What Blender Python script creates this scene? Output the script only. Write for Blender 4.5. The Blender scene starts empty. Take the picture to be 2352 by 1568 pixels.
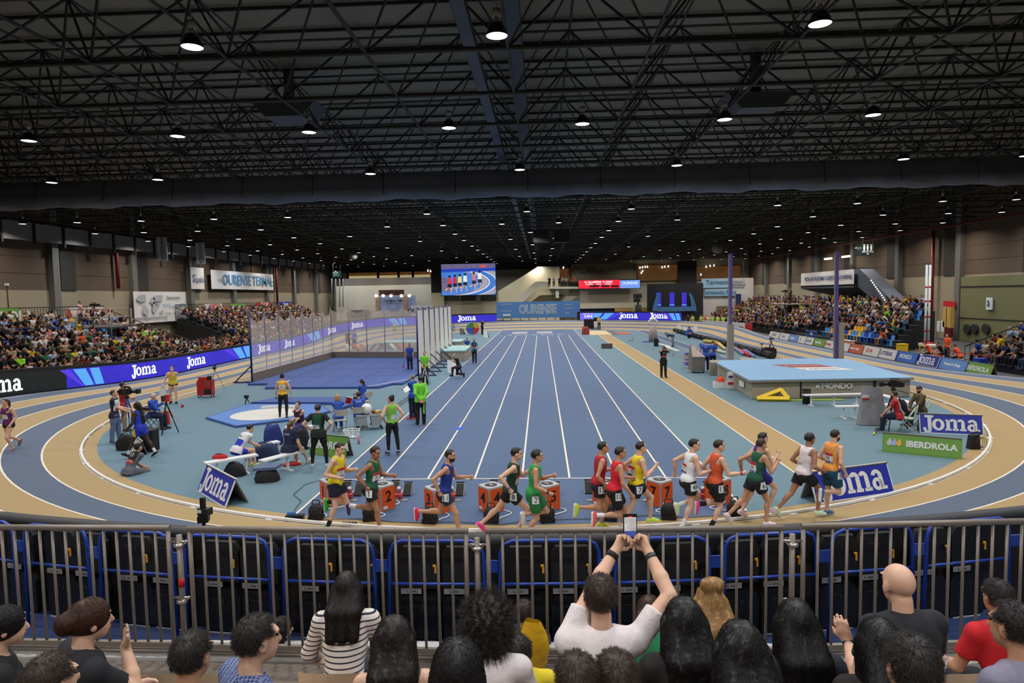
import bpy, math, random
import numpy as np
from mathutils import Vector, Matrix
S = bpy.context.scene
COL = S.collection
random.seed(7)
# ---------------------------------------------------------------- camera, world, exposure
PITCH, YAW, ROLL, CAMH, CAMX, FPX = 0.0699, 0.0459, -0.0186, 4.686, 0.5645, 1497.64
_f = Vector((-math.sin(YAW)*math.cos(PITCH), math.cos(YAW)*math.cos(PITCH), -math.sin(PITCH)))
_r0 = Vector((math.cos(YAW), math.sin(YAW), 0)); _u0 = _r0.cross(_f)
_r = _r0*math.cos(ROLL)+_u0*math.sin(ROLL); _u = -_r0*math.sin(ROLL)+_u0*math.cos(ROLL)
cam_d = bpy.data.cameras.new('camera'); cam = bpy.data.objects.new('camera', cam_d); COL.objects.link(cam)
cam_d.sensor_width = 36; cam_d.lens = FPX/2352*36; cam_d.clip_end = 400; cam_d.clip_start = .1
cam.matrix_world = Matrix(((_r.x, _u.x, -_f.x, CAMX), (_r.y, _u.y, -_f.y, 0), (_r.z, _u.z, -_f.z, CAMH), (0, 0, 0, 1)))
S.camera = cam
S.view_settings.view_transform = 'Standard'; S.view_settings.look = 'None'
S.view_settings.exposure = 0.0; S.view_settings.gamma = 1; S.view_settings.use_curve_mapping = False
S.cycles.use_denoising = True
S.cycles.max_bounces = 4; S.cycles.diffuse_bounces = 2; S.cycles.glossy_bounces = 2; S.cycles.transparent_max_bounces = 12
S.cycles.caustics_reflective = False; S.cycles.caustics_refractive = False
S.cycles.sample_clamp_indirect = 4
W = bpy.data.worlds.new('World'); S.world = W; W.use_nodes = True
W.node_tree.nodes['Background'].inputs[0].default_value = (.75, .85, 1, 1)
W.node_tree.nodes['Background'].inputs[1].default_value = .008

def ray(px, py): return _f+_r*((px-1176)/FPX)-_u*((py-784)/FPX)
O = Vector((CAMX, 0, CAMH))
def U(px, py, z=0.): d = ray(px, py); return O+d*((z-CAMH)/d.z)       # where the photo's point meets height z
def UY(px, py, Y): d = ray(px, py); return O+d*(Y/d.y)
def UX(px, py, X): d = ray(px, py); return O+d*((X-CAMX)/d.x)

# ---------------------------------------------------------------- materials
MATS = {}
def srgb(c):
    return tuple(((v/255)/12.92 if v/255 <= .04045 else ((v/255+.055)/1.055)**2.4) for v in c)
def M(name, col=None, rough=.6, metal=0., var=.08, scale=12., bump=0., emit=0., spec=None, alpha=None, sheen=0.):
    if name in MATS: return MATS[name]
    m = bpy.data.materials.new(name); MATS[name] = m; m.use_nodes = True
    nt = m.node_tree; b = nt.nodes['Principled BSDF']; L = nt.links.new
    c = srgb(col) if max(col) > 1.001 else col
    tc = nt.nodes.new('ShaderNodeTexCoord'); nz = nt.nodes.new('ShaderNodeTexNoise'); nz.inputs['Scale'].default_value = scale; nz.inputs['Detail'].default_value = 3
    L(tc.outputs['Object'], nz.inputs['Vector'])
    mx = nt.nodes.new('ShaderNodeMix'); mx.data_type = 'RGBA'
    mx.inputs[6].default_value = tuple(v*(1-var) for v in c)+(1,); mx.inputs[7].default_value = tuple(min(1, v*(1+var)) for v in c)+(1,)
    L(nz.outputs['Fac'], mx.inputs[0]); L(mx.outputs[2], b.inputs['Base Color'])
    b.inputs['Roughness'].default_value = rough; b.inputs['Metallic'].default_value = metal
    if spec is not None: b.inputs['Specular IOR Level'].default_value = spec
    if emit:
        L(mx.outputs[2], b.inputs['Emission Color']); b.inputs['Emission Strength'].default_value = emit
        b.inputs['Base Color'].default_value = (.01, .01, .01, 1); nt.links.remove(b.inputs['Base Color'].links[0])
        m.cycles.emission_sampling = 'NONE' if emit < 30 else 'AUTO'
    if bump:
        bp = nt.nodes.new('ShaderNodeBump'); bp.inputs['Strength'].default_value = bump; bp.inputs['Distance'].default_value = .02
        L(nz.outputs['Fac'], bp.inputs['Height']); L(bp.outputs[0], b.inputs['Normal'])
    if alpha is not None: b.inputs['Alpha'].default_value = alpha
    if sheen: b.inputs['Sheen Weight'].default_value = sheen
    return m
def cloth(col, name=None):
    return M(name or 'cloth_%d_%d_%d' % tuple(col), col, .85, var=.12, scale=30, bump=.15)

# ---------------------------------------------------------------- mesh building
class MB:
    def __init__(s): s.v = []; s.f = []; s.m = []; s.mats = []; s.cur = 0; s.sm = []; s.smooth = False
    def use(s, mat):
        if mat not in s.mats: s.mats.append(mat)
        s.cur = s.mats.index(mat); return s
    def face(s, idx): s.f.append(tuple(idx)); s.m.append(s.cur); s.sm.append(s.smooth)
    def poly(s, pts):
        n = len(s.v); s.v += [tuple(p) for p in pts]; s.face(range(n, n+len(pts))); return s
    def box(s, c, d, rot=0., T=None):
        cx, cy, cz = c; hx, hy, hz = d[0]/2, d[1]/2, d[2]/2; n = len(s.v); co, si = math.cos(rot), math.sin(rot)
        for z in (-hz, hz):
            for x, y in ((-hx, -hy), (hx, -hy), (hx, hy), (-hx, hy)):
                p = Vector((cx+x*co-y*si, cy+x*si+y*co, cz+z))
                if T: p = T @ p
                s.v.append(tuple(p))
        for q in ((3, 2, 1, 0), (4, 5, 6, 7), (0, 1, 5, 4), (1, 2, 6, 5), (2, 3, 7, 6), (3, 0, 4, 7)): s.face([n+i for i in q])
        return s
    def bx(s, x0, x1, y0, y1, z0, z1): return s.box(((x0+x1)/2, (y0+y1)/2, (z0+z1)/2), (abs(x1-x0), abs(y1-y0), abs(z1-z0)))
    def tube(s, a, b, r, r2=None, n=8, caps=True):
        a = Vector(a); b = Vector(b); r2 = r if r2 is None else r2; d = (b-a)
        if d.length < 1e-6: return s
        d.normalize(); t = Vector((0, 0, 1)) if abs(d.z) < .9 else Vector((1, 0, 0)); u = d.cross(t).normalized(); w = d.cross(u); k = len(s.v)
        for P, R in ((a, r), (b, r2)):
            for i in range(n):
                q = 2*math.pi*i/n; s.v.append(tuple(P+(u*math.cos(q)+w*math.sin(q))*R))
        o = s.smooth; s.smooth = n > 5
        for i in range(n): j = (i+1) % n; s.face((k+i, k+n+i, k+n+j, k+j))
        s.smooth = o
        if caps: s.face(range(k, k+n)); s.face(range(k+2*n-1, k+n-1, -1))
        return s
    def path(s, pts, r, n=8):
        pts = [Vector(p) for p in pts]; k = len(s.v); m = len(pts); pu = None
        for i, p in enumerate(pts):
            d = (pts[min(i+1, m-1)]-pts[max(i-1, 0)]).normalized()
            if pu is None: t = Vector((0, 0, 1)) if abs(d.z) < .9 else Vector((1, 0, 0)); u = d.cross(t).normalized()
            else: u = (pu-d*pu.dot(d)).normalized()
            pu = u; w = d.cross(u)
            for j in range(n): q = 2*math.pi*j/n; s.v.append(tuple(p+(u*math.cos(q)+w*math.sin(q))*r))
        o = s.smooth; s.smooth = True
        for i in range(m-1):
            for j in range(n): j2 = (j+1) % n; s.face((k+i*n+j, k+(i+1)*n+j, k+(i+1)*n+j2, k+i*n+j2))
        s.smooth = o; s.face(range(k, k+n)); s.face(range(k+m*n-1, k+(m-1)*n-1, -1)); return s
    def lathe(s, prof, c=(0, 0, 0), n=16, T=None):
        k = len(s.v); m = len(prof)
        for r, z in prof:
            for j in range(n):
                q = 2*math.pi*j/n; p = Vector((c[0]+r*math.cos(q), c[1]+r*math.sin(q), c[2]+z)); p = T @ p if T else p; s.v.append(tuple(p))
        o = s.smooth; s.smooth = True
        for i in range(m-1):
            for j in range(n): j2 = (j+1) % n; s.face((k+i*n+j, k+i*n+j2, k+(i+1)*n+j2, k+(i+1)*n+j))
        s.smooth = o; return s
    def ell(s, c, r, n=12, T=None):
        prof = [(math.cos(-math.pi/2+math.pi*i/(n//2)), math.sin(-math.pi/2+math.pi*i/(n//2))) for i in range(n//2+1)]
        k = len(s.v)
        for a, z in prof:
            for j in range(n):
                q = 2*math.pi*j/n; p = Vector((c[0]+r[0]*a*math.cos(q), c[1]+r[1]*a*math.sin(q), c[2]+r[2]*z)); p = T @ p if T else p; s.v.append(tuple(p))
        o = s.smooth; s.smooth = True
        for i in range(n//2):
            for j in range(n): j2 = (j+1) % n; s.face((k+i*n+j, k+i*n+j2, k+(i+1)*n+j2, k+(i+1)*n+j))
        s.smooth = o; return s
    def prism(s, pts, d):                      # polygon extruded along vector d
        d = Vector(d); pts = [Vector(p) for p in pts]; n = len(pts); k = len(s.v)
        s.v += [tuple(p) for p in pts]+[tuple(p+d) for p in pts]
        s.face(range(k+n-1, k-1, -1)); s.face(range(k+n, k+2*n))
        for i in range(n): j = (i+1) % n; s.face((k+i, k+j, k+n+j, k+n+i))
        return s
    def build(s, name, mat=None, parent=None, loc=None):
        me = bpy.data.meshes.new(name); me.from_pydata(s.v, [], s.f)
        if mat is not None: me.materials.append(mat)
        else:
            for m in s.mats: me.materials.append(m)
        if len(s.f):
            if mat is None: me.polygons.foreach_set('material_index', s.m)
            me.polygons.foreach_set('use_smooth', s.sm)
        me.update(); o = bpy.data.objects.new(name, me); COL.objects.link(o)
        if parent: o.parent = parent
        if loc is not None: o.location = loc
        return o
def npmesh(name, V, F, mats, mi=None, parent=None, smooth=True):
    me = bpy.data.meshes.new(name); me.vertices.add(len(V)); me.vertices.foreach_set('co', np.asarray(V, np.float32).ravel())
    F = np.asarray(F, np.int32); me.loops.add(F.size); me.loops.foreach_set('vertex_index', F.ravel())
    me.polygons.add(len(F)); me.polygons.foreach_set('loop_start', np.arange(0, F.size, F.shape[1], dtype=np.int32))
    for m in (mats if isinstance(mats, (list, tuple)) else [mats]): me.materials.append(m)
    if mi is not None: me.polygons.foreach_set('material_index', np.asarray(mi, np.int32))
    me.polygons.foreach_set('use_smooth', np.full(len(F), smooth)); me.update(calc_edges=True); me.validate()
    if name is None or parent == 'mesh': return me
    o = bpy.data.objects.new(name, me); COL.objects.link(o)
    if parent: o.parent = parent
    return o
def tag(o, label, cat, group=None, kind=None):
    o['label'] = label; o['category'] = cat
    if group: o['group'] = group
    if kind: o['kind'] = kind
    return o
def empty(name, loc, rz=0., label=None, cat=None, group=None):
    o = bpy.data.objects.new(name, None); COL.objects.link(o); o.location = loc; o.rotation_euler = (0, 0, rz); o.empty_display_size = .1
    if label: tag(o, label, cat, group)
    return o
def struct(o): o['kind'] = 'structure'; return o
def copy_tree(o, parent=None):
    c = o.copy(); COL.objects.link(c); c.parent = parent
    for ch in list(o.children): copy_tree(ch, c)
    return c
def text(body, size, mat, loc, rx=math.pi/2, rz=0., parent=None, bold=0., align='CENTER', ext=.001, xs=1., name='lettering', M4=None):
    cu = bpy.data.curves.new(name, 'FONT'); cu.body = body; cu.size = size; cu.align_x = align; cu.align_y = 'CENTER'; cu.extrude = ext; cu.offset = bold
    cu.resolution_u = 3; cu.materials.append(mat); t_ = bpy.data.objects.new(name, cu); COL.objects.link(t_); me = bpy.data.meshes.new_from_object(t_); bpy.data.objects.remove(t_); bpy.data.curves.remove(cu)
    o = bpy.data.objects.new(name, me); COL.objects.link(o); me.name = name
    if not me.materials: me.materials.append(mat)
    o.location = loc; o.rotation_euler = (rx, 0, rz); o.scale = (xs, 1, 1)
    if parent: o.parent = parent
    if M4 is not None: o.matrix_local = M4 @ Matrix.Diagonal((xs, 1, 1, 1))
    return o
# slab-serif sports wordmark, unit height of the x-letters = 1; polygons in (u, v), v up, starting at u = 0
def wordmark():
    P = []
    def rect(x0, y0, x1, y1): P.append([(x0, y0), (x1, y0), (x1, y1), (x0, y1)])
    def ring(cx, cy, ax, ay, bx, by, a0=0, a1=360, n=20):
        for i in range(n):
            t0 = math.radians(a0+(a1-a0)*i/n); t1 = math.radians(a0+(a1-a0)*(i+1)/n)
            P.append([(cx+ax*math.cos(t0), cy+ay*math.sin(t0)), (cx+ax*math.cos(t1), cy+ay*math.sin(t1)), (cx+bx*math.cos(t1), cy+by*math.sin(t1)), (cx+bx*math.cos(t0), cy+by*math.sin(t0))])
    # J
    rect(.12, 1.12, .78, 1.32); rect(.34, .05, .62, 1.15); ring(.31, .03, .31, .33, .05, .1, 180, 360, 10); ring(.1, .1, .13, .14, .0, .0, 0, 360, 10)
    # o
    ring(1.12, .5, .46, .53, .19, .33)
    # m
    rect(1.66, .8, 1.86, .98); rect(1.72, .12, 1.98, .9); rect(1.62, 0, 2.08, .17)
    rect(2.24, .12, 2.5, .7); rect(2.16, 0, 2.6, .17); rect(2.8, .12, 3.06, .7); rect(2.7, 0, 3.16, .17)
    ring(2.2, .68, .32, .36, .07, .16, 0, 150, 10); ring(2.76, .68, .3, .36, .06, .16, 0, 150, 10)
    # a
    ring(3.56, .3, .33, .33, .1, .15); rect(3.7, .12, 3.95, .72); rect(3.72, 0, 4.12, .17); ring(3.6, .68, .35, .36, .1, .17, 0, 165, 10)
    return P, 4.12
WM, WMW = wordmark()
def joma(mat, fmap, name='lettering', parent=None, back=None):   # fmap(u, v) -> xyz
    mb = MB(); mb.use(mat)
    for p in WM: mb.poly([fmap(u, v) for u, v in p])
    return mb.build(name, mat, parent)
# ---------------------------------------------------------------- track geometry
XC, YN, YF, RI, LW = -.13, 29.88, 72.41, 17.27, .965
def sm(t): t = max(0, min(1, t)); return t*t*(3-2*t)
def bankf(x, y):
    yt = YN if y < 51 else YF; d = (yt-y) if y < 51 else (y-yt)
    if d > 0: d = 20*math.atan2(d, abs(x-XC)+1e-6)
    return sm((12+d)/24)
def tz(r, f): return f*.165*max(0, r-RI)
def oval(n=72, m=40):                         # unit stations: (centre x, centre y, direction) going once round
    st = []
    for i in range(m): st.append((XC, YN+(YF-YN)*i/m, math.pi))          # left straight upward
    for i in range(n): st.append((XC, YF, math.pi-math.pi*i/n))
    for i in range(m): st.append((XC, YF-(YF-YN)*i/m, 0.))
    for i in range(n): st.append((XC, YN, -math.pi*i/n))
    return st
ST = oval()
def tp(st, r, dz=0.):
    x = st[0]+r*math.cos(st[2]); y = st[1]+r*math.sin(st[2]); return (x, y, tz(r, bankf(x, y))+dz)
INF = M('infield_rubber', (92, 122, 138), .75, var=.05, scale=60, bump=.05)
TAN = M('tan_rubber', (160, 136, 92), .7, var=.05, scale=60, bump=.05)
TBL = M('track_blue_rubber', (74, 90, 114), .7, var=.05, scale=60, bump=.05)
LBL = M('lane_blue_rubber', (66, 90, 126), .68, var=.09, scale=.5)
LINE = M('line_paint', (225, 215, 200), .6, var=.03)
GRYF = M('grey_floor', (62, 63, 68), .7, var=.1, scale=3)
mb = MB(); mb.use(GRYF); mb.bx(-60, 60, -12, 135, -.3, -.02); o = mb.build('floor'); struct(o)
bands = [(RI-.45, RI-.02, TAN), (RI-.02, RI+.03, LINE)]
for k in range(6):
    a = RI+.03+k*LW; bands += [(a, a+LW-.05, TAN if k % 2 == 0 else TBL), (a+LW-.05, a+LW, LINE)]
bands.append((RI+.03+6*LW, RI+.03+6*LW+.25, TBL))
RO = RI+.03+6*LW+.25
mb = MB(); N = len(ST)
for a, b, m_ in bands:
    mb.use(m_); k = len(mb.v)
    for s_ in ST: mb.v += [tp(s_, a), tp(s_, b)]
    for i in range(N): j = (i+1) % N; mb.face((k+2*i, k+2*j, k+2*j+1, k+2*i+1))
SK = M('bank_skirt', (40, 42, 46), .7); mb.use(SK); k = len(mb.v)
for s_ in ST: q = tp(s_, RO); mb.v += [q, (q[0], q[1], -.02)]
for i in range(N): j = (i+1) % N; mb.face((k+2*i, k+2*j, k+2*j+1, k+2*i+1))
o = mb.build('running_track'); struct(o)
mb = MB(); mb.use(INF); mb.poly([tp(s_, RI-.45)[:2]+(.0,) for s_ in ST][::-1]); o = mb.build('infield_floor'); struct(o)
# sprint straight, runways
mb = MB(); mb.use(LBL); yk = lambda x: YN-math.sqrt((RI-.45)**2-(x-XC)**2); yk2 = lambda x: YF+math.sqrt((RI-.45)**2-(x-XC)**2)
xs = np.linspace(-4.88, 4.88, 13); mb.poly([(x, yk(x), .004) for x in xs]+[(x, yk2(x), .004) for x in xs[::-1]])
mb.poly([(12.55, 30, .004), (13.7, 30, .004), (13.7, yk2(13.7), .004), (12.55, yk2(12.55), .004)])
mb.use(TAN); mb.poly([(7.05, yk(7.05), .004), (8.35, yk(8.35), .004), (8.35, 75, .004), (7.05, 75, .004)])
mb.use(LINE)
def ln(x0, y0, x1, y1, w=.05, z=.008):
    d = Vector((x1-x0, y1-y0, 0)).normalized(); n_ = Vector((-d.y, d.x, 0))*w/2
    mb.poly([(x0-n_.x, y0-n_.y, z), (x1-n_.x, y1-n_.y, z), (x1+n_.x, y1+n_.y, z), (x0+n_.x, y0+n_.y, z)][::1])
for k in range(9):
    x = -4.88+1.22*k
    ln(x, 16.45 if 0 < k < 8 else yk(x)+.05, x, 76.2 if 0 < k < 8 else yk2(x)-.1)
ln(-4.9, 16.45, 4.9, 16.45)
for x in (12.55, 13.7): ln(x, 30, x, yk2(x)-.1)
for x in (7.02, 8.38): ln(x, yk(x)+.05, x, 75)
ln(7.02, 62.5, 8.38, 62.5, .12)
TICK = M('tick_paint', (190, 165, 110), .7); mb.use(TICK)
for Y in (24.5, 31, 40, 50):
    for k in range(9): x = -4.88+1.22*k; ln(x-.22, Y, x+.22, Y, .03, .01)
mb.use(LINE)
mb.use(M('grey_paint', (150, 155, 165), .7))
for cx, w in ((-2.2, 1.9), (.9, 1.9)): mb.poly([(cx-w/2, 80, .01), (cx+w/2, 80, .01), (cx+w/2, 84.6, .01), (cx-w/2, 84.6, .01)])
for k in range(7): mb.poly([(-3.6+k, 77.3, .01), (-3.0+k, 77.3, .01), (-3.0+k, 78.2, .01), (-3.6+k, 78.2, .01)])
# cross marks on the track
o = mb.build('floor_markings'); struct(o)
for k in range(8): t_ = text(str(8-k), .6, LINE, (-4.27+1.22*k, 76.6, .012), rx=0, ext=0, name='lane_number'); t_['kind'] = 'structure'
# sand pit
mb = MB(); mb.use(M('sand', (200, 178, 145), .95, scale=40, bump=.4)).bx(6.1, 8.7, 75.2, 84, 0, .03); mb.use(M('pit_mat', (90, 88, 88))).bx(8.7, 9.6, 75.2, 84, 0, .035); mb.use(M('terracotta', (165, 90, 60))).bx(9.6, 10.9, 75.4, 80.5, 0, .03)
tag(mb.build('sand_pit'), 'long jump sand pit with grey and terracotta side strips at runway end', 'sand pit')
# kerb rail
KW = M('white_plastic', (222, 224, 228), .4, var=.03)
mb = MB(); mb.use(KW); pts = []
for s_ in ST: p = tp(s_, RI-.03); pts.append(p)
k = len(mb.v)
for s_ in ST:
    for rr, z in ((RI-.06, .02), (RI-.06, .07), (RI, .07), (RI, .02)): p = tp(s_, rr); mb.v.append((p[0], p[1], z))
for i in range(N):
    j = (i+1) % N
    for q in range(4): q2 = (q+1) % 4; mb.face((k+4*i+q, k+4*i+q2, k+4*j+q2, k+4*j+q))
rail = mb.build('kerb_rail'); tag(rail, 'low white kerb rail round the inside edge of the track', 'kerb rail')
for i in range(0, N, 3): mb = MB(); p = tp(ST[i], RI-.03); mb.box((p[0], p[1], .012), (.16, .16, .02), ST[i][2]); mb.build('rail_foot', KW, rail)
# ---------------------------------------------------------------- hall shell
XW, YB, ZB, GS = 38., 120., 10.7, 3.49
CRM = M('cream_wall', (150, 140, 118), .8, var=.04, scale=.6); BRN = M('brown_panel', (92, 78, 64), .85, var=.08, scale=1.2)
DBR = M('dark_panel', (52, 48, 44), .8); GRY = M('grey_pilaster', (105, 104, 98), .8); DKG = M('dark_grey', (30, 31, 33), .7); CHW = M('pale_wall', (222, 212, 178), .8, var=.03, scale=.5)
def wall_side(name, X, sx):
    mb = MB(); mb.use(CRM); mb.bx(X, X+.3*sx, -12, YB, -.3, 5.78)
    mb.use(BRN); mb.bx(X, X+.3*sx, -12, YB, 5.78, 13.6)
    o = struct(mb.build(name))
    for y in range(0, 120, 10):
        mb = MB(); mb.use(GRY); mb.bx(X-.45*sx, X, y-.35, y+.35, 0, 13.4); mb.use(DBR); mb.bx(X-.1*sx, X, y+.9, y+2.6, 5.8, 13.3)
        for q in range(1, 6): mb.use(BRN); mb.bx(X-.03*sx, X, y+2.7, y+9.5, 5.8+q*1.25, 5.83+q*1.25)
        struct(mb.build('trim_pilaster'))
wall_side('wall_left', -XW, -1); wall_side('wall_right', XW, 1)
mb = MB(); mb.use(M('roof_deck', (132, 126, 112), .9, var=.06, scale=.8)).bx(-42, 42, -12, 124, 13.5, 13.7); struct(mb.build('ceiling'))
mb = MB(); mb.use(CRM).bx(-42, 42, -12.3, -12, -.3, 13.6); struct(mb.build('wall_back'))
# space frame
TR = M('truss_paint', (44, 43, 38), .7, metal=0., var=.15, scale=3)
X0 = -.15-11*GS; Y0 = 16.3-6*GS; nx = 23; ny = 38; ZT = 13.1
def tubes(name, segs, r, n=5):
    mb = MB(); mb.use(TR)
    for a, b in segs: mb.tube(a, b, r, n=n, caps=False)
    return struct(mb.build(name))
def bn(i, j): return (X0+i*GS, Y0+j*GS, ZB)
def tn(i, j): return (X0+(i+.5)*GS, Y0+(j+.5)*GS, ZT)
seg = []
for j in range(ny):
    for i in range(nx-1):
        a, b = Vector(bn(i, j)), Vector(bn(i+1, j)); seg.append((a, b))
tubes('ceiling_truss_cross_chords', seg, .062, 6)
tubes('ceiling_truss_long_chords', [(bn(i, j), bn(i, j+1)) for i in range(nx) for j in range(ny-1)], .04)
seg = []
for j in range(ny-1):
    for i in range(nx-1):
        t = tn(i, j); seg += [(bn(i, j), t), (bn(i+1, j), t), (bn(i, j+1), t), (bn(i+1, j+1), t)]
tubes('ceiling_truss_diagonals', seg, .036, 4)
tubes('ceiling_truss_top_chords', [(tn(i, j), tn(i+1, j)) for i in range(nx-2) for j in range(ny-1)]+[(tn(i, j), tn(i, j+1)) for i in range(nx-1) for j in range(ny-2)], .04, 4)
# purlins below the deck and the grey spine duct
mb = MB(); mb.use(TR)
for j in range(ny*2): mb.bx(-XW, XW, Y0+j*GS/2-.03, Y0+j*GS/2+.03, 13.35, 13.45)
struct(mb.build('ceiling_purlins'))
mb = MB(); mb.use(M('blue_duct', (58, 64, 76), .6)); mb.bx(-1.3, -1.0, 2, 118, ZB+.3, ZB+.6); mb.bx(-.3, .1, 2, 118, ZB+1.5, ZB+2.2); struct(mb.build('ceiling_cable_duct'))
# rolled dividing curtain across the hall
CUR = M('curtain_grey', (112, 114, 122), .8, var=.25, scale=1.2, bump=.5)
mb = MB(); mb.use(CUR); nn = 120; k0 = None
for i in range(nn+1):
    x = -XW+2*XW*i/nn; sag = .05*math.sin(i*.9)+.04*math.sin(i*2.3)
    ring = [(-.0, 10.78), (-.12, 10.75), (-.14, 10.2+sag*.5), (-.3, 10.02), (-.36, 9.75+sag), (-.2, 9.5+sag), (.1, 9.48+sag), (.25, 9.7), (.1, 10.2), (.08, 10.78)]
    mb.v += [(x, 32.1+a, z) for a, z in ring]
mb.smooth = True
for i in range(nn):
    for q in range(9): mb.face((i*10+q, i*10+q+1, (i+1)*10+q+1, (i+1)*10+q))
cur = mb.build('rolled_curtain'); tag(cur, 'rolled grey dividing curtain hung across the whole hall under the roof', 'curtain')
for i in range(-10, 11): mb = MB(); mb.use(DKG); mb.tube((i*3.5, 32.1, 9.45), (i*3.5-.02, 31.7, 9.8), .02, n=4); mb.tube((i*3.5, 31.72, 9.8), (i*3.5, 31.93, 10.8), .02, n=4); mb.build('strap', None, cur)
# side valances
for sx, nm in ((-1, 'left'), (1, 'right')):
    if sx < 0:
        mb = MB(); mb.use(M('valance', (120, 120, 122), .8, var=.2, scale=2)); mb.prism([(sx*37.2, 30, 9.25), (sx*37.2, 112, 9.9), (sx*37.2, 112, 10.7), (sx*37.2, 30, 10.7)], (.35, 0, 0))
        mb.use(DKG)
        for y in range(32, 112, 3): mb.bx(-36.85, -36.7, y-.08, y+.08, 9.1, 10.7)
        struct(mb.build('trim_valance_left'))
    else:
        mb = MB(); mb.use(M('red_pipe', (110, 30, 26), .5)); mb.path([(37.3, 20, 10.2), (37.3, 118, 10.2)], .09)
        for y in range(22, 118, 5): mb.tube((37.3, y, 10.2), (37.9, y, 9.6), .04)
        struct(mb.build('trim_pipe_right'))
RED = M('red_pipe', (110, 30, 26), .5)
for nm, X, y, z0, z1 in (('left', -37.6, 57.5, 6, 10.6), ('left', -37.6, 93, 4, 10.6), ('right', 37.5, 63.6, 0, 10.3)):
    mb = MB(); mb.use(RED); mb.tube((X, y, z0), (X, y, z1), .16, n=10)
    tag(mb.build('fire_pipe'), 'red vertical fire pipe on the %s wall %s' % (nm, 'near the world map banner' if y < 60 else ('past the turquoise lettered banner' if nm == 'left' else 'beside the grey cabinet')), 'pipe')
# ---------------------------------------------------------------- lamps
SH = M('lamp_shade_dark', (28, 28, 30), .35, metal=.5); LB = M('lamp_box_beige', (150, 140, 122), .5); CHR = M('chrome', (200, 195, 190), .2, metal=.9)
LENS = M('lamp_glow', (255, 250, 242), emit=6.)
def lamp_meshes():
    a = MB(); a.lathe([(.05, .3), (.1, .28), (.17, .2), (.215, .08), (.24, 0), (.235, -.005), (.2, .08), (.1, .22)], n=20); a = a.build('shade', SH)
    b = MB(); b.lathe([(.0, 0), (.09, .0), (.09, .14), (.0, .14)], (0, 0, .42), 14); b = b.build('ballast', LB)
    c = MB(); c.use(CHR); c.lathe([(.045, .28), (.035, .36), (.05, .42)], n=10); c.tube((0, 0, .56), (0, 0, .9), .012); c = c.build('neck', CHR)
    d = MB(); d.lathe([(0, 0), (.228, .01)], (0, 0, .0), 20); d = d.build('lens', LENS)
    return [a, b, c, d]
LMP = lamp_meshes()
EV = [-35.1, -31.2, -26.7, -21.6, -16.5, -7, -.3, 6.6, 16.1, 21.2, 26.6, 31.2, 35.2]
OD = [-35, -31, -26.6, -21.5, -11.4, -7, -2.4, 2, 6.6, 11.1, 21.3, 26.5, 31.3, 35.2]
ROWS = [(14.4, [-21.6, -14.9, -7, -.3, 6.5, 14, 21.2]), (21.9, [-21.5, -16.8, -11.6, -7.1, -2.4, 2, 6.6, 11.3, 16.4, 21.3]), (29.4, [-26.7, -21.8, -16.8, -7, -.3, 6.6, 16.3, 21.4, 26.6])]
for j, y in enumerate((36.8, 43.9, 51.1, 58.3, 65, 72.5, 79, 86.4, 93, 99.8, 106, 113)): ROWS.append((y, OD if j % 2 == 0 else EV))  # last row is extra, added to brighten the far wall
ROWS += [(7.2, [-21.5, -11.4, -7, -2.4, 2, 6.6, 11.1, 21.3]), (0, [-14, -7, -.3, 6.5, 14]), (-7, [-11.4, -7, -2.4, 2, 6.6, 11.1])]  # unseen rows continuing the grid, added to brighten the foreground
LP = 190.
ordn = 'first second third fourth fifth sixth seventh eighth ninth tenth eleventh twelfth thirteenth fourteenth fifteenth'.split()
proto = True
ROWNAME = {14.4: 'nearest', 7.2: 'overhead'}
for ri, (y, xs_) in enumerate(ROWS):
    for ci, x in enumerate(xs_):
        if y > 100 and -20 < x < 12 and False: continue
        L_ = empty('ceiling_lamp', (x, y, 10.25), random.random()*6)
        before = y < 32
        rn = {14.4: 'nearest visible', 7.2: 'overhead', 0: 'unseen camera side', -7: 'unseen rearmost'}.get(y) or ordn[(ri-1) if before else (ri-3)]
        tag(L_, 'black bell lamp, %s from left, %s lamp row %s the curtain' % (ordn[ci], rn, 'before' if before else 'beyond'), 'lamp', 'bell lamps under the roof')
        for q in LMP:
            c = q if proto else q.copy()
            if not proto: COL.objects.link(c)
            c.parent = L_
        proto = False
        warm = random.choice([(1, .93, .84), (1, .95, .9), (.93, .96, 1), (1, .9, .8)])
        ld = bpy.data.lights.new('bulb', 'AREA'); ld.shape = 'DISK'; ld.size = .42; ld.energy = LP*random.uniform(.9, 1.1); ld.color = warm; ld.spread = math.radians(152)
        lo = bpy.data.objects.new('bulb', ld); COL.objects.link(lo); lo.parent = L_; lo.location = (0, 0, -.02)
# ---------------------------------------------------------------- people: one smooth surface grown round a posed skeleton
def _dist(pr, P):
    k = pr[0]
    if k == 'c':
        a, b, ra, rb = pr[1:5]; ba = b-a; t = np.clip(((P-a)@ba)/max(ba@ba, 1e-9), 0, 1)
        return np.linalg.norm(P-a-t[..., None]*ba, axis=-1)-(ra+(rb-ra)*t)
    c, R_, r = pr[1:4]; q = (P-c)@R_; k0 = np.linalg.norm(q/r, axis=-1); k1 = np.linalg.norm(q/(r*r), axis=-1)
    return k0*(k0-1)/np.maximum(k1, 1e-6)
def _bb(pr):
    if pr[0] == 'c': a, b, ra, rb = pr[1:5]; m = max(ra, rb); return np.minimum(a, b)-m, np.maximum(a, b)+m
    m = float(max(pr[3])); return pr[1]-m, pr[1]+m
def _smin(a, b, k):
    h = np.clip(.5+.5*(b-a)/k, 0, 1); return b+(a-b)*h-k*h*(1-h)
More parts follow.
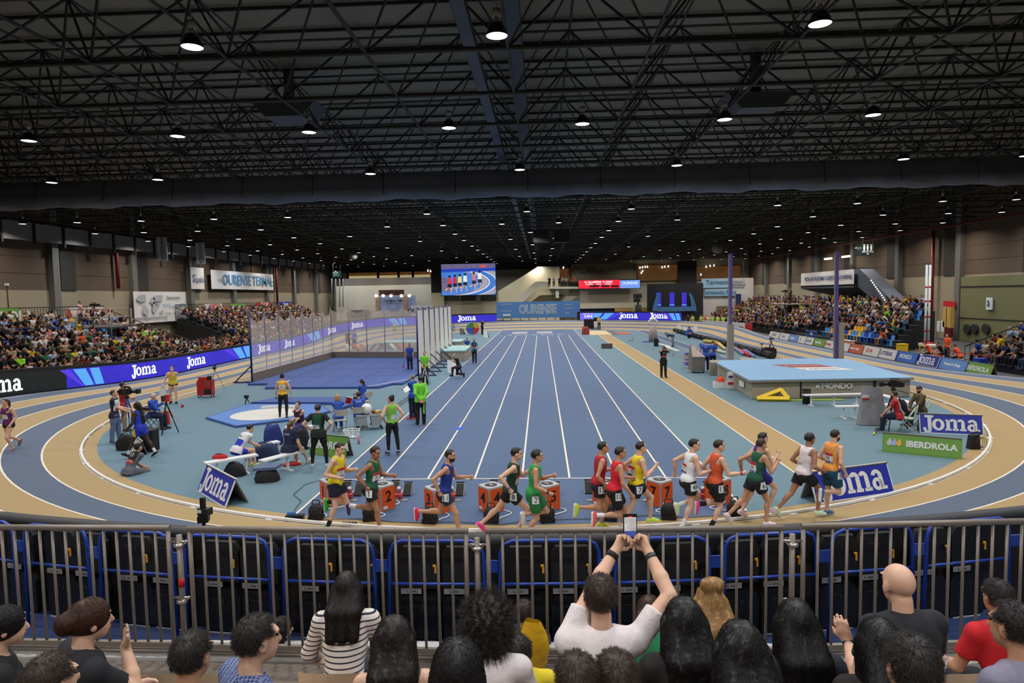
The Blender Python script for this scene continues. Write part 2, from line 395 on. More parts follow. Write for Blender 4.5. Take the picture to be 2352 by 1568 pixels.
class Field:
    def __init__(s, prims, infl=0., k=.03, cut=None, vox=.018, noise=None):
        s.p = [p for p in prims]; s.infl = infl; s.k = k; s.cut = cut; s.vox = vox; s.noise = noise
    def at(s, P):
        d = None
        for p in s.p:
            q = _dist(p, P); d = q if d is None else _smin(d, q, s.k)
        d = d-s.infl
        if s.noise: d = d+s.noise(P)
        if s.cut is not None: d = np.maximum(d, s.cut(P))
        return d
    def mesh(s):
        m = s.infl+s.vox*2.5+(.03 if s.noise else 0)
        lo = np.min([_bb(p)[0] for p in s.p], 0)-m; hi = np.max([_bb(p)[1] for p in s.p], 0)+m; h = s.vox
        n = np.maximum(np.ceil((hi-lo)/h).astype(int)+1, 3); ax = [lo[i]+h*np.arange(n[i]) for i in range(3)]
        D = np.full(n, .5, np.float64); ty = np.full(n, -1, np.int16)
        for ti, p in enumerate(s.p):
            a, b = _bb(p); e = s.infl+s.k+2.5*h+.02
            i0 = np.clip(np.floor((a-e-lo)/h).astype(int), 0, n-1); i1 = np.clip(np.ceil((b+e-lo)/h).astype(int)+1, 1, n); sl = tuple(slice(i0[i], i1[i]) for i in range(3))
            G = np.stack(np.meshgrid(*[ax[i][sl[i]] for i in range(3)], indexing='ij'), -1); q = _dist(p, G)
            D[sl] = _smin(D[sl], q, s.k)
        D -= s.infl
        if s.noise or s.cut is not None:
            G = np.stack(np.meshgrid(*ax, indexing='ij'), -1)
            if s.noise: D = D+s.noise(G)
            if s.cut is not None: D = np.maximum(D, s.cut(G))
        return surfnet(D, lo, h)
def surfnet(D, lo, h):
    I = D < 0; nx, ny, nz = D.shape
    c = I[:-1, :-1, :-1].astype(np.int8)
    cnt = np.zeros((nx-1, ny-1, nz-1), np.int8); offs = [(a, b, d) for a in (0, 1) for b in (0, 1) for d in (0, 1)]
    for a, b, d in offs: cnt += I[a:nx-1+a, b:ny-1+b, d:nz-1+d]
    act = (cnt > 0) & (cnt < 8); idx = np.argwhere(act)
    if len(idx) == 0: return np.zeros((0, 3)), np.zeros((0, 4), int)
    vid = np.full(act.shape, -1, np.int64); vid[act] = np.arange(len(idx))
    acc = np.zeros((len(idx), 3)); w = np.zeros(len(idx))
    for a in offs:
        for d in range(3):
            if a[d]: continue
            b = list(a); b[d] = 1
            va = D[idx[:, 0]+a[0], idx[:, 1]+a[1], idx[:, 2]+a[2]]; vb = D[idx[:, 0]+b[0], idx[:, 1]+b[1], idx[:, 2]+b[2]]
            s_ = (va < 0) != (vb < 0); t = np.where(s_, va/np.where(s_, va-vb, 1), 0)
            P = np.tile(np.array(a, float), (len(idx), 1)); P[:, d] += t
            acc[s_] += P[s_]; w[s_] += 1
    V = lo+h*(idx+acc/w[:, None]); F = []
    for d in range(3):
        e = [0, 0, 0]; e[d] = 1
        A = I[:nx-e[0], :ny-e[1], :nz-e[2]]; B = I[e[0]:, e[1]:, e[2]:]
        s_ = np.argwhere(A != B); u, v = (d+1) % 3, (d+2) % 3
        s_ = s_[(s_[:, u] > 0) & (s_[:, v] > 0) & (s_[:, u] < D.shape[u]-1) & (s_[:, v] < D.shape[v]-1)]
        if not len(s_): continue
        ins = A[s_[:, 0], s_[:, 1], s_[:, 2]]
        def g(du, dv): q = s_.copy(); q[:, u] -= du; q[:, v] -= dv; return vid[q[:, 0], q[:, 1], q[:, 2]]
        Q = np.stack([g(1, 1), g(0, 1), g(0, 0), g(1, 0)], 1); Q[~ins] = Q[~ins][:, ::-1]; F.append(Q)
    F = np.concatenate(F); F = F[(F >= 0).all(1)]
    return V, F
def rotm(ax, a):
    return np.array(Matrix.Rotation(a, 3, ax))
def vec(*a): return np.array(a, float)
def nrm(v): return v/max(np.linalg.norm(v), 1e-9)
def frame(x, z):                                   # columns = axes
    z = nrm(z); x = nrm(x-z*(x@z)); return np.stack([x, np.cross(z, x), z], 1)
# pose: angles in degrees; local axes x = right, y = forward, z = up
def skeleton(h=1.75, lean=0, twist=0, side=0, hl=(0, 3, 0), hr=(0, 3, 0), al=(0, 12, 10, 0), ar=(0, 12, 10, 0), head=(0, 0), w=1., toe=(0, 0), HL=None, HR=None, slim=1., pole=(0, -.3, -1), bend=0):
    s = h/1.75; J = {}; R_ = lambda d: math.radians(d)
    hip = vec(0, 0, .95*s); J['hip'] = hip
    T = rotm('Z', -R_(twist)) @ rotm('Y', R_(side)) @ rotm('X', -R_(lean)); T2 = T @ rotm('X', -R_(bend)); J['T'] = T; J['T2'] = T2
    sp = hip+T@vec(0, 0, .22*s); ch = sp+T2@vec(0, .0, .18*s); nk = ch+T2@vec(0, -.005, .135*s); J['sp'] = sp; J['ch'] = ch; J['nk'] = nk
    H = T2 @ rotm('X', R_(lean*.75+bend*.8)) @ rotm('Z', -R_(head[0])) @ rotm('X', -R_(head[1])); J['H'] = H
    J['hd'] = nk+T2@vec(0, .015, .03*s)*1+H@vec(0, .02, .135*s)
    for sd, g, a, tg, hd_ in ((-1, hl, al, toe[0], HL), (1, hr, ar, toe[1], HR)):
        k = 'L' if sd < 0 else 'R'; hp = hip+T@vec(sd*.088*s, 0, -.02*s); J['h'+k] = hp
        f, ab, kn = R_(g[0]), R_(g[1]), R_(g[2]); th = vec(sd*math.sin(ab)*math.cos(f), math.sin(f), -math.cos(f)*math.cos(ab)); kne = hp+th*.43*s; J['k'+k] = kne
        f2 = f-kn; kab = ab*.3; shd = vec(sd*math.sin(kab), math.sin(f2), -math.cos(f2)); an = kne+nrm(shd)*.42*s; J['a'+k] = an
        f3 = f2+math.pi/2+R_(tg); J['t'+k] = an+vec(sd*.02, math.sin(f3)*.17*s, -math.cos(f3)*.17*s)+vec(0, 0, 0); J['fd'+k] = vec(0, math.sin(f3), -math.cos(f3))
        shp = ch+T2@vec(sd*.18*s*w, 0, .082*s); J['s'+k] = shp
        U1, U2 = .295*s, .26*s
        if hd_ is not None:
            tg_ = np.array(hd_, float); dv = tg_-shp; L = min(np.linalg.norm(dv), (U1+U2)*.999); dn = nrm(dv); ca = (U1*U1+L*L-U2*U2)/(2*U1*L); aa = math.acos(max(-1, min(1, ca)))
            pl = np.array(pole, float)*vec(sd if pole[0] else 1, 1, 1); pv = nrm(pl-dn*(pl@dn)); J['e'+k] = shp+dn*U1*math.cos(aa)+pv*U1*math.sin(aa); J['w'+k] = shp+dn*L
        else:
            f, ab, el = R_(a[0]), R_(a[1]), R_(a[2]); inn = R_(a[3]); up = T2@vec(sd*math.sin(ab), math.sin(f)*math.cos(ab), -math.cos(f)*math.cos(ab)); J['e'+k] = shp+up*U1
            f2 = f+el; lo_ = T2@vec(sd*math.sin(ab*.5-inn), math.sin(f2)*math.cos(inn), -math.cos(f2)*math.cos(inn)); J['w'+k] = J['e'+k]+nrm(lo_)*U2
        fa = nrm(J['w'+k]-J['e'+k]); J['hv'+k] = fa; J['ha'+k] = J['w'+k]+fa*.09*s
    J['s'] = s; J['slim'] = slim
    return J
def body_prims(J, fingers=True, female=False, curl=.5, hands=None):
    s = J['s']; g = J['slim']; P = {}; T, T2, H = J['T'], J['T2'], J['H']; c = lambda a, b, ra, rb: ('c', np.array(a, float), np.array(b, float), ra*s, rb*s)
    e = lambda p, R_, r: ('e', np.array(p, float), R_, np.array(r, float)*s)
    bw = 1.0 if not female else .95; hw = 1.0 if not female else 1.07
    P['pelvis'] = [e(J['hip']+T@vec(0, -.012*s, .01*s), T, (.152*hw*g, .108*g, .12)), e(J['hip']+T@vec(-.062*s, -.05*s, -.05*s), T, (.082*g, .085*g, .09)), e(J['hip']+T@vec(.062*s, -.05*s, -.05*s), T, (.082*g, .085*g, .09))]
    P['torso'] = [e(J['sp']-T@vec(0, 0, .05*s), T, (.132*g*bw, .095*g, .15)), e(J['sp']*.45+J['ch']*.55, T2, (.155*g*bw, .108*g, .17)), e(J['ch']+T2@vec(0, -.005, .03*s), T2, (.165*g*bw, .108*g, .13))]
    if female: P['torso'] += [e(J['ch']+T2@vec(q*.07*s, .085*s, -.01*s), T2, (.058, .05, .06)) for q in (-1, 1)]
    P['yoke'] = [c(J['sL']*.93+J['nk']*.07, J['sR']*.93+J['nk']*.07, .05*g, .05*g), c(J['nk']-T2@vec(0, .01*s, .035*s), J['sL'], .05, .042*g), c(J['nk']-T2@vec(0, .01*s, .035*s), J['sR'], .05, .042*g)]
    nb = J['hd']-H@vec(0, .035*s, .07*s)
    P['neck'] = [c(J['nk']-T2@vec(0, 0, .03*s), nb, .056, .052)]
    hd = J['hd']
    P['head'] = [e(hd+H@vec(0, -.012*s, .028*s), H, (.0745, .094, .09)), e(hd+H@vec(0, .022*s, -.035*s), H, (.058, .07, .078)), e(hd+H@vec(0, .055*s, -.083*s), H, (.032, .03, .028))]
    P['face'] = [c(hd+H@vec(0, .09*s, .012*s), hd+H@vec(0, .108*s, -.028*s), .010, .015), e(hd+H@vec(0, .082*s, .036*s), H, (.05, .018, .012)), e(hd+H@vec(0, .088*s, -.058*s), H, (.024, .012, .011))]
    P['ears'] = [e(hd+H@vec(q*.077*s, -.008*s, -.008*s), H, (.011, .02, .033)) for q in (-1, 1)]
    for k, sd in (('L', -1), ('R', 1)):
        P['uarm'+k] = [c(J['s'+k], J['e'+k], .05*g, .038*g), e(J['s'+k]*.55+J['e'+k]*.45, frame(vec(1, .01, .02), J['e'+k]-J['s'+k]), (.047*g, .047*g, .1))]
        w_ = J['w'+k]; el = J['e'+k]; P['farm'+k] = [c(el, el*.6+w_*.4, .039*g, .041*g), c(el*.6+w_*.4, w_, .041*g, .026)]
        P['thigh'+k] = [c(J['h'+k], J['k'+k], .083*g*hw, .052), e(J['h'+k]*.65+J['k'+k]*.35, frame(vec(1, .01, .02), J['k'+k]-J['h'+k]), (.082*g, .088*g, .17))]
        kn, an = J['k'+k], J['a'+k]; ct = kn*.72+an*.28; sh = nrm(an-kn); back = np.cross(sh, vec(1, 0, 0)); back = back if back[1] < 0 or abs(back[1]) < .3 else -back
        if back@(-J['fd'+k]) < 0: back = -back
        P['shin'+k] = [c(kn, an, .05, .034), e(ct+back*.018*s, frame(vec(1, .01, .02), sh), (.047*g, .052*g, .12))]
        fd = J['fd'+k]; dn = nrm(np.cross(vec(1, 0, 0), fd)); dn = dn if dn@(an-kn) > 0 else -dn
        hl_ = an-fd*.03*s+dn*.045*s; P['foot'+k] = [c(hl_, J['t'+k]+dn*.05*s, .033, .026), c(an, J['t'+k]*.7+an*.3+dn*.04*s, .034, .028), c(hl_, an, .033, .035)]
        # hand: palm, five fingers
        a = J['hv'+k]; hs = hands[k] if hands and k in hands else None
        if hs and 'a' in hs: a = nrm(hs['a'])
        nrmp = hs['n'] if hs else nrm(np.cross(a, vec(0, 0, 1) if abs(a[2]) < .9 else vec(0, 1, 0)))*(-sd)      # palm normal: inward
        nrmp = nrm(nrmp-a*(nrmp@a)); ac = np.cross(nrmp, a)*sd                                                       # thumb side
        if not hs and ac[1] < -.2 : pass
        w0 = w_; P['palm'+k] = [e(w0+a*.05*s, np.stack([ac, nrmp, a], 1) if np.linalg.det(np.stack([ac, nrmp, a], 1)) > 0 else np.stack([-ac, nrmp, a], 1), (.04, .017, .052)), c(w0-a*.01, w0+a*.03, .026, .024)]
        F_ = []
        cu = hs.get('curl', curl) if hs else curl; fr = .0088
        for i, ln_ in enumerate((.072, .08, .075, .058)):
            b0 = w0+a*(.088-.006*abs(i-1.2))*s+ac*(.03-.02*i)*s; th_ = cu*.9; d1 = nrm(a*math.cos(th_)+nrmp*math.sin(th_)+ac*(.1-.06*i)); d2 = nrm(a*math.cos(th_*2.1)+nrmp*math.sin(th_*2.1)); m_ = b0+d1*ln_*.5*s; F_ += [c(b0-d1*.015, m_, fr*1.08, fr), c(m_, m_+d2*ln_*.5*s, fr, fr*.85)]
        tb = w0+a*.03*s+ac*.034*s; td = nrm(a*.75+ac*.55+nrmp*.35*(.4+cu)); tm = tb+td*.035*s; F_ += [c(w0+a*.02*s+ac*.02*s, tm, .014, .0105), c(tm, tm+nrm(a*.9+nrmp*.5*cu+ac*.1)*.03*s, .0105, .009)]
        P['fing'+k] = F_ if fingers else [e(w0+a*.12*s+nrmp*.012*s, frame(ac, a), (.03, .017, .03))]
    return P
def flat(P, *keys):
    o = []
    for q in keys:
        for k in P:
            if k == q or (k[:-1] == q and k[-1] in 'LR'): o += P[k]
    return o
def lerp_c(a, b, t): return a+(b-a)*t
SKINS = {'light': (216, 172, 146), 'mid': (192, 144, 114), 'tan': (162, 114, 86), 'brown': (118, 78, 56), 'dark': (62, 42, 34)}
def skin(k): return M('skin_'+k, SKINS[k], .5, var=.07, scale=20, bump=.03)
def hairm(k): return M('hair_'+k, {'black': (14, 12, 12), 'dark': (26, 19, 16), 'brown': (48, 33, 24), 'auburn': (62, 36, 24), 'blond': (165, 128, 80), 'grey': (120, 115, 108), 'lightbrown': (92, 66, 44)}[k], .5, var=.22, scale=60, bump=.25)
def decal(F_, C, N_, Up, w, h_, mat, parent, name, off=.004, res=7):
    N_ = nrm(N_); X = nrm(np.cross(Up, N_)); Up = np.cross(N_, X); pts = []
    us = np.linspace(-w/2, w/2, res); vs = np.linspace(-h_/2, h_/2, res)
    P = np.array([C+X*u+Up*v for v in vs for u in us]); P = march(F_, P, N_, off)
    F = [(j*res+i, j*res+i+1, (j+1)*res+i+1, (j+1)*res+i) for j in range(res-1) for i in range(res-1)]
    return npmesh(name, P, F, mat, None, parent)
def march(F_, P, N_, off):
    P = P+N_*.25
    for _ in range(40):
        d = F_.at(P)-off; st = np.clip(d*.8, -.02, .05); P = P-N_*st[:, None]
    t = P@N_; ok = np.abs(F_.at(P)-off) < .01
    if ok.any(): lo_ = np.median(t[ok])-.035; bad = (~ok) | (t < lo_); P[bad] += N_*(np.maximum(lo_, t[ok].min())-t[bad])[:, None]
    return P
def decal_text(F_, C, N_, Up, body, size, mat, parent, off=.009, xs=1., bold=.0, roll=0):
    N_ = nrm(N_); X = nrm(np.cross(Up, N_)); Up = np.cross(N_, X)
    cu = bpy.data.curves.new('t', 'FONT'); cu.body = body; cu.size = size; cu.align_x = 'CENTER'; cu.align_y = 'CENTER'; cu.resolution_u = 2; cu.offset = bold
    o = bpy.data.objects.new('t', cu); COL.objects.link(o); me = bpy.data.meshes.new_from_object(o); bpy.data.objects.remove(o)
    if not len(me.vertices): return
    V = np.array([v.co[:] for v in me.vertices]); cr, sr = math.cos(roll), math.sin(roll); x, y = V[:, 0]*xs, V[:, 1]; x, y = x*cr-y*sr, x*sr+y*cr
    P = march(F_, C+x[:, None]*X+y[:, None]*Up, N_, off)
    me.vertices.foreach_set('co', P.astype(np.float32).ravel()); me.materials.clear(); me.materials.append(mat); me.update()
    q = bpy.data.objects.new('lettering', me); COL.objects.link(q); q.parent = parent; return q
def pattern(name, c0, c1, kind, sc):
    m = M(name, c0, .85, var=.08, scale=30, bump=.15); nt = m.node_tree; L = nt.links.new; b = nt.nodes['Principled BSDF']; tc = nt.nodes['Texture Coordinate']; old = b.inputs['Base Color'].links[0].from_socket
    mx = nt.nodes.new('ShaderNodeMix'); mx.data_type = 'RGBA'; L(old, mx.inputs[6]); mx.inputs[7].default_value = srgb(c1)+(1,)
    if kind == 'stripe':
        sp_ = nt.nodes.new('ShaderNodeSeparateXYZ'); L(tc.outputs['Object'], sp_.inputs[0]); a = nt.nodes.new('ShaderNodeMath'); a.operation = 'MULTIPLY'; a.inputs[1].default_value = sc; L(sp_.outputs[2], a.inputs[0]); f_ = nt.nodes.new('ShaderNodeMath'); f_.operation = 'FRACT'; L(a.outputs[0], f_.inputs[0]); g = nt.nodes.new('ShaderNodeMath'); g.operation = 'LESS_THAN'; g.inputs[1].default_value = .26; L(f_.outputs[0], g.inputs[0]); L(g.outputs[0], mx.inputs[0])
    else: ck = nt.nodes.new('ShaderNodeTexChecker'); ck.inputs['Scale'].default_value = sc; L(tc.outputs['Object'], ck.inputs[0]); L(ck.outputs['Fac'], mx.inputs[0])
    L(mx.outputs[2], b.inputs['Base Color']); return m
WHT = M('white_cloth', (215, 213, 212), .8, var=.06, scale=25, bump=.1); INK = M('black_ink', (15, 15, 16), .6); REDI = M('bib_red', (190, 30, 35), .6); BLUI = M('bib_blue', (40, 50, 120), .6)
def strands(fld, V, hd, H, hk, hc, root):
    rs = np.random.RandomState(len(V)); long_ = hk in ('long', 'wavy', 'bob', 'pony', 'bun', 'braid'); curly = hk in ('curly', 'afro')
    n = 4600 if long_ else 4200; K = 7 if long_ or curly else 4; P = V[rs.randint(0, len(V), n)]+rs.normal(0, .003, (n, 3)); st = (.016 if long_ else .009 if curly else .0045)
    crown = hd+H@vec(0, -.04, .11); pts = [P]; ph = rs.rand(n)*6.28; tw = rs.normal(0, .14 if long_ else .3, (n, 3))
    for i in range(K-1):
        g = np.stack([fld.at(P+e)-fld.at(P-e) for e in np.eye(3)*.004], 1); g /= np.maximum(np.linalg.norm(g, axis=1, keepdims=True), 1e-6)
        d = (P-crown); d /= np.maximum(np.linalg.norm(d, axis=1, keepdims=True), 1e-6); d = (d*.5+vec(0, 0, -1.) if long_ else d*.5+g*.8 if curly else d+g*.2+H@vec(0, .12, -.1))+tw*.5
        if curly or hk == 'wavy': d = d+np.stack([np.sin(i*1.9+ph), np.cos(i*1.9+ph), .3*np.sin(i*1.3+ph)], 1)*(1.2 if curly else .5)
        if not (curly or not long_): d = d-g*(d*g).sum(1, keepdims=True)
        d /= np.maximum(np.linalg.norm(d, axis=1, keepdims=True), 1e-6); P = P+d*st
        if long_: f = fld.at(P)-.003; P = P-g*np.clip(f, -.02, .01)[:, None]
        pts.append(P)
    A = np.stack(pts, 1); T_ = np.gradient(A, axis=1); T_ /= np.maximum(np.linalg.norm(T_, axis=2, keepdims=True), 1e-6); X = np.cross(T_, rs.normal(size=(n, 1, 3))); X /= np.maximum(np.linalg.norm(X, axis=2, keepdims=True), 1e-6); Y = np.cross(T_, X)
    rad = .0008*np.linspace(1, .4, K)[None, :, None]; R3 = [A+(X*math.cos(a)+Y*math.sin(a))*rad for a in (0, 2.09, 4.19)]; VV = np.stack(R3, 2).reshape(-1, 3)
    b = (np.arange(n)*K*3)[:, None, None]+(np.arange(K-1)*3)[None, :, None]+np.arange(3)[None, None, :]; j = np.arange(3); j2 = (j+1) % 3; base = (np.arange(n)*K*3)[:, None, None]+(np.arange(K-1)*3)[None, :, None]
    F = np.stack([base+j, base+j2, base+3+j2, base+3+j], -1).reshape(-1, 4); o = npmesh('loose_hair', VV, F, hairm(hc), None, root); o['kind'] = 'stuff'; return o
def person(name, label, loc, rz, J, top=('tee', (200, 200, 200)), bottom=('long', (20, 22, 30)), shoes=(30, 30, 34), hair=('short', 'dark'), sk='light', vox=.02, female=False, socks=None, cat='person', group=None,
           curl=.6, beard=False, extra=None, ground='feet', hands=None, seated=None, fingers=True, sole=(225, 225, 225), fh=None, cap=None):
    P = body_prims(J, fingers, female, curl, hands); s = J['s']; H, T, T2 = J['H'], J['T'], J['T2']; hd = J['hd']
    root = empty(name, loc, rz); tag(root, label, cat, group)
    body = flat(P, 'pelvis', 'torso', 'yoke', 'neck', 'head', 'uarm', 'farm', 'thigh', 'shin', 'foot', 'palm')
    allp = body+P['face']+P['ears']+(flat(P, 'fing'))
    V, F = Field(body, 0, .035*s, None, vox).mesh() if not fingers else Field(body, 0, .03*s, None, vox).mesh()
    # fingers, ears and face detail need a tighter blend: grown in one field with small k
    FB = Field(allp, 0, .012*s if vox < .016 else .018*s, None, vox); V, F = FB.mesh()
    low = V[:, 2].min() if ground == 'feet' else 0.
    if ground == 'feet': low -= .012
    dz = -low if ground == 'feet' else ground
    objs = [npmesh('body', V, F, skin(sk), None, root)]
    tk, tc = top[0], top[1]; tm = cloth(tc) if isinstance(tc, tuple) else tc
    nkc = J['nk']; 
    def notneck(P_, r=.075, up=.0):
        q = (P_-(nkc+T2@vec(0, .02*s, (.02+up)*s))); return r*s-np.linalg.norm(q*vec(1, 1, 1), axis=-1)
    torso_c = []
    if tk in ('vest', 'sleeveless', 'bare'):
        pr = flat(P, 'torso', 'yoke')+P['pelvis'][:1]
        def cut(G):
            d = notneck(G, .088, .015)
            for k in 'LR':
                sh = J['s'+k]; el = J['e'+k]; out = nrm(sh-J['nk']); d = np.maximum(d, np.minimum((G-sh)@out+.045*s, (G-J['ch'])@T2[:, 2]+.02*s))
                ba = el-sh; t = np.clip(((G-sh)@ba)/(ba@ba), 0, 1); d = np.maximum(d, .063*s-np.linalg.norm(G-sh-t[..., None]*ba, axis=-1))
            w = (G-J['hip'])@T[:, 2]; return np.maximum(d, -(w+.05*s))
        if tk == 'bare': pr = []
        pr = pr+[('e', J['hip']+T@vec(0, -.02*s, .03*s), T, vec(.17, .13, .12)*s*J['slim'])] if pr and bottom[0] != 'tights' else pr
        fld = Field(pr, .012, .03*s, cut, vox) if pr else FB
    else:
        t = {'tee': .62, 'long': 1., 'crop': .62}.get(tk, .62); pr = flat(P, 'torso', 'yoke')+P['pelvis'][:1]
        for k in 'LR':
            pr = pr+[('c', J['s'+k], lerp_c(J['s'+k], J['e'+k], t), .047*s*J['slim'], (.052 if t < 1 else .042)*s)]
            if tk == 'long': pr = pr+[('c', J['e'+k], lerp_c(J['e'+k], J['w'+k], .93), .041*s, .03*s)]
        pr = pr+[('c', J['hip']+T@vec(q*.07*s, -.025*s, 0), J['hip']+T@vec(q*.075*s, -.03*s, -.1*s), .118*s*J['slim'], .125*s*J['slim']) for q in (-1, 1)]
        def cut(G):
            d = notneck(G, .066, .03); w = (G-J['hip'])@T[:, 2]; d = np.maximum(d, -(w+.10*s))
            if tk != 'long':
                for k in 'LR':
                    ax = nrm(J['e'+k]-J['s'+k]); m_ = lerp_c(J['s'+k], J['e'+k], t); near = np.linalg.norm(G-m_, axis=-1)-.085*s; d = np.maximum(d, np.minimum((G-m_)@ax, -near))
            return d
        fld = Field(pr, .014 if tk != 'long' else .017, .03*s, cut, vox)
    if tk != 'bare':
        V, F = fld.mesh(); objs.append(npmesh({'vest': 'running_vest', 'tee': 't_shirt', 'long': 'long_sleeved_top', 'crop': 't_shirt', 'sleeveless': 'top'}[tk], V, F, tm, None, root))
    bk, bc = bottom[0], bottom[1]; bm = bc if not isinstance(bc, tuple) else cloth(bc)
    if bk != 'none':
        t = {'brief': .22, 'shorts': .5, 'midshorts': .72, 'long': 2, 'tights': 2}[bk]; inf = {'brief': .012, 'shorts': .02, 'midshorts': .022, 'long': .02, 'tights': .007}[bk]
        pr = list(P['pelvis'])
        for k in 'LR':
            a, b = J['h'+k], J['k'+k]; tt = min(t, 1); m_ = lerp_c(a, b, tt); r1 = .083+(.052-.083)*tt+.012*(t < 1)
            pr += [('c', a, m_, .086*s*J['slim'], r1*s), P['thigh'+k][1]] if t >= .5 else [('c', a, m_, .088*s*J['slim'], .082*s)]
            if t > 1: pr += [('c', b, lerp_c(b, J['a'+k], .93), .053*s, (.036 if bk == 'tights' else .045)*s), P['shin'+k][1]]
        def cutb(G):
            w = (G-J['hip'])@T[:, 2]; d = w-.10*s
            if t < 1:
                for k in 'LR':
                    a, b = J['h'+k], J['k'+k]; ax = nrm(b-a); m_ = lerp_c(a, b, t); sd = -1 if k == 'L' else 1
                    side_ = -( (G-J['hip'])@T[:, 0])*sd-.004
                    d = np.maximum(d, np.minimum((G-m_)@ax, -np.maximum(side_, np.linalg.norm(G-m_, axis=-1)-.2*s)))
            return d
        fb = Field(pr, inf, .03*s, cutb, vox); V, F = fb.mesh(); objs.append(npmesh({'brief': 'shorts', 'shorts': 'shorts', 'midshorts': 'shorts', 'long': 'trousers', 'tights': 'leggings'}[bk], V, F, bm, None, root))
        J['_fb'] = fb
    J['_ft'] = fld
    if shoes is not None:
        sm_ = cloth(shoes) if isinstance(shoes, tuple) else shoes
        for k in 'LR':
            V, F = Field(P['foot'+k][:2]+[], .012, .02, lambda G, k=k: ((G-J['a'+k])@nrm(J['k'+k]-J['a'+k]))-.012, min(vox, .015)).mesh(); so = npmesh('shoe', V, F, sm_, None, root); objs.append(so)
            if vox <= .018:
                up_ = nrm(J['k'+k]-J['a'+k]); fd = J['fd'+k]; dn = nrm(np.cross(vec(1, 0, 0), fd)); dn = dn if dn@(J['a'+k]-J['k'+k]) > 0 else -dn
                V, F = Field(P['foot'+k][:1], .017, .02, lambda G, k=k, dn=dn: -((G-P['foot'+k][0][1])@dn)+.016*s, .012).mesh(); q = npmesh('sole', V, F, cloth(sole), None, root); objs.append(q)
    if socks:
        for k in 'LR':
            a, b = J['a'+k], J['k'+k]; V, F = Field([('c', a, lerp_c(a, b, .3), .035*s, .038*s)], .007, .02, None, min(vox, .015)).mesh(); objs.append(npmesh('sock', V, F, cloth(socks), None, root))
    # hair
    hk, hc = hair[0], hair[1]
    nz = lambda a, f, ph=0: (lambda G: a*(np.sin(G[..., 0]*f+ph)*np.sin(G[..., 1]*f*1.1+1)+np.sin(G[..., 2]*f*.9+2)*np.cos(G[..., 0]*f*1.3)+.6*np.sin(G[..., 1]*f*2.1+G[..., 2]*f*1.7)))
    skull = P['head'][0]
    if hk not in ('bald', 'none'):
        inf = {'short': .009, 'buzz': .004, 'curlyshort': .017, 'curly': .04, 'afro': .05, 'long': .016, 'bob': .024, 'bun': .012, 'pony': .012, 'braid': .012, 'wavy': .02, 'quiff': .009}[hk]
        pr = [skull]; fz = .02
        back = lambda y, z, x=0: hd+H@vec(x*s, y*s, z*s)
        dn = vec(0, 0, -1.)
        if hk in ('curly', 'afro'): pr += [('e', back(-.03, .02), H, vec(.085, .085, .095)*s)]
        if hk == 'curly': pr += [('e', back(-.05, -.05), H, vec(.085, .06, .07)*s)]
        if hk == 'quiff': pr += [('e', back(.035, .085), H, vec(.045, .045, .014)*s)]
        if hk in ('long', 'wavy', 'braid', 'pony'):
            B0 = back(-.075, -.02)
            if hk in ('long', 'wavy'):
                ex = .30 if hk == 'long' else .34; bk_ = J['ch']-T2@vec(0, .125*s, -.12*s)
                for x in (-.055, 0, .055): pr += [('c', back(-.05, .0, x), bk_+T2@vec(x*1.3*s, 0, .02*s), .042*s, .036*s), ('c', bk_+T2@vec(x*1.3*s, 0, .02*s), bk_+T2@vec(x*1.5*s, -.01*s, -ex*.5*s), .036*s, .018*s)]
                for x in (-.07, .07): pr += [('c', back(-.0, -.0, x), J['nk']+T2@vec(x*1.2*s, -.02*s, -.02*s), .028*s, .035*s)]
            if hk == 'wavy' and fh: pr += [('e', back(-.05, .15, .02), H, vec(.042, .036, .03)*s), ('e', back(-.045, .15, -.03), H, vec(.03, .03, .025)*s)]
            if hk == 'pony': pr += [('e', back(-.115, .0), H, vec(.038, .045, .04)*s), ('c', back(-.125, -.01), back(-.145, -.13), .035*s, .02*s)]
            if hk == 'braid': pr += [('c', back(-.1, .0), J['sp']*.3+J['ch']*.7-T2@vec(0, .15*s, 0), .045*s, .03*s), ('c', J['sp']*.3+J['ch']*.7-T2@vec(0, .15*s, 0), J['hip']+T@vec(0, -.15*s, .12*s), .035*s, .02*s)]
        if hk == 'bob': pr += [('e', back(-.035, -.05), H, vec(.09, .075, .1)*s), ('e', back(-.02, -.09), H, vec(.085, .065, .06)*s)]
        if hk == 'bun': pr += [('e', back(-.06, .115), H, vec(.038, .038, .036)*s)] if not fh else [('e', back(-.12, .02), H, vec(.045, .04, .045)*s)]
        low_ = {'short': -.028, 'buzz': -.03, 'quiff': -.026, 'curlyshort': -.025, 'curly': -.2, 'afro': -.06, 'long': -9, 'wavy': -9, 'bob': -.16, 'bun': -.05, 'pony': -9, 'braid': -9}[hk]
        def cuth(G):
            q = (G-hd)@H; x, y, z = q[..., 0]/s, q[..., 1]/s, q[..., 2]/s
            face = np.minimum(y-.058+np.maximum(z-.02, 0)*.35, .088-z)       # in front of the hairline and below the fringe
            sidec = np.minimum(np.minimum(y+.012, .034-z), 9.) if hk in ('short', 'buzz', 'quiff', 'curlyshort', 'bun', 'pony', 'braid') else np.full(x.shape, -1.)
            d = np.maximum(face, sidec); return np.maximum(d, (low_-z)+np.where(y > -.03, .02, 0.))*s
        nf = {'curly': nz(.012, 85), 'afro': nz(.009, 90), 'curlyshort': nz(.004, 110), 'wavy': nz(.004, 70), 'long': nz(.002, 120), 'short': nz(.0022, 150), 'quiff': nz(.003, 120)}.get(hk)
        V, F = Field(pr, inf, .03*s, cuth, min(vox, .014), nf).mesh()
        if len(F): objs.append(npmesh('hair', V, F, hairm(hc), None, root))
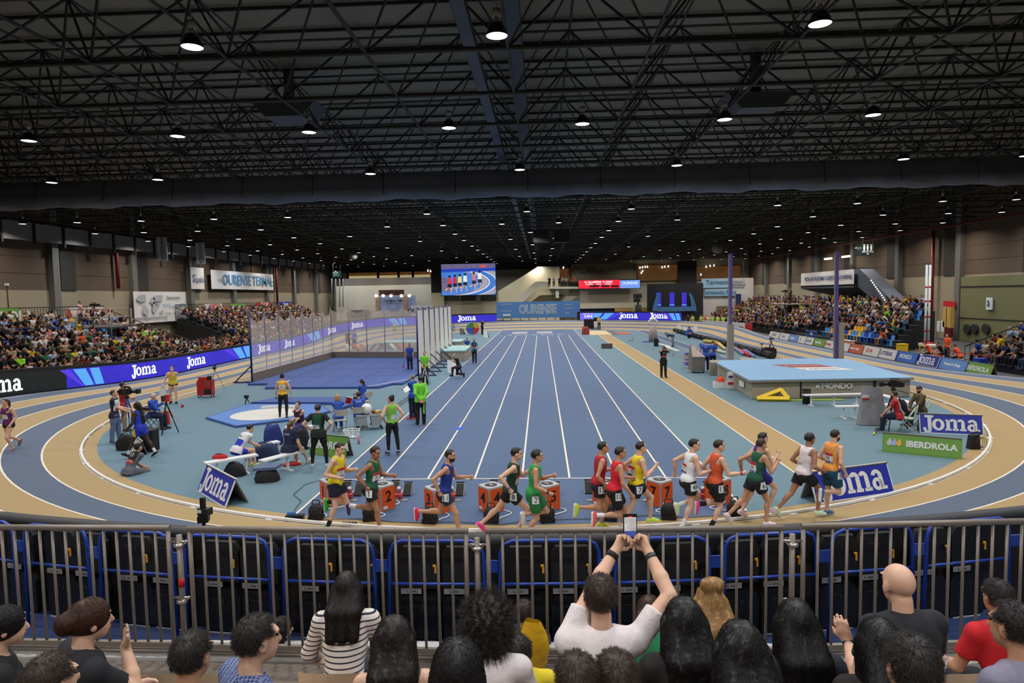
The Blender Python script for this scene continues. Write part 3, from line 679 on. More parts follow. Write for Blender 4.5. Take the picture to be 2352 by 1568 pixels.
        if vox < .014 and len(F): objs.append(strands(Field(pr, inf, .03*s, None, .014), V, hd, H, hk, hc, root))
    if cap:
        V, F = Field([skull, ('c', hd+H@vec(0, .07*s, .06*s), hd+H@vec(0, .13*s, .05*s), .03*s, .03*s)], .014, .02, lambda G: np.maximum((.035-((G-hd)@H)[..., 2]/s)*s, 0*G[..., 0]-1), .014).mesh(); objs.append(npmesh('cap', V, F, cloth(cap), None, root))
    # eyes, mouth, beard
    Hm = Matrix([list(H[i])+[0] for i in range(3)]+[[0, 0, 0, 1]]); 
    Ht = Matrix.Translation(Vector(hd)) @ Hm
    for q in (-1, 1): mb = MB(); mb.use(M('eye_dark', (20, 16, 14), .3)); mb.ell((q*.03*s, .083*s, .012*s), (.014*s, .009*s, .006*s), 8, Ht); mb.box((q*.03*s, .09*s, .033*s), (.026*s, .012*s, .005*s), 0, Ht); objs.append(mb.build('eye', None, root))
    mb = MB(); mb.use(M('lip', (140, 70, 64), .5)); mb.ell((0, .093*s, -.056*s), (.022*s, .01*s, .006*s), 8, Ht); objs.append(mb.build('mouth', None, root))
    if beard:
        V, F = Field([P['head'][1], P['head'][2]], .006, .02, lambda G: np.maximum(((G-hd)@H)[..., 2]+.035*s, -(((G-hd)@H)[..., 1]-.0)), .012).mesh()
        if len(F): objs.append(npmesh('beard', V, F, hairm('dark'), None, root))
    for o in objs: o.location = (0, 0, dz)
    J['dz'] = dz; J['P'] = P; J['root'] = root; J['FB'] = FB
    if extra: extra(J, root)
    for o in root.children:
        if o not in objs: o.location.z += dz
    return root
def world(J, p):                                   # a point of the pose in world space
    r = J['root']; return Matrix.LocRotScale(r.location, r.rotation_euler, None) @ (Vector(p)+Vector((0, 0, J['dz'])))
# ---------------------------------------------------------------- boards, far wall, banners, stands
def PR(P):
    d = Vector(P)-O; w = d.dot(_f); return 1176+FPX*d.dot(_r)/w, 784-FPX*d.dot(_u)/w
RB = RO+.14; LS = YF-YN
def lp(s_, r=RB, dz=0.):                          # board line along the left straight and round the far bend
    if s_ < 0: a = math.pi-s_/r; c = (XC, YN)
    elif s_ < LS: x, y = XC-r, YN+s_; a = None
    elif s_ > LS+math.pi*r: x, y = XC+r, YF-(s_-LS-math.pi*r); a = None
    else: a = math.pi-(s_-LS)/r; c = (XC, YF)
    if a is not None: x, y = c[0]+r*math.cos(a), c[1]+r*math.sin(a)
    return Vector((x, y, tz(RO, bankf(x, y))+dz))
SG = [(s_*.25, PR(lp(s_*.25, RB, .6))[0]) for s_ in range(-40, 640)]
def s_at(px, lo=-20, hi=200): return min((q for q in SG if lo <= q[0] <= hi), key=lambda q: abs(q[1]-px))[0]
LED = M('led_blue', (48, 38, 205), emit=.9, var=.25, scale=.6); LEDN = M('led_navy', (30, 24, 110), emit=.5, var=.2, scale=.7); LEDK = M('led_dark_green', (10, 32, 34), emit=.3); LEDC = M('led_cyan', (90, 175, 255), emit=.95); LEDV = M('led_violet', (86, 60, 235), emit=.9); LEDW = M('led_white', (240, 244, 255), emit=1.25); BLK = M('black_matt', (14, 14, 15), .7)
def led_board(name, s0, s1, label, mat, zt=1.02, head=True, extra=None):
    n_ = max(1, int((s1-s0)/1.0)); ss = [s0+(s1-s0)*i/n_ for i in range(n_+1)]
    mb = MB(); mb.use(BLK)
    def strip(r0, r1, z0, z1):
        k = len(mb.v)
        for s_ in ss:
            for r, z in ((r0, z0), (r0, z1), (r1, z1), (r1, z0)): mb.v.append(tuple(lp(s_, r, z)))
        for i in range(n_):
            for q in range(4): q2 = (q+1) % 4; mb.face((k+4*i+q, k+4*i+q2, k+4*i+4+q2, k+4*i+4+q))
        mb.face((k, k+3, k+2, k+1)); k2 = k+4*n_; mb.face((k2, k2+1, k2+2, k2+3))
    strip(RB, RB+.25, .0, zt+(.17 if head else .0))
    o = mb.build(name); tag(o, label, 'advertising board')
    mb = MB(); mb.use(mat); k = len(mb.v)
    for s_ in ss: mb.v += [tuple(lp(s_, RB-.01, .04)), tuple(lp(s_, RB-.01, zt))]
    for i in range(n_): mb.face((k+2*i, k+2*i+1, k+2*i+3, k+2*i+2))
    mb.build('screen', None, o); return o
def led_word(o, s_c, uh=.5, z0=.26, st_=1.2): joma(LEDW, lambda u, v: tuple(lp(s_c+(u-WMW/2)*uh*st_, RB-.02, z0+v*uh)), 'lettering', o)
def led_rays(o, s_c, w=3., flip=1):
    for i, (a, b, c, d, m_) in enumerate(((-.5, -.3, -.05, .0, LEDV), (-.22, .05, .02, .22, LEDC), (.14, .36, .26, .46, LEDC))):
        q = [(a, 1.), (b, 1.), (d, .04), (c, .04)]; mb = MB(); mb.use(m_); mb.poly([tuple(lp(s_c+flip*u*w, RB-.02, .04+v*.94)) for u, v in q]); mb.build('lit_ray', None, o)
sA, sB = s_at(-40, -20, 20), s_at(149)
b1 = led_board('led_board', sA, sB, 'dark green led board with a cropped white sportswear word at left edge', LEDK); led_word(b1, s_at(10, -15, 10)-.2, .55, .2)
cuts = [149, 232, 400, 577]; 
b2 = led_board('led_board', sB, s_at(577), 'blue led board with two white sportswear words beside the left lanes', LED); led_rays(b2, s_at(190), 3.4); led_word(b2, s_at(332)); led_word(b2, s_at(452)); led_rays(b2, s_at(548), 5)
b3 = led_board('led_board', s_at(577), s_at(958, 0, 75), 'long blue led board seen through the throwing cage net', LED)
for px in (606, 666, 762, 820): led_word(b3, s_at(px, 0, 75))
led_rays(b3, s_at(715), 6); led_rays(b3, s_at(905, 0, 75), 5)
sE = s_at(1139, 30, 200); b4 = led_board('led_board', s_at(958, 0, 85), sE, 'blue led board under the giant video screen at the far bend', LED); led_word(b4, s_at(990, 30, 200)); led_word(b4, s_at(1073, 30, 200), .56)
sF, sG_ = s_at(1332, 60, 200), s_at(1565, 60, 200)
b5 = led_board('led_board', sF+2.4, sG_, 'blue led board with two white words right of the stopwatch panel', LED); led_rays(b5, s_at(1395, 60, 200), 5, -1); led_word(b5, s_at(1443, 60, 200), .58); led_word(b5, s_at(1511, 60, 200), .58); led_rays(b5, s_at(1545, 60, 200), 3)
b6 = led_board('time_display', sF, sF+2.3, 'violet stopwatch display reading 2:49.8 beside the turquoise city banner', M('led_lilac', (120, 105, 245), emit=1.0))
p = lp(sF+1.15, RB-.05, .5); text('2:49.8', .5, LEDW, p, rz=-.3, parent=b6, bold=.01); text('1.500 Hombres Final', .2, LEDW, p+Vector((0, 0, .38)), rz=-.3, parent=b6)
def pan(name, x0, y0, x1, y1, Y, mat, label=None, cat=None, dep=.2, parent=None, kind=None):
    a, b = UY(x0, y0, Y), UY(x1, y1, Y); mb = MB(); mb.use(mat); mb.bx(min(a.x, b.x), max(a.x, b.x), Y, Y+dep, min(a.z, b.z), max(a.z, b.z)); o = mb.build(name, None, parent)
    if kind: o['kind'] = kind
    elif label: tag(o, label, cat)
    return o
def ptext(body, px, py, Y, size, mat, parent=None, **k): return text(body, size, mat, UY(px, py, Y), parent=parent, **k)
# far wall of the hall
mb = MB(); mb.use(M('far_grey_wall', (165, 160, 142), .8, var=.05, scale=.3)); mb.bx(-42, 42, YB, YB+.4, -.3, 13.6); struct(mb.build('wall_far'))
YW = YB-.6
WRM = M('warm_window', (120, 78, 34), emit=.35, var=.5, scale=.8); WRL = M('warm_light', (255, 240, 215), emit=4.); WRS = M('window_sky', (225, 205, 150), emit=.5)
pan('trim_gallery', 790, 640, 990, 657, 116, GRY, kind='structure', dep=3); pan('window_1', 795, 616, 990, 640, YW, WRM, kind='structure'); 
w_ = pan('window_2', 798, 634, 988, 640, YW-.1, WRS, kind='structure')
for x in (795, 865, 912, 945): pan('trim_post', x, 612, x+6, 642, YW-.4, DKG, kind='structure')
pan('trim_header', 760, 600, 1330, 616, YW-.3, DKG, kind='structure')
pan('wall_column_far', 990, 600, 1014, 672, 112, DKG, kind='structure', dep=1); pan('wall_column_base', 990, 672, 1020, 730, 112, CHW, kind='structure', dep=1)
pan('wall_under_screen', 1014, 670, 1146, 735, 113, CHW, kind='structure')
pan('wall_far_left_added', 770, 657, 992, 737, 115.6, M('lit_grey_wall', (186, 184, 172), .8, var=.04, scale=.4), kind='structure')  # pale sheet added ahead of the far wall, clear of the gallery's shade
# stair wall: pale slab with sloping dark upper part and white balustrades
Ys = 114
def ppoly(name, pts, Y, mat, dep=.25, kind='structure', label=None, cat=None, parent=None):
    mb = MB(); mb.use(mat); mb.prism([tuple(UY(x, y, Y)) for x, y in pts], (0, dep, 0)); o = mb.build(name, None, parent)
    if label: tag(o, label, cat)
    elif kind and not parent: o['kind'] = kind
    return o
ppoly('wall_stair', [(1139, 735), (1139, 672), (1236, 612), (1285, 612), (1285, 735)], Ys, CHW)
ppoly('trim_balustrade_wall', [(1170, 700), (1228, 648), (1240, 646), (1262, 648), (1262, 660), (1240, 659), (1192, 700)], Ys-1.2, M('balustrade', (226, 222, 200), .7))
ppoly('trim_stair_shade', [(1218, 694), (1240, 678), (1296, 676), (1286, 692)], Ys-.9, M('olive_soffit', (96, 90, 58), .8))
ppoly('trim_stair_flight', [(1280, 700), (1322, 660), (1335, 660), (1335, 672), (1300, 702)], Ys-1., M('stair_side', (186, 180, 160), .8))
ppoly('floor_balcony', [(1262, 658), (1340, 658), (1340, 663), (1262, 663)], Ys-2.5, M('balustrade', (226, 222, 200), .7), 2.5)
pan('trim_balcony_post', 1276, 662, 1284, 684, Ys-2, M('balustrade', (226, 222, 200), .7), kind='structure'); pan('window_3', 1284, 613, 1307, 645, YW, WRM, kind='structure')
pan('wall_restaurant', 1312, 607, 1462, 645, YW-2, M('dark_olive_wall', (112, 106, 88), .8), kind='structure'); ptext('CAFETERIA', 1340, 615, YW-2.1, 1.0, M('dim_letters', (40, 40, 36), .8), align='CENTER')['kind'] = 'structure'; ptext('RESTAURANTE', 1346, 625, YW-2.1, 1.0, M('dim_letters', (40, 40, 36), .8))['kind'] = 'structure'
pan('window_4', 1465, 610, 1560, 643, YW, WRM, kind='structure'); pan('window_5', 1600, 612, 1700, 640, YW, WRM, kind='structure'); pan('trim_dark_column', 1558, 600, 1600, 655, YW-1, BLK, kind='structure', dep=1)
for i, (x, y) in enumerate([(1470, 615), (1476, 614), (1482, 613), (1487, 613), (1521, 614), (1527, 613), (1535, 612), (1622, 613), (1631, 611), (1640, 610), (1610, 631), (983, 622), (989, 623), (1294, 615), (1473, 627), (1476, 623)]):
    mb = MB(); mb.ell((0, 0, 0), (.14, .14, .12), 8); mb.ell((0, 0, .18), (.06, .06, .1), 6); o = mb.build('spot_lamp', WRL); o.location = UY(x, y, YW-.5); tag(o, 'small warm spot lamp glowing in the gallery windows at the far end', 'lamp', 'gallery spot lamps')
# giant screen with a lit race picture made of flat lit shapes (its own display)
YS_ = 110; a, b = UY(1013, 607, YS_), UY(1139, 676, YS_)
mb = MB(); mb.use(BLK); mb.bx(a.x-.1, b.x+.1, YS_, YS_+.5, b.z-.1, a.z+.1); for_ = mb
scr = mb.build('video_screen'); tag(scr, 'giant lit video screen showing runners on a blue track', 'screen')
sw, sh = b.x-a.x, a.z-b.z
SC = lambda n_, c, e=.95: M('screen_'+n_, c, emit=e, var=.15, scale=.8)
lay = [0]
def sq(pts, m_, n_='screen_shape'):
    lay[0] += 1; mb = MB(); mb.use(m_); mb.poly([(a.x+u*sw, YS_-.02-.002*lay[0], b.z+v*sh) for u, v in pts]); return mb.build(n_, None, scr)
sq([(0, 0), (1, 0), (1, 1), (0, 1)], SC('blue', (70, 130, 215)), 'picture')
def arc(cx, cy, rx, ry, w, m_, a0=-80, a1=95):
    n_ = 18; lay[0] += 1; mb = MB(); mb.use(m_)
    for i in range(n_):
        t0, t1 = math.radians(a0+(a1-a0)*i/n_), math.radians(a0+(a1-a0)*(i+1)/n_)
        q = [(cx+rx*math.cos(t0), cy+ry*math.sin(t0)), (cx+rx*math.cos(t1), cy+ry*math.sin(t1)), (cx+(rx+w)*math.cos(t1), cy+(ry+w)*math.sin(t1)), (cx+(rx+w)*math.cos(t0), cy+(ry+w)*math.sin(t0))]
        mb.poly([(a.x+max(0, min(1, u))*sw, YS_-.02-.002*lay[0], b.z+max(0, min(1, v))*sh) for u, v in q])
    mb.build('picture_lane', None, scr)
arc(.1, .40, .66, .40, .10, SC('lane_grey', (168, 160, 172))); arc(.1, .40, .78, .42, .015, LEDW); arc(.1, .40, .80, .44, .09, SC('lane_blue', (58, 120, 205))); arc(.1, .4, .92, .52, .015, LEDW); arc(.1, .4, .94, .55, .12, SC('lane_grey', (168, 160, 172)))
sq([(0, .83), (1, .83), (1, 1), (0, 1)], M('screen_crowd', (120, 110, 150), emit=.8, var=.9, scale=6), 'picture'); sq([(0, .74), (1, .76), (1, .86), (0, .84)], SC('board', (40, 70, 190)), 'picture'); sq([(.72, .87), (.83, .87), (.83, .96), (.72, .96)], SC('red', (205, 90, 80)), 'picture')
sq([(0, .15), (.18, .1), (.2, .5), (0, .6)], M('screen_crowd', (120, 110, 150), emit=.8, var=.9, scale=6), 'picture')
for i, (u, v, c) in enumerate([(.15, .36, (215, 60, 80)), (.25, .38, (215, 40, 70)), (.34, .4, (225, 225, 120)), (.44, .42, (235, 235, 245)), (.6, .46, (210, 120, 130)), (.71, .5, (240, 240, 245))]):
    q = SC('kit%d' % i, c); sk_ = SC('skin', (205, 160, 150)); dk = SC('dark', (28, 28, 50), .6)
    sq([(u-.035, v), (u+.035, v), (u+.03, v+.2), (u-.03, v+.2)], q, 'picture_runner'); sq([(u-.018, v+.21), (u+.02, v+.21), (u+.02, v+.28), (u-.018, v+.28)], dk, 'picture_runner'); sq([(u-.035, v-.11), (u+.035, v-.11), (u+.035, v), (u-.035, v)], dk, 'picture_runner')
    sq([(u+.0, v-.11), (u+.025, v-.11), (u+.04, v-.3), (u+.02, v-.3)], sk_, 'picture_runner'); sq([(u-.03, v-.11), (u-.01, v-.11), (u-.06, v-.22), (u-.1, v-.18), (u-.08, v-.16)], sk_, 'picture_runner')
for x in (1020, 1058, 1104): pan('photo_print', x, 676, x+(36 if x > 1020 else 34), 690, 112.8, M('photo_grey', (90, 88, 84), .6, var=.8, scale=5), 'framed black and white photo strip %s under the giant screen' % {1020: 'at the left end', 1058: 'in the middle', 1104: 'at the right end'}[x], 'picture', .05)
# turquoise city banner, scoreboard, cream screen, stage
OBL = M('banner_blue', (84, 136, 200), .7, var=.12, scale=2.5, bump=.3); WHP = M('white_print', (215, 218, 220), .6); LBT = M('pale_blue_print', (120, 165, 205), .6)
ob = pan('city_banner', 1140, 694, 1332, 728, 99, OBL, 'wide blue fabric banner with outlined OURENSE lettering at the far bend', 'banner', .1)
ptext('OURENSE', 1235, 711, 98.97, 1.85, WHP, ob, bold=.1, xs=.7); ptext('OURENSE', 1235, 711, 98.93, 1.85, LBT, ob, bold=.01, xs=.7)
for x, y, t in ((1163, 699, 'ATLETISMO'), (1163, 714, 'CONCELLO'), (1306, 700, 'XUNTA'), (1306, 708, 'CONCELLO'), (1304, 719, 'RFEA')): ptext(t, x, y, 98.95, .32, WHP, ob)
pan('label_patch', 1155, 721, 1173, 726, 98.9, WHP, parent=ob, dep=.05)
mb = MB(); mb.use(BLK)
for x in range(1155, 1330, 20): q = UY(x, 728, 99.2); mb.tube(q, (q.x, q.y, .8), .05, n=5)
mb.build('frame', None, ob)
sb = pan('scoreboard', 1328, 643, 1471, 662, 110, BLK, 'red and blue led scoreboard hung below the restaurant gallery', 'scoreboard', .4)
pan('screen', 1329, 644, 1424, 661, 109.98, M('led_red', (225, 25, 50), emit=1.2), parent=sb, dep=.02); pan('screen', 1424, 643.5, 1470, 661, 109.98, M('led_paleblue', (120, 160, 240), emit=1.), parent=sb, dep=.02)
ptext('D. VILLASEÑOR  O. ROJAS', 1375, 647.5, 109.9, .42, LEDW, sb, bold=.01, xs=.95); ptext('DORSAL      FINAL      MARCA', 1375, 652.5, 109.9, .36, LEDW, sb, xs=.9); pan('dark_cell', 1354, 655, 1376, 659, 109.95, BLK, parent=sb, dep=.02); pan('dark_cell', 1381, 655, 1399, 659, 109.95, BLK, parent=sb, dep=.02); pan('dark_cell', 1403, 655, 1421, 659, 109.95, BLK, parent=sb, dep=.02)
ptext('OURENSE', 1447, 650, 109.9, .6, LEDW, sb)
pan('projection_sheet', 1332, 660, 1491, 706, 112, M('cream_sheet', (212, 202, 176), .8, var=.04, scale=.5), 'large cream sheet hung under the scoreboard', 'sheet', .1)
pan('wall_blue_low', 1332, 706, 1412, 717, 112.5, M('deep_blue', (26, 38, 84), .6), kind='structure'); pan('door_1', 1412, 707, 1452, 716, 112, M('yellow_wood', (196, 158, 78), .6), kind='structure'); pan('door_2', 1473, 706, 1491, 716, 112, M('yellow_wood', (196, 158, 78), .6), kind='structure')
st = pan('stage_box', 1488, 652, 1615, 735, 108, BLK, 'black fabric stage box with blue light columns at the far right', 'stage', 1.)
for i, x in enumerate((1507, 1538, 1566)): q = pan('light_column', x, 672, x+11, 704, 107.9, LED, parent=st, dep=.05)
for i, x in enumerate((1507, 1538, 1566)): pan('light_edge', x, 699, x+11, 701, 107.85, LEDC, parent=st, dep=.04)
mb = MB(); mb.use(M('stage_blue_print', (84, 150, 205), emit=.25, var=.4, scale=3)); 
for sg in (1, -1):
    pts = []
    for i in range(9): t = i/8; xx = 1508-8*math.sin(t*2.4)+ (0 if 1 else 0); pts.append((1505+9*abs(t)**2.2 if sg > 0 else 1594-9*abs(t)**2.2, 714-40*t))
    L_ = [(x-(6 if sg > 0 else -6)*(1-.6*i/8), y) for i, (x, y) in enumerate(pts)]; R2 = [(x+(6 if sg > 0 else -6)*(1-.6*i/8), y) for i, (x, y) in enumerate(pts)]
    mb = MB(); mb.use(MATS['stage_blue_print']); mb.prism([tuple(UY(x, y, 107.4)) for x, y in L_+R2[::-1]], (0, .3, 0)); mb.build('arch_leg', None, st)
pan('stage_front', 1512, 705, 1588, 714, 107.3, M('stage_blue_print', (84, 150, 205), emit=.25), parent=st, dep=.2)
mb = MB(); mb.use(BLK); q = UY(1466, 717, 104); mb.tube((q.x, q.y, .5), UY(1466, 700, 104), .5, n=10); mb.tube(UY(1466, 700, 104), UY(1464, 685, 104), .12, n=6); mb.box(tuple(UY(1463, 690, 104)), (1., .6, .5)); mb.box(tuple(UY(1464, 680, 104)), (1.1, .7, .7), .4); tag(mb.build('stage_light_tower'), 'black light tower in front of the cream sheet', 'light tower')
# right end of the far wall: pale banners, doors, office sign
pan('wall_right_end', 1612, 640, 1730, 740, 110, M('pinkish_wall', (196, 188, 182), .8), kind='structure', dep=.3)
PBL = M('pale_blue_banner', (140, 172, 192), .7, var=.1, scale=2)
t1 = pan('exhibition_banner', 1612, 641, 1688, 660, 109.7, PBL, 'pale blue banner reading Termatalia above a second one', 'banner', .1); ptext('Termatalia', 1652, 648, 109.6, 1., M('navy_print', (50, 80, 110), .6), t1)
t2 = pan('exhibition_banner', 1618, 664, 1690, 679, 109.7, PBL, 'pale blue banner reading Termatalia Perú under the larger one', 'banner', .1); ptext('Termatalia Perú', 1652, 671, 109.6, .85, M('navy_print', (50, 80, 110), .6), t2)
pan('door_3', 1646, 703, 1675, 730, 109.6, M('door_olive', (110, 98, 72), .6), kind='structure', dep=.1); pan('trim_blue_door', 1690, 675, 1702, 725, 109.3, M('deep_blue', (26, 38, 84), .6), kind='structure', dep=.1)
of = pan('office_sign', 1678, 643, 1711, 666, 106, WHP, 'white sign reading OFICINA DE ATENCIÓN AL EXPOSITOR', 'sign', .1)
for i, t in enumerate(('OFICINA DE', 'ATENCIÓN AL', 'EXPOSITOR')): ptext(t, 1694, 648+i*6.2, 105.9, .42 if i else .3, INK, of)
# left far: tourist office kiosk, city board, green cross sign
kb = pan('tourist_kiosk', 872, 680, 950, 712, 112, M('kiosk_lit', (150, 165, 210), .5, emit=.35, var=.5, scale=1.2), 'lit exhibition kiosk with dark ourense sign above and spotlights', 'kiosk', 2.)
pan('kiosk_sign', 870, 666, 928, 678, 111.8, M('maroon', (70, 36, 32), .6), parent=kb, dep=.2); ptext('ourense', 904, 671, 111.6, 1.1, M('sign_ink', (30, 18, 16), .6), kb); ptext('TERMALISMO', 905, 691, 111.8, .62, INK, kb, bold=.01); ptext('RIBEIRA SACRA', 905, 697, 111.8, .4, INK, kb)
for x in (864, 880, 898, 922, 940): mb = MB(); q = UY(x, 679, 111.3); mb.ell(tuple(q), (.3, .2, .25), 8); mb.build('spot_lamp', WRL, kb)
pan('shelf_column', 925, 678, 936, 714, 111.5, M('kiosk_wood', (150, 128, 100), .6, var=.5, scale=2), parent=kb, dep=.5); pan('shelf_column', 862, 682, 872, 714, 111.5, M('kiosk_wood', (150, 128, 100), .6, var=.5, scale=2), parent=kb, dep=.5)
cb = pan('city_board', 944, 701, 993, 727, 100, WHP, 'white board with black OURENSE letters behind the cage', 'board', .1); ptext('OURENSE', 968, 714, 99.9, 1.15, INK, cb, xs=.85, bold=.01)
cb = pan('city_board', 803, 712, 848, 735, 100, M('dim_board', (120, 112, 106), .7), 'greyish board with dark OURENSE letters seen through the net', 'board', .1); ptext('OURENSE', 825, 723, 99.9, 1.1, M('maroon', (70, 36, 32), .6), cb, xs=.85, bold=.01)
gs = pan('exit_sign', 763, 623, 784, 638, 100, M('sign_green', (20, 70, 58), .5), 'dark green first aid sign with a white cross hung far left', 'sign', .1)
q = UY(771, 627, 99.9); mb = MB(); mb.use(WHP); mb.box(tuple(q), (.7, .03, .22)); mb.box(tuple(q), (.22, .03, .7)); mb.build('cross', None, gs); pan('white_bar', 765, 632, 779, 633.5, 99.9, WHP, parent=gs, dep=.03)
for x in (762, 771, 780, 788):
    mb = MB(); mb.use(M('pale_pipe', (150, 152, 150), .5)); q0, q1 = UY(x, 640, 112), UY(x, 705, 112); mb.tube(q0, q1, .09, n=6); tag(mb.build('conduit_pipe'), 'pale vertical conduit pipe on the far left wall', 'pipe', 'conduit pipes')
# banners on the left wall
def side_banner(name, x0, y0, x1, y1, X, mat, label, lines, cat='banner', dy=0):
    a_, b_ = UX(x0, y0, X), UX(x1, y1, X); z0, z1 = min(a_.z, b_.z), max(a_.z, b_.z); mb = MB(); mb.use(mat)
    n_ = 14
    ys = [a_.y+(b_.y-a_.y)*i/n_ for i in range(n_+1)]; sx = 1 if X < 0 else -1
    for i in range(n_):
        w0, w1 = .05*math.sin(i*2.1), .05*math.sin((i+1)*2.1); mb.prism([(X+w0*sx, ys[i], z0), (X+w1*sx, ys[i+1], z0), (X+w1*sx, ys[i+1], z1), (X+w0*sx, ys[i], z1)], (-.03*sx, 0, 0))
    o = mb.build(name); tag(o, label, cat)
    for body, fy, fz, size, mt, bd in lines: text(body, size, mt, (X+.09*sx, a_.y+(b_.y-a_.y)*fy, z1+(z0-z1)*fz), rz=math.pi/2*sx, parent=o, bold=bd)
    return o, a_, b_
NVY = M('navy_ink', (45, 60, 120), .6); SKY = M('sky_ink', (90, 150, 195), .6); GYI = M('grey_ink', (110, 118, 124), .7)
side_banner('company_banner', 437, 613, 471, 664, -37.35, WHT, 'white banner reading aqualia high on the left wall', [('aqualia', .55, .55, 1.0, NVY, 0), ('~', .2, .35, 1.2, SKY, .03)])
side_banner('thermal_banner', 484, 619, 629, 666, -37.35, WHT, 'long white banner reading OURENSE TERMAL high on the left wall', [('OURENSE TERMAL', .56, .5, 1.75, SKY, .03), ('CONCELLO', .16, .55, .55, GYI, 0), ('OURENSE', .93, .5, .45, GYI, 0)])
o, a_, b_ = side_banner('map_banner', 306, 669, 430, 735, -37.35, WHT, 'white banner with grey world map and sponsor marks on left wall', [('www.expourense.org', .28, .84, .6, GYI, 0), ('Expourense', .72, .2, .5, INK, 0), ('XUNTA', .58, .45, .4, SKY, 0), ('CONCELLO', .75, .52, .35, GYI, 0), ('ABANCA', .93, .45, .4, SKY, 0), ('Cámara', .6, .72, .35, GYI, 0), ('La Región', .86, .9, .4, INK, 0), ('INORDE', .78, .72, .35, GYI, 0)])
mb = MB(); mb.use(M('map_grey', (168, 172, 176), .8)); 
for cy, cz, ry, rz_ in ((.12, .22, .09, .16), (.17, .6, .05, .2), (.31, .3, .06, .1), (.33, .52, .05, .17), (.42, .22, .1, .15), (.47, .66, .04, .07), (.41, .42, .03, .1)):
    pts = [(-37.2, a_.y+(b_.y-a_.y)*(cy+ry*.9*math.cos(t)*(1+.25*math.sin(3*t+cy*40))), a_.z+(b_.z-a_.z)*(cz+rz_*.9*math.sin(t)*(1+.25*math.cos(2*t+cz*30)))) for t in [i*math.pi/8 for i in range(16)]]; mb.poly(pts)
mb.build('printed_map', None, o)
for i, (x, y0, y1) in enumerate(((377, 545, 600), (465, 558, 607))):
    a_, b_ = UX(x-6, y0, -33), UX(x+6, y1, -33); mb = MB(); mb.use(M('pennant_grey', (190, 196, 208), .8)); mb.box((-33, a_.y, (a_.z+b_.z)/2), (.9, .03, a_.z-b_.z)); o = mb.build('hanging_pennant'); tag(o, 'narrow grey ABANCA pennant hanging from the roof, %s one' % ('nearer' if i == 0 else 'farther'), 'pennant', 'hanging pennants')
    text('ABANCA', .5, NVY, (-33, a_.y-.03, (a_.z+b_.z)/2), rx=math.pi/2, parent=o).rotation_euler = (math.pi/2, math.pi/2, 0)
# right wall: balcony with banner, stair, signs
bx0, bx1 = 34.2, 38; ba, bb = UX(1840, 626, bx0), UX(1960, 655, bx0)
mb = MB(); mb.use(M('balcony_grey', (70, 72, 78), .7)); mb.prism([(bx0, bb.y, 4.9), (38, bb.y, 4.0), (38, bb.y, 5.2), (bx0, bb.y, 5.2)], (0, ba.y-bb.y, 0)); mb.bx(bx0, bx0+.15, bb.y, ba.y, 5.1, 6.3); struct(mb.build('floor_gallery_balcony'))
o, a_, b_ = side_banner('balcony_banner', 1840, 628, 1960, 652, bx0-.06, WHT, 'white banner reading PISTA DE ATLETISMO CUBERTA DE OURENSE on the balcony', []); o.name = 'balcony_banner'
text('PISTA DE ATLETISMO CUBERTA DE OURENSE', .62, NVY, (bx0-.16, a_.y+(b_.y-a_.y)*.54, (a_.z+b_.z)/2), rz=-math.pi/2, parent=o, bold=.015)
mb = MB(); mb.use(M('stair_grey_blue', (80, 88, 104), .6))
def stairp(px, py): return UX(px, py, 34.6)
P_ = [stairp(x, y) for x, y in ((1960, 618), (1975, 618), (2050, 690), (2050, 708), (2030, 708), (1960, 650))]; mb.prism([tuple(p) for p in P_], (1.4, 0, 0)); o = struct(mb.build('trim_gallery_stair'))
for i in range(12):
    t = i/11; q = stairp(2002+38*t, 644+54*t); mb = MB(); mb.ell((q.x-.05, q.y, q.z), (.06, .08, .08), 6); tag(mb.build('step_light', WRL), 'small lit step light in the row along the gallery stair', 'light', 'stair step lights')
sv = pan('service_sign', 1980, 560, 2007, 588, 66, M('sign_dark', (24, 40, 38), .5), 'dark hanging sign with toilet pictograms reading SERVICIOS', 'sign', .1)
for i, x in enumerate((1985, 1993, 2001)):
    q = UY(x, 568, 65.9); mb = MB(); mb.use(WHP); mb.ell((q.x, q.y, q.z+.22), (.07, .02, .07), 8); mb.box((q.x, q.y, q.z), (.16, .02, .26)); mb.box((q.x-.04, q.y, q.z-.22), (.05, .02, .2)); mb.box((q.x+.04, q.y, q.z-.22), (.05, .02, .2)); mb.build('pictogram', None, sv)
ptext('SERVICIOS', 1993, 578, 65.9, .24, WHP, sv); q = UY(1993, 584, 65.9); mb = MB(); mb.use(WHP); mb.poly([(q.x-.12, q.y, q.z), (q.x+.12, q.y, q.z), (q.x, q.y, q.z+.15)]); mb.build('arrow', None, sv)
s2 = pan('service_sign', 1967, 563, 1978, 588, 67, M('sign_dark', (24, 40, 38), .5), 'smaller dark hanging sign left of the toilet sign', 'sign', .1); ptext('M | H', 1972, 570, 66.9, .3, WHP, s2)
for i, (x, y) in enumerate(((1902, 594), (1943, 589))): mb = MB(); q = UX(x, y, 36.5); mb.box(tuple(q), (.3, 1.6, .2)); tag(mb.build('tube_light', M('tube_glow', (255, 245, 220), emit=5.)), 'lit tube light in the %s half of the balcony ceiling' % ('left', 'right')[i], 'light')
mb = MB(); mb.use(M('green_door', (112, 112, 78), .6)); a_, b_ = UX(2210, 640, 37.6), UX(2345, 850, 37.6); mb.bx(37.5, 37.9, 44.6, a_.y, 0, 5.6); mb.use(DKG); mb.bx(37.45, 37.5, 44.6, a_.y, 4.7, 4.8); mb.bx(37.45, 37.5, 44.6, a_.y, 2.0, 2.06); struct(mb.build('door_4'))
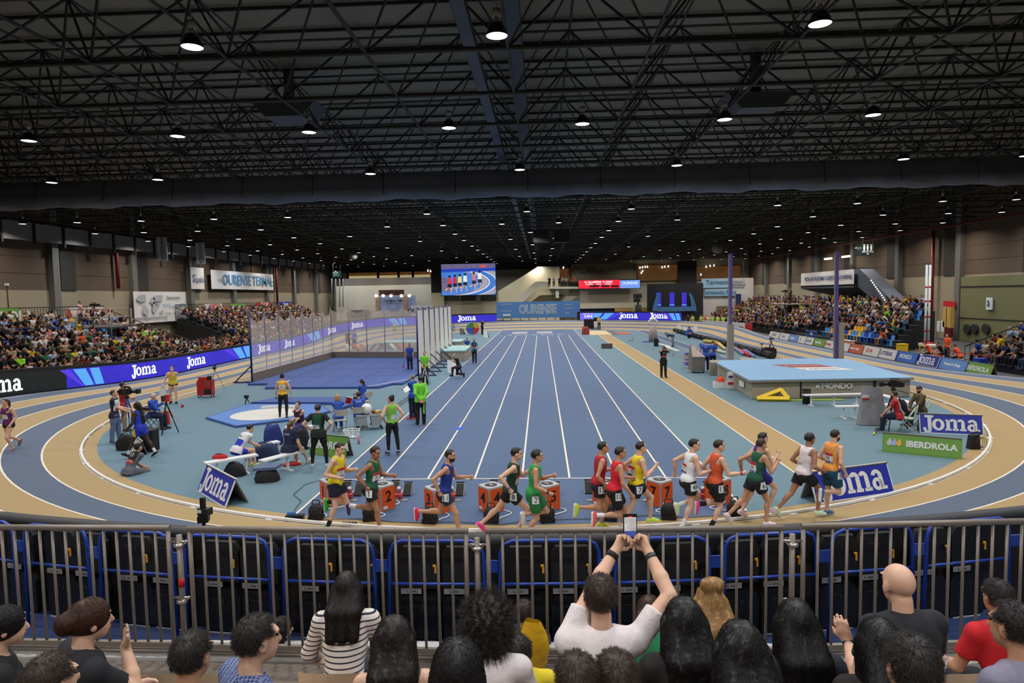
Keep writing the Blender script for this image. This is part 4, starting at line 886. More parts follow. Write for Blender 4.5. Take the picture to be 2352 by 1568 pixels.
for i, x in enumerate((2223, 2240, 2266)):
    q = UX(x, 755, 37.4); mb = MB(); mb.use(DKG); mb.tube((q.x, q.y, q.z), (q.x-.15, q.y, q.z), .42, n=18); tag(mb.build('wall_fan'), 'round dark vent in the green wall, %s of three' % ('leftmost', 'middle', 'rightmost')[i], 'vent', 'round wall vents')
q = UX(2274, 697, 37.4); mb = MB(); mb.use(WHP); mb.bx(37.3, 37.4, q.y-.35, q.y+.35, q.z-.5, q.z+.5); o = mb.build('number_sign'); tag(o, 'white sign with number 2 in a navy ring on green wall', 'sign'); text('2', .6, NVY, (37.25, q.y, q.z), rz=-math.pi/2, parent=o, bold=.03)
for x in (2172, 2178, 2185, 2192): q = UX(x, 697+(x-2172)*.1, 37.4); mb = MB(); mb.use(REDI); mb.bx(37.3, 37.4, q.y-.2, q.y+.2, q.z-.25, q.z+.25); o = mb.build('fire_sign'); tag(o, 'small red fire sign on the right wall pilaster', 'sign', 'red fire signs')
for nm, x0, y0, x1, y1, m_, lab in (('electrical_cabinet', 2152, 737, 2168, 762, WHP, 'white electrical cabinet beside the red pipe'), ('hose_cabinet', 2169, 753, 2180, 775, RED, 'dark red hose cabinet beside the white cabinet'), ('yellow_door', 2166, 706, 2182, 752, M('yellow_wood', (196, 158, 78), .6), 'yellow door panel behind the fire hose cabinet')):
    a_, b_ = UX(x0, y0, 36.6), UX(x1, y1, 36.6); mb = MB(); mb.use(m_); mb.bx(36.6, 36.95, b_.y, a_.y, b_.z, a_.z); mb.use(DKG); mb.bx(36.57, 36.6, (a_.y+b_.y)/2-.02, (a_.y+b_.y)/2+.02, b_.z, a_.z); tag(mb.build(nm), lab, 'cabinet' if 'cab' in nm else 'door')
# two white-and-red foul posts on the right
for i, x in enumerate((2129, 2137)):
    q = U(x, 790, .0); Y = 47.5; t_ = UY(x, 608, Y); mb = MB(); mb.use(KW); mb.tube((t_.x, Y, 0), (t_.x, Y, t_.z), .075, n=10); mb.use(REDI)
    for z in (.9, 1.6, 2.6, 3.7, 4.7): mb.tube((t_.x, Y, z), (t_.x, Y, z+.12), .08, n=10)
    tag(mb.build('striped_post'), 'tall white post with red bands, %s of the pair' % ('left', 'right')[i], 'post', 'tall white posts')
def hang(nm, pts, z1=ZB):
    for o in [o for o in COL.objects if o.name.startswith(nm) and o.parent is None]:
        B_ = [o.matrix_basis @ Vector(c) for c in o.bound_box]; x0, x1 = min(b.x for b in B_), max(b.x for b in B_); y_, z_ = sum(b.y for b in B_)/8, max(b.z for b in B_)
        for t in pts: mb = MB(); mb.use(DKG); mb.tube((x0+(x1-x0)*t, y_, z_-.05), (x0+(x1-x0)*t, y_, z1), .025, n=4); h_ = mb.build('hanger', None, o); h_.matrix_parent_inverse = o.matrix_basis.inverted()
for nm in ('video_screen', 'scoreboard', 'service_sign', 'exit_sign', 'office_sign'): hang(nm, (.1, .9))
hang('hanging_pennant', (.5,))
# photographers' sponsor A-boards along the right outer edge
def aboard(name, P0, P1, h_, mat, label, body='', ink=WHP, size=None, wm=False, dep=.5, edge=None, depth_dir=None, z=0., bold=0.01, cat='advertising board', xo=0.):
    P0, P1 = Vector(P0), Vector(P1); P0.z = P1.z = z; w = (P1-P0).length; root = empty(name, (P0+P1)/2, math.atan2(P1.y-P0.y, P1.x-P0.x), label, cat)
    mb = MB(); mb.use(edge or mat); t = dep*.5; mb.prism([(-w/2, -t, 0), (-w/2, 0, h_), (-w/2, .03, h_), (-w/2, -t+.03, 0)], (w, 0, 0)); mb.build('front_panel', None, root)
    mb = MB(); mb.use(GRY); mb.prism([(-w/2, t, 0), (-w/2, 0, h_), (-w/2, -.03, h_), (-w/2, t-.03, 0)], (w, 0, 0)); mb.build('back_panel', None, root)
    al = math.atan2(t, h_); L_ = math.hypot(t, h_); R_ = Matrix.Translation((0, -t, 0)) @ Matrix.Rotation(math.pi/2-al, 4, 'X')
    mb = MB(); mb.use(mat); q = .03*min(1, h_/.5); mb.v = [tuple(R_ @ Vector(p)) for p in ((-w/2+q, q, .006), (w/2-q, q, .006), (w/2-q, L_-q, .006), (-w/2+q, L_-q, .006))]; mb.face((0, 1, 2, 3)); mb.build('printed_face', None, root)
    if wm: s1 = min(w*.88/WMW/1.05, L_*.62); joma(ink, lambda u, v: tuple(R_ @ Vector(((u-WMW/2)*s1*1.05, L_*.17+v*s1, .012))), 'lettering', root)
    elif body: text(body, size or h_*.6, ink, (0, 0, 0), parent=root, bold=bold, M4=R_ @ Matrix.Translation((xo, L_*.5, .012)))
    return root
BLS = M('board_blue', (38, 48, 150), .5, var=.04); GRN = M('board_green', (104, 150, 62), .6, var=.05); MBL = M('mondo_blue', (60, 105, 185), .5); ORG = M('board_orange', (190, 92, 60), .5); FBL = M('pale_board_blue', (98, 142, 205), .5); WBD = M('board_white', (205, 205, 205), .5)
RBD = [(1771, 776, 1790, 781, WBD, 'white X RUN board, farthest board on the right outer edge', 'X RUN', BLUI), (1792, 784, 1812, 790, WBD, 'white board with faint blue mark next to the X RUN board', 'Xunta', FBL), (1812, 789, 1832, 795, FBL, 'pale blue board between two white boards at the right edge', 'Xacobeo', WHP), (1832, 792, 1850, 799, WBD, 'tall white board with black stripe mark at the right edge', 'Z', INK), (1848, 797, 1868, 804, WBD, 'white board with small grey print before the green board', 'Deputación', GYI), (1869, 801, 1894, 809, GRN, 'small green board far along the right outer edge', 'iberdrola', WHP), (1894, 806, 1916, 814, WBD, 'white board with pink print right of the small green one', 'ourense', REDI), (1926, 813, 1950, 821, WBD, 'white board with dark curl mark left of the orange board', 'S', INK), (1950, 818, 1981, 829, ORG, 'orange federation board at the right outer edge', 'Federación Galega', WHP), (1981, 827, 2018, 837, WBD, 'white board reading GO fit in red and grey', 'GO fit', REDI), (2020, 835, 2058, 847, WBD, 'white lottery board with a blue drop mark', 'LOTERIAS', BLUI), (2062, 844, 2105, 858, MBL, 'blue MONDO board at the right outer edge', 'MONDO', WHP), (2108, 853, 2155, 869, BLS, 'blue white-edged sportswear board between two blue boards', '', WHP), (2163, 866, 2218, 884, FBL, 'large pale blue federation board at the right outer edge', 'Federación Galega', WHP), (2220, 880, 2277, 903, GRN, 'green IBERDROLA board nearest on the right outer edge', 'IBERDROLA', WHP)]
for x0, y0, x1, y1, m_, lab, body, ink in RBD:
    ra = ray(x0, y0); A_ = O+ra*((24.0-CAMX)/ra.x); rb = ray(x1, y1); B_ = O+rb*((23.75-CAMX)/rb.x)
    A_ = Vector((23.95, A_.y, 0)); B_ = Vector((23.85, B_.y, 0)); w = (A_-B_).length; hh = .62 if x0 < 1960 else .66
    q = aboard('sponsor_board', A_, B_, hh, m_, lab, body, ink, min(hh*.55, w*.9/max(3, len(body))*1.55), wm=(body == ''), dep=.45, edge=KW if body == '' else None)
# iberdrola and other fascia panels on top of the left stands
def fascia(x0, x1, ytop, ybot, X, mat, label, body, ink, size): return side_banner('stand_fascia', x0, ytop, x1, ybot, X, mat, label, [(body, .5, .55, size, ink, .02)])
fascia(-60, 46, 710, 745, -32.5, GRN, 'green IBERDROLA board on top of the near left stand', 'IBERDROLA', WHP, 1.0)
fascia(158, 241, 707, 738, -32.5, WBD, 'white board with yellow and dark red rings atop left stand', 'A S C O', REDI, 1.4)
fascia(470, 512, 698, 712, -36.6, WBD, 'white board with red ring atop the farther left stand', 'ASCO', REDI, 1.)
fascia(529, 565, 697, 716, -36.6, GRN, 'green board atop the farther left stand', 'IBERDROLA', WHP, .8); fascia(590, 622, 695, 704, -36.6, REDI, 'small red board atop the farther left stand', 'CHUR', WHP, .9); fascia(642, 668, 693, 703, -36.6, BLS, 'small blue sportswear board atop the farther left stand', 'Joma', WHP, .9)
# ---------------------------------------------------------------- stands
STB = M('stand_black', (20, 20, 22), .7); STR = M('stand_rail', (26, 27, 29), .5, metal=.3)
def stand(label, sx, x0, dx, z0, dz, n_, y0, y1, rail_y=None, back=True, slant=0.):
    mb = MB(); mb.use(STB)
    for i in range(n_): xa = sx*(x0+dx*i); mb.bx(xa, xa+sx*dx, y0+slant*i, y1, 0, z0+dz*i)
    o = mb.build('bleacher'); tag(o, label, 'stand')
    mb = MB()
    if rail_y is not None:
        for i in range(n_*3+1): f = i/3; xx = sx*(x0+dx*f); zz = z0+dz*f; mb.tube((xx, rail_y+slant*f, zz-.3), (xx, rail_y+slant*f, zz+.85), .018, n=4)
        mb.tube((sx*x0, rail_y, z0+.85), (sx*(x0+dx*n_), rail_y+slant*n_, z0+dz*n_+.85), .035, n=6); mb.tube((sx*x0, rail_y, z0), (sx*(x0+dx*n_), rail_y+slant*n_, z0+dz*n_), .025, n=4); mb.build('stair_rail', STR, o)
    if back:
        mb = MB(); xx = sx*(x0+dx*n_+.05); zz = z0+dz*(n_-1)
        for i in range(int((y1-y0)/.25)+1): mb.tube((xx, y0+i*.25, zz), (xx, y0+i*.25, zz+1.5), .02, n=4, caps=False)
        mb.tube((xx, y0, zz+1.5), (xx, y1, zz+1.5), .035, n=6); mb.build('back_rail', STR, o)
    return o
stand('black near left stand with people behind the dark led board', -1, 24.4, .92, .12, .36, 9, 20, 48.3, 48.6)
stand('black farther left stand behind the throwing cage', -1, 29.5, .86, .2, .34, 9, 66, 98, 65.9)
stand('black right stand with blue and yellow seats', 1, 25.6, .86, .5, .33, 8, 48.5, 98, None, False, .85)
stand('black near right stand at the right edge with slanted rail', 1, 26.0, .9, .3, .36, 11, 18, 40.1, 40.3)
# ---------------------------------------------------------------- spectators in the stands
def oimat(name, mode):
    m = bpy.data.materials.new(name); m.use_nodes = True; nt = m.node_tree; b = nt.nodes['Principled BSDF']; b.inputs['Roughness'].default_value = .8; b.inputs['Specular IOR Level'].default_value = .2; L = nt.links.new
    oi = nt.nodes.new('ShaderNodeObjectInfo')
    if mode == 'shirt': L(oi.outputs['Color'], b.inputs['Base Color'])
    elif mode == 'attr': at = nt.nodes.new('ShaderNodeAttribute'); at.attribute_name = 'tint'; L(at.outputs['Color'], b.inputs['Base Color'])
    else:
        cr = nt.nodes.new('ShaderNodeValToRGB'); cr.color_ramp.interpolation = 'CONSTANT'; L(oi.outputs['Random'], cr.inputs[0]); L(cr.outputs[0], b.inputs['Base Color'])
        cols = {'hair': [(0, (16, 13, 12)), (.35, (34, 24, 19)), (.6, (60, 42, 30)), (.75, (22, 18, 16)), (.85, (120, 95, 62)), (.92, (125, 122, 118))], 'pants': [(0, (22, 25, 36)), (.3, (16, 16, 18)), (.5, (48, 60, 84)), (.7, (32, 30, 30)), (.85, (98, 88, 72)), (.93, (60, 72, 96))], 'skin': [(0, (176, 126, 100)), (.4, (190, 140, 114)), (.8, (150, 104, 80))]}[mode]
        e = cr.color_ramp.elements; e[0].color = srgb(cols[0][1])+(1,); e[1].position = cols[1][0]; e[1].color = srgb(cols[1][1])+(1,)
        for p_, c in cols[2:]: q = e.new(p_); q.color = srgb(c)+(1,)
    return m
CM = [oimat('crowd_skin', 'skin'), oimat('crowd_shirt', 'shirt'), oimat('crowd_trousers', 'pants'), oimat('crowd_hair', 'hair')]
def crowd_mesh(J, long_hair, vox, sleeve=.6):
    P = body_prims(J, False); s = J['s']; H = J['H']; hd = J['hd']; dz = None
    groups = [(flat(P, 'neck', 'head', 'farm', 'palm', 'fing', 'uarm')+P['face'][:1], 0, 0), (flat(P, 'torso', 'yoke')+[('c', J['s'+k], lerp_c(J['s'+k], J['e'+k], sleeve), .052*s, .047*s) for k in 'LR'], 1, .02), (flat(P, 'pelvis', 'thigh', 'shin', 'foot'), 2, .015),
              ([P['head'][0]]+([('c', hd+H@vec(0, -.06, 0), J['ch']-J['T2']@vec(0, .12, -.05), .05, .04)] if long_hair else []), 3, .016)]
    Vs, Fs, Ms = [], [], []; n = 0
    for pr, mi, inf in groups:
        cut = (lambda G: np.minimum(((G-hd)@H)[..., 1]-.055, .07-((G-hd)@H)[..., 2])) if mi == 3 else None
        V, F = Field(pr, inf, .035, cut, vox).mesh(); Vs.append(V); Fs.append(F+n); Ms += [mi]*len(F); n += len(V)
    return np.concatenate(Vs), np.concatenate(Fs), np.array(Ms)
SEAT = .44
poses = []
def sp(**k): return skeleton(h=random.uniform(1.66, 1.78), **k)
sit = dict(hl=(86, 8, 84), hr=(86, 8, 84))
PZ = [('hands on lap', dict(lean=5, bend=12, **sit, HL=(-.06, .42, .98), HR=(.07, .4, .98), pole=(-1, 0, -.6))), ('arms folded', dict(lean=0, bend=6, **sit, HL=(.1, .24, 1.12), HR=(-.1, .24, 1.14), pole=(-1, -.2, -1))), ('leaning forward', dict(lean=25, bend=22, **sit, HL=(-.08, .55, .98), HR=(.06, .55, 1.0), pole=(-1, 0, -.6))),
      ('chin on hand', dict(lean=18, bend=22, **sit, HL=(-.05, .5, .97), HR=(.05, .42, 1.3), head=(15, 5), pole=(-1, 0, -1))), ('clapping', dict(lean=5, bend=10, **sit, HL=(-.03, .38, 1.28), HR=(.03, .38, 1.28), pole=(-1, 0, -1))), ('sideways glance', dict(lean=8, bend=12, twist=15, **sit, HL=(-.14, .4, 1.0), HR=(.12, .42, 1.0), head=(35, 0), pole=(-1, 0, -.6)))]
CMESH = []
for nm, k in PZ:
    for lh in (False, True):
        J = sp(**k); V, F, mi = crowd_mesh(J, lh, .03, random.choice([.6, .6, 1.])); V = V-vec(0, 0, J['hip'][2]-.08); me = npmesh('spectator', V, F, CM, mi, 'mesh'); CMESH.append((nm, lh, me))
CLO = []
for lh in (False, True):
    J = sp(**PZ[2][1] if lh else PZ[0][1]); V, F, mi = crowd_mesh(J, lh, .05); CLO.append((V-vec(0, 0, J['hip'][2]-.08), F, mi))
ST_MESH = []
for nm, k in (('standing', dict(lean=5, HL=(-.15, .3, 1.05), HR=(.15, .3, 1.05), pole=(-1, -.5, -1))), ('leaning on the board', dict(lean=25, bend=15, HL=(-.15, .42, 1.27), HR=(.12, .42, 1.27), pole=(-1, -.2, -.5)))):
    for lh in (False, True): J = sp(**k); V, F, mi = crowd_mesh(J, lh, .03); V = V-vec(0, 0, V[:, 2].min()); ST_MESH.append((nm, lh, npmesh('spectator', V, F, CM, mi, 'mesh')))
SC_ = [('white', (196, 190, 186), 20), ('black', (20, 20, 23), 26), ('navy', (28, 36, 66), 10), ('grey', (98, 98, 102), 9), ('blue', (38, 72, 160), 6), ('dark red', (88, 28, 32), 6), ('orange', (200, 84, 36), 3), ('lime green', (130, 196, 48), 3), ('yellow', (205, 176, 40), 2), ('beige', (164, 142, 118), 8), ('pale blue', (134, 156, 186), 6), ('green', (36, 92, 60), 4), ('pink', (176, 110, 112), 3), ('brown', (66, 46, 38), 5)]
CW = [c[2] for c in SC_]
spots = []   # (dist, x, y, z, rz, stand name, row name, seat number, kind)
def rows(nm, sx, x0, dx, z0, dz, n_, y0, y1, p, step=.56, skip=None, slant=0.):
    for i in range(n_):
        y = y0+.3+slant*i; k = 0
        while y < y1-.2:
            k += 1; x = sx*(x0+dx*(i+.45)); z = z0+dz*i; px, py = PR((x, y, z+.8))
            if -25 < px < 2375:
                if random.random() < p(i, y) and not (skip and skip(i, y)): spots.append((y, x, y, z, (-math.pi/2 if sx < 0 else math.pi/2)+random.uniform(-.25, .25)+(.25 if sx > 0 else -.25)*0, nm, i, k, 'sit', px))
                else: spots.append((y, x, y, z, -math.pi/2 if sx < 0 else math.pi/2, nm, i, k, 'seat', px))
            y += step
platf = lambda i, y: 4 <= i <= 8 and 42.5 < y < 44.7
rows('near left stand', -1, 24.4, .92, .12, .36, 9, 20, 48.3, lambda i, y: .93 if y < 46.5 or i < 5 else .8, skip=platf)
rows('farther left stand', -1, 29.5, .86, .2, .34, 9, 66, 98, lambda i, y: .93)
for i in range(5):
    for j in range(62):
        y = 50.5+j*.72+random.uniform(-.15, .15)
        if y < 65 or i < 5: spots.append((y, -24.9-.9*i-.2*random.random(), y, 0., -math.pi/2+random.uniform(-.3, .3), 'standing crowd beyond the near left stand', 0, i*62+j, 'stand', PR((-25, y, 1))[0]))
rows('right stand', 1, 25.6, .86, .5, .33, 8, 48.5, 98, lambda i, y: (.12 if i < 1 else .4 if i < 2 else .66) if y < 66 else .8, slant=.85)
rows('near right stand', 1, 26.0, .9, .3, .36, 11, 18, 40.1, lambda i, y: .92)
for i in range(34):                                  # people standing along the left board
    y = 30+i*.62+random.uniform(-.1, .1); spots.append((y-200 if y < 50 else y, -24.3-.1*random.random(), y, 0.0+tz(RO, bankf(-23, y))*.3, -math.pi/2+random.uniform(-.3, .3), 'left board', 0, i+1, 'stand', PR((-24, y, 1))[0]))
sit_ = sorted([s_ for s_ in spots if s_[8] != 'seat'], key=lambda s_: s_[0]); near = sit_[:285]; far = sit_[285:]
def sw_(nm, i):
    return {'left board': 'leaning over the left led board', 'standing crowd beyond the near left stand': 'standing between the two left stands'}.get(nm, '%s row of the %s' % (('front', 'second', 'third', 'fourth', 'fifth', 'sixth', 'seventh', 'eighth', 'ninth', 'tenth', 'top')[i], nm))
used = {}; info = []
for n_, (d_, x, y, z, rz, nm, i, k, kd, px) in enumerate(near):
    cn, cc, _ = random.choices(SC_, CW)[0]
    if kd == 'sit': pn, lh, me = random.choice(CMESH)
    else: pn, lh, me = random.choice(ST_MESH)
    info.append([nm, i, k, cn, lh, pn]); o = bpy.data.objects.new('spectator', me); COL.objects.link(o); o.location = (x, y, z+(SEAT if kd == 'sit' else 0)); o.rotation_euler = (0, 0, rz)
    q = random.uniform(.8, 1.15); sc = random.uniform(.93, 1.04); o.scale = (sc, sc, sc); o.color = tuple(min(1, v*q) for v in srgb(cc))+(1,)
    key = (nm, i, cn); used.setdefault(key, []).append((k, o, lh, pn))
for (nm, i, cn), L_ in used.items():
    L_.sort(key=lambda t: t[0])
    for j, (k, o, lh, pn) in enumerate(L_):
        od = '' if len(L_) == 1 else ('nearest ' if j == 0 else ('farthest ' if j == len(L_)-1 else ordn[j]+' nearest ' if j < 15 else ''))
        tag(o, '%s%s-topped person%s, %s' % (od, cn, ' with long hair' if lh else '', sw_(nm, i)), 'spectator', 'spectators in the stands')
# the rest of the crowd: too many and too small to count
Vs, Fs, Ms, Cs = [], [], [], []; n = 0
HC = [(16, 13, 12), (34, 24, 19), (60, 42, 30), (120, 95, 62)]; PC = [(22, 25, 36), (16, 16, 18), (48, 60, 84), (60, 60, 62)]
for d_, x, y, z, rz, nm, i, k, kd, px in far:
    V, F, mi = random.choice(CLO); c, s_ = math.cos(rz), math.sin(rz); V2 = np.stack([V[:, 0]*c-V[:, 1]*s_+x, V[:, 0]*s_+V[:, 1]*c+y, V[:, 2]+z+(SEAT if kd == 'sit' else .8)], 1)
    cc = srgb(random.choices(SC_, CW)[0][1]); pal = np.array([srgb((180, 130, 104)), cc, srgb(random.choice(PC)), srgb(random.choice(HC))]); Vs.append(V2); Fs.append(F+n); Cs.append(np.repeat(pal[mi], 4, 0)); n += len(V2)
if Vs:
    F = np.concatenate(Fs); me = npmesh('distant_crowd', np.concatenate(Vs), F, oimat('crowd_tint', 'attr'), None, 'mesh'); C_ = np.concatenate(Cs)
    at = me.color_attributes.new('tint', 'FLOAT_COLOR', 'CORNER')
    if len(me.loops) == len(C_): at.data.foreach_set('color', np.c_[C_, np.ones(len(C_))].astype(np.float32).ravel())
    o = bpy.data.objects.new('distant_crowd', me); COL.objects.link(o); tag(o, 'distant seated crowd filling the farther stands', 'crowd', kind='stuff')
# empty seats
def seat_mesh(m_):
    mb = MB(); mb.use(m_); mb.prism([(-.21, -.2, .40), (-.21, .2, .42), (-.21, .2, .45), (-.21, -.2, .43)], (.42, 0, 0)); mb.prism([(-.21, -.24, .43), (-.21, -.19, .43), (-.21, -.25, .78), (-.21, -.29, .78)], (.42, 0, 0)); mb.bx(-.2, -.16, -.1, .1, 0, .41); mb.bx(.16, .2, -.1, .1, 0, .41); o = mb.build('stadium_chair'); return o
SM_ = {'blue': seat_mesh(M('seat_blue', (38, 66, 160), .4)), 'light blue': seat_mesh(M('seat_lblue', (78, 140, 210), .4)), 'yellow': seat_mesh(M('seat_yellow', (215, 172, 50), .4))}
cnt = {}
for q in sorted([s_ for s_ in spots if s_[8] == 'seat'], key=lambda s_: s_[0])[:90]:
    cn = random.choice(list(SM_)); me = SM_[cn].data; o = bpy.data.objects.new('stadium_chair', me); COL.objects.link(o); o.location = q[1:4]; o.rotation_euler = (0, 0, q[4]); key = (cn, q[5], q[6]); cnt.setdefault(key, []).append(o)
for (cn, nm, i), L_ in cnt.items():
    for j, o in enumerate(L_): tag(o, '%s%s plastic seat, empty, %s' % ('' if len(L_) == 1 else ('nearest ' if j == 0 else ordn[min(j, 14)]+' nearest '), cn, sw_(nm, i)), 'seat', 'empty stadium seats')
for o in SM_.values(): bpy.data.objects.remove(o)
# ---------------------------------------------------------------- things on the infield
def up(h): return Vector((0, 0, h))
def rp(x, y, a): return Vector((x*math.cos(a)-y*math.sin(a), x*math.sin(a)+y*math.cos(a), 0))
MATB = M('mat_blue', (52, 82, 150), .6, var=.05, scale=8, bump=.1); SEAM = M('mat_seam', (30, 50, 105), .7); CGB = M('cage_blue', (34, 36, 92), .4); NET = M('white_net', (236, 226, 212), .9, alpha=.48, var=.1, scale=40); NETD = M('white_net_folded', (240, 234, 224), .9, alpha=.9, var=.05)
# throwing cage floor mats
mb = MB(); mb.use(MATB); mb.prism([(-15.75, 35.2, .01), (-14.6, 35.2, .01), (-14.1, 33.6, .01), (-7.95, 33.3, .01), (-7.5, 34.6, .01), (-6.95, 34.6, .01), (-6.95, 49.3, .01), (-15.85, 50.6, .01)][::1], (0, 0, .1))
fm = mb.build('landing_mat'); tag(fm, 'large blue padded floor mat inside the throwing cage', 'mat')
for k in range(5): mb = MB(); mb.use(SEAM); x = -14.2+1.5*k; mb.bx(x-.02, x+.02, 33.7+(.8 if x < -14 else 0), 49, .11, .114); mb.build('mat_seam', None, fm)
for y in (38, 42, 46): mb = MB(); mb.use(SEAM); mb.bx(-15.7, -7, y-.02, y+.02, .11, .114); mb.build('mat_seam', None, fm)
mb = MB(); mb.use(LINE)
for a, b in (((-13.4, 33.6), (-13.9, 36.5)), ((-8.6, 33.3), (-6.95, 36.2))):
    d = Vector((b[0]-a[0], b[1]-a[1], 0)).normalized()*.04; mb.poly([(a[0]-d.y, a[1]+d.x, .116), (a[0]+d.y, a[1]-d.x, .116), (b[0]+d.y, b[1]-d.x, .116), (b[0]-d.y, b[1]+d.x, .116)])
mb.build('sector_line', None, fm)
# cage: poles with feet, nets hung between them
cage = empty('throwing_cage', (-11.4, 43, 0), 0, 'throwing cage of dark blue poles hung with pale see-through nets', 'cage')
def cl(p): return Vector(p)-Vector((-11.4, 43, 0))
LFT = [(-16.0, 36.3+(50.6-36.3)*i/7) for i in range(8)]; BCK = [(-16+8.9*i/6, 50.6-1.6*i/6) for i in range(7)]; RGT = [(-6.85, 38.5+(53.3-38.5)*i/7) for i in range(8)]
def netpanel(pts, ztop, mat, sag, name='net', z0=.0):
    mb = MB(); mb.use(mat); mb.smooth = True
    for (x0, y0), (x1, y1) in zip(pts[:-1], pts[1:]):
        k = len(mb.v); n_ = 8
        for i in range(n_+1):
            t = i/n_; zt = ztop-sag*4*t*(1-t)
            for j in range(5): mb.v.append(tuple(cl((x0+(x1-x0)*t+.05*math.sin(i*1.7+j), y0+(y1-y0)*t, z0+(zt-z0)*j/4))))
        for i in range(n_):
            for j in range(4): a_ = k+i*5+j; mb.face((a_, a_+5, a_+6, a_+1))
    return mb.build(name, None, cage)
netpanel(LFT, 3.95, NET, .55); netpanel(BCK, 3.95, NET, .35); netpanel(RGT, 4.0, NETD, .12)
for pts in (LFT, BCK):
    mb = MB(); mb.use(M('net_skirt', (118, 108, 100), .8, var=.1, scale=5)); 
    for (x0, y0), (x1, y1) in zip(pts[:-1], pts[1:]): mb.poly([cl((x0+.08, y0-.05, .02)), cl((x1+.08, y1-.05, .02)), cl((x1+.05, y1-.05, .55)), cl((x0+.05, y0-.05, .55))])
    mb.build('net_skirt', None, cage)
for i, (x, y) in enumerate(LFT+BCK[1:]+RGT):
    mb = MB(); mb.use(CGB if i in (0,) or i >= 14 else M('pole_pale', (120, 116, 130), .5)); q = cl((x, y, 0)); r = .055 if i in (0,) or i >= 14 else .03; mb.tube(q, q+up(4.1), r, n=6)
    mb.build('pole', None, cage)
    if i >= 14 or i == 0:
        s_ = 1 if i else -1; mb = MB(); mb.use(CGB); mb.tube(q+up(.04), q+Vector((s_*1.1, -.0, .04)), .05, n=5); mb.tube(q+up(1.0), q+Vector((s_*1.0, -.0, .06)), .04, n=5); mb.tube(q+up(.04), q+Vector((0, 1.6, .04)), .05, n=5); mb.build('pole_foot', None, cage)
# shot circle platform
MB2 = M('platform_blue', (76, 122, 188), .55, var=.04)
mb = MB(); mb.use(MATB); mb.prism([(-12.9, 25.2, .005), (-10.8, 23.35, .005), (-8.75, 24.9, .005), (-8.2, 26.4, .005), (-9.3, 28.2, .005), (-12.7, 28.4, .005)], (0, 0, .07)); mb.use(MB2); mb.poly([(-12.8, 25.2, .08), (-10.8, 23.45, .08), (-8.85, 24.95, .08), (-8.3, 26.4, .08), (-9.4, 28.1, .08), (-12.6, 28.3, .08)])
pf = mb.build('throwing_platform'); tag(pf, 'low blue platform with a white throwing circle', 'platform')
mb = MB(); mb.use(M('circle_white', (205, 204, 198), .6, var=.06, scale=3)); mb.lathe([(0, 0), (1.38, 0)], (-10.65, 25.75, .088), 40); mb.build('throwing_circle', None, pf)
mb = MB(); mb.use(KW); 
for i in range(8):
    a0, a1 = math.radians(58+8*i), math.radians(58+8*(i+1)); P4 = [(-10.65+r*math.cos(a), 25.75+r*math.sin(a), .088) for r, a in ((1.42, a0), (1.42, a1), (1.55, a1), (1.55, a0))]; mb.prism(P4[::-1], (0, 0, .1))
mb.build('stop_board', None, pf)
mb = MB(); mb.use(MATB); mb.prism([(-12.6, 28.6, .005), (-8.5, 28.3, .005), (-7.9, 27.0, .005), (-7.5, 28.6, .005), (-8.6, 29.9, .005), (-12.0, 30.0, .005)][::1], (0, 0, .12)); tag(mb.build('floor_mat'), 'dark blue mat lying behind the throwing circle', 'mat')
# pole vault bed
VT = M('vault_blue', (128, 170, 208), .7, var=.03, scale=2, bump=.1); VG = M('vault_grey', (156, 150, 136), .75, var=.05, scale=3, bump=.12)
pv = empty('pole_vault_bed', (13, 31, 0), 0, 'big grey pole vault landing bed with pale blue top cover', 'landing bed'); C3 = lambda x, y, z: (x-13, y-31, z)
mb = MB(); mb.use(VG); mb.prism([C3(9.65, 28.55, 0.02), C3(16.45, 28.75, 0.02), C3(17.3, 36.5, 0.02), C3(10.2, 36.2, .02)], (0, 0, .74)); mb.build('foam_base', None, pv)
mb = MB(); mb.use(VT); mb.prism([C3(9.5, 28.4, .83), C3(16.5, 28.6, .83), C3(17.4, 36.6, .83), C3(15.9, 37.3, .83), C3(10.6, 36.9, .83), C3(10.0, 35.6, .83)], (0, 0, .04)); mb.use(M('edge_grey', (130, 126, 116), .6)); mb.prism([C3(9.48, 28.38, .76), C3(16.52, 28.58, .76), C3(17.42, 36.6, .76), C3(15.9, 37.32, .76), C3(10.6, 36.92, .76), C3(9.98, 35.6, .76)], (0, 0, .068)); mb.build('top_cover', None, pv)
mb = MB(); mb.use(M('brick_red', (150, 70, 66), .7)); mb.poly([C3(13.0, 32.8, .876), C3(15.0, 32.8, .876), C3(14.7, 34.2, .876), C3(12.4, 34.2, .876)]); mb.use(WHP); mb.poly([C3(13.2, 31.6, .876), C3(15.5, 31.6, .876), C3(15.0, 32.8, .876), C3(13.0, 32.8, .876)]); mb.build('printed_patch', None, pv)
text('Loterías', .5, WHP, C3(13.7, 33.5, .885), rx=0, parent=pv); text('y Apuestas', .4, NVY, C3(14.1, 32.2, .885), rx=0, parent=pv)
text('MONDO', .33, M('print_pale', (200, 197, 190), .7), C3(13.3, 28.62, .52), parent=pv, bold=.02)
mb = MB(); mb.use(M('print_pale', (178, 174, 166), .7)); mb.bx(-.62, -.46, -2.41, -2.385, .44, .6); mb.build('printed_mark', None, pv)
for x in (11.75, 14.9): mb = MB(); mb.use(BLK); mb.bx(x-13-.03, x-13+.03, -2.42, -2.3, .02, .78); mb.build('strap', None, pv)
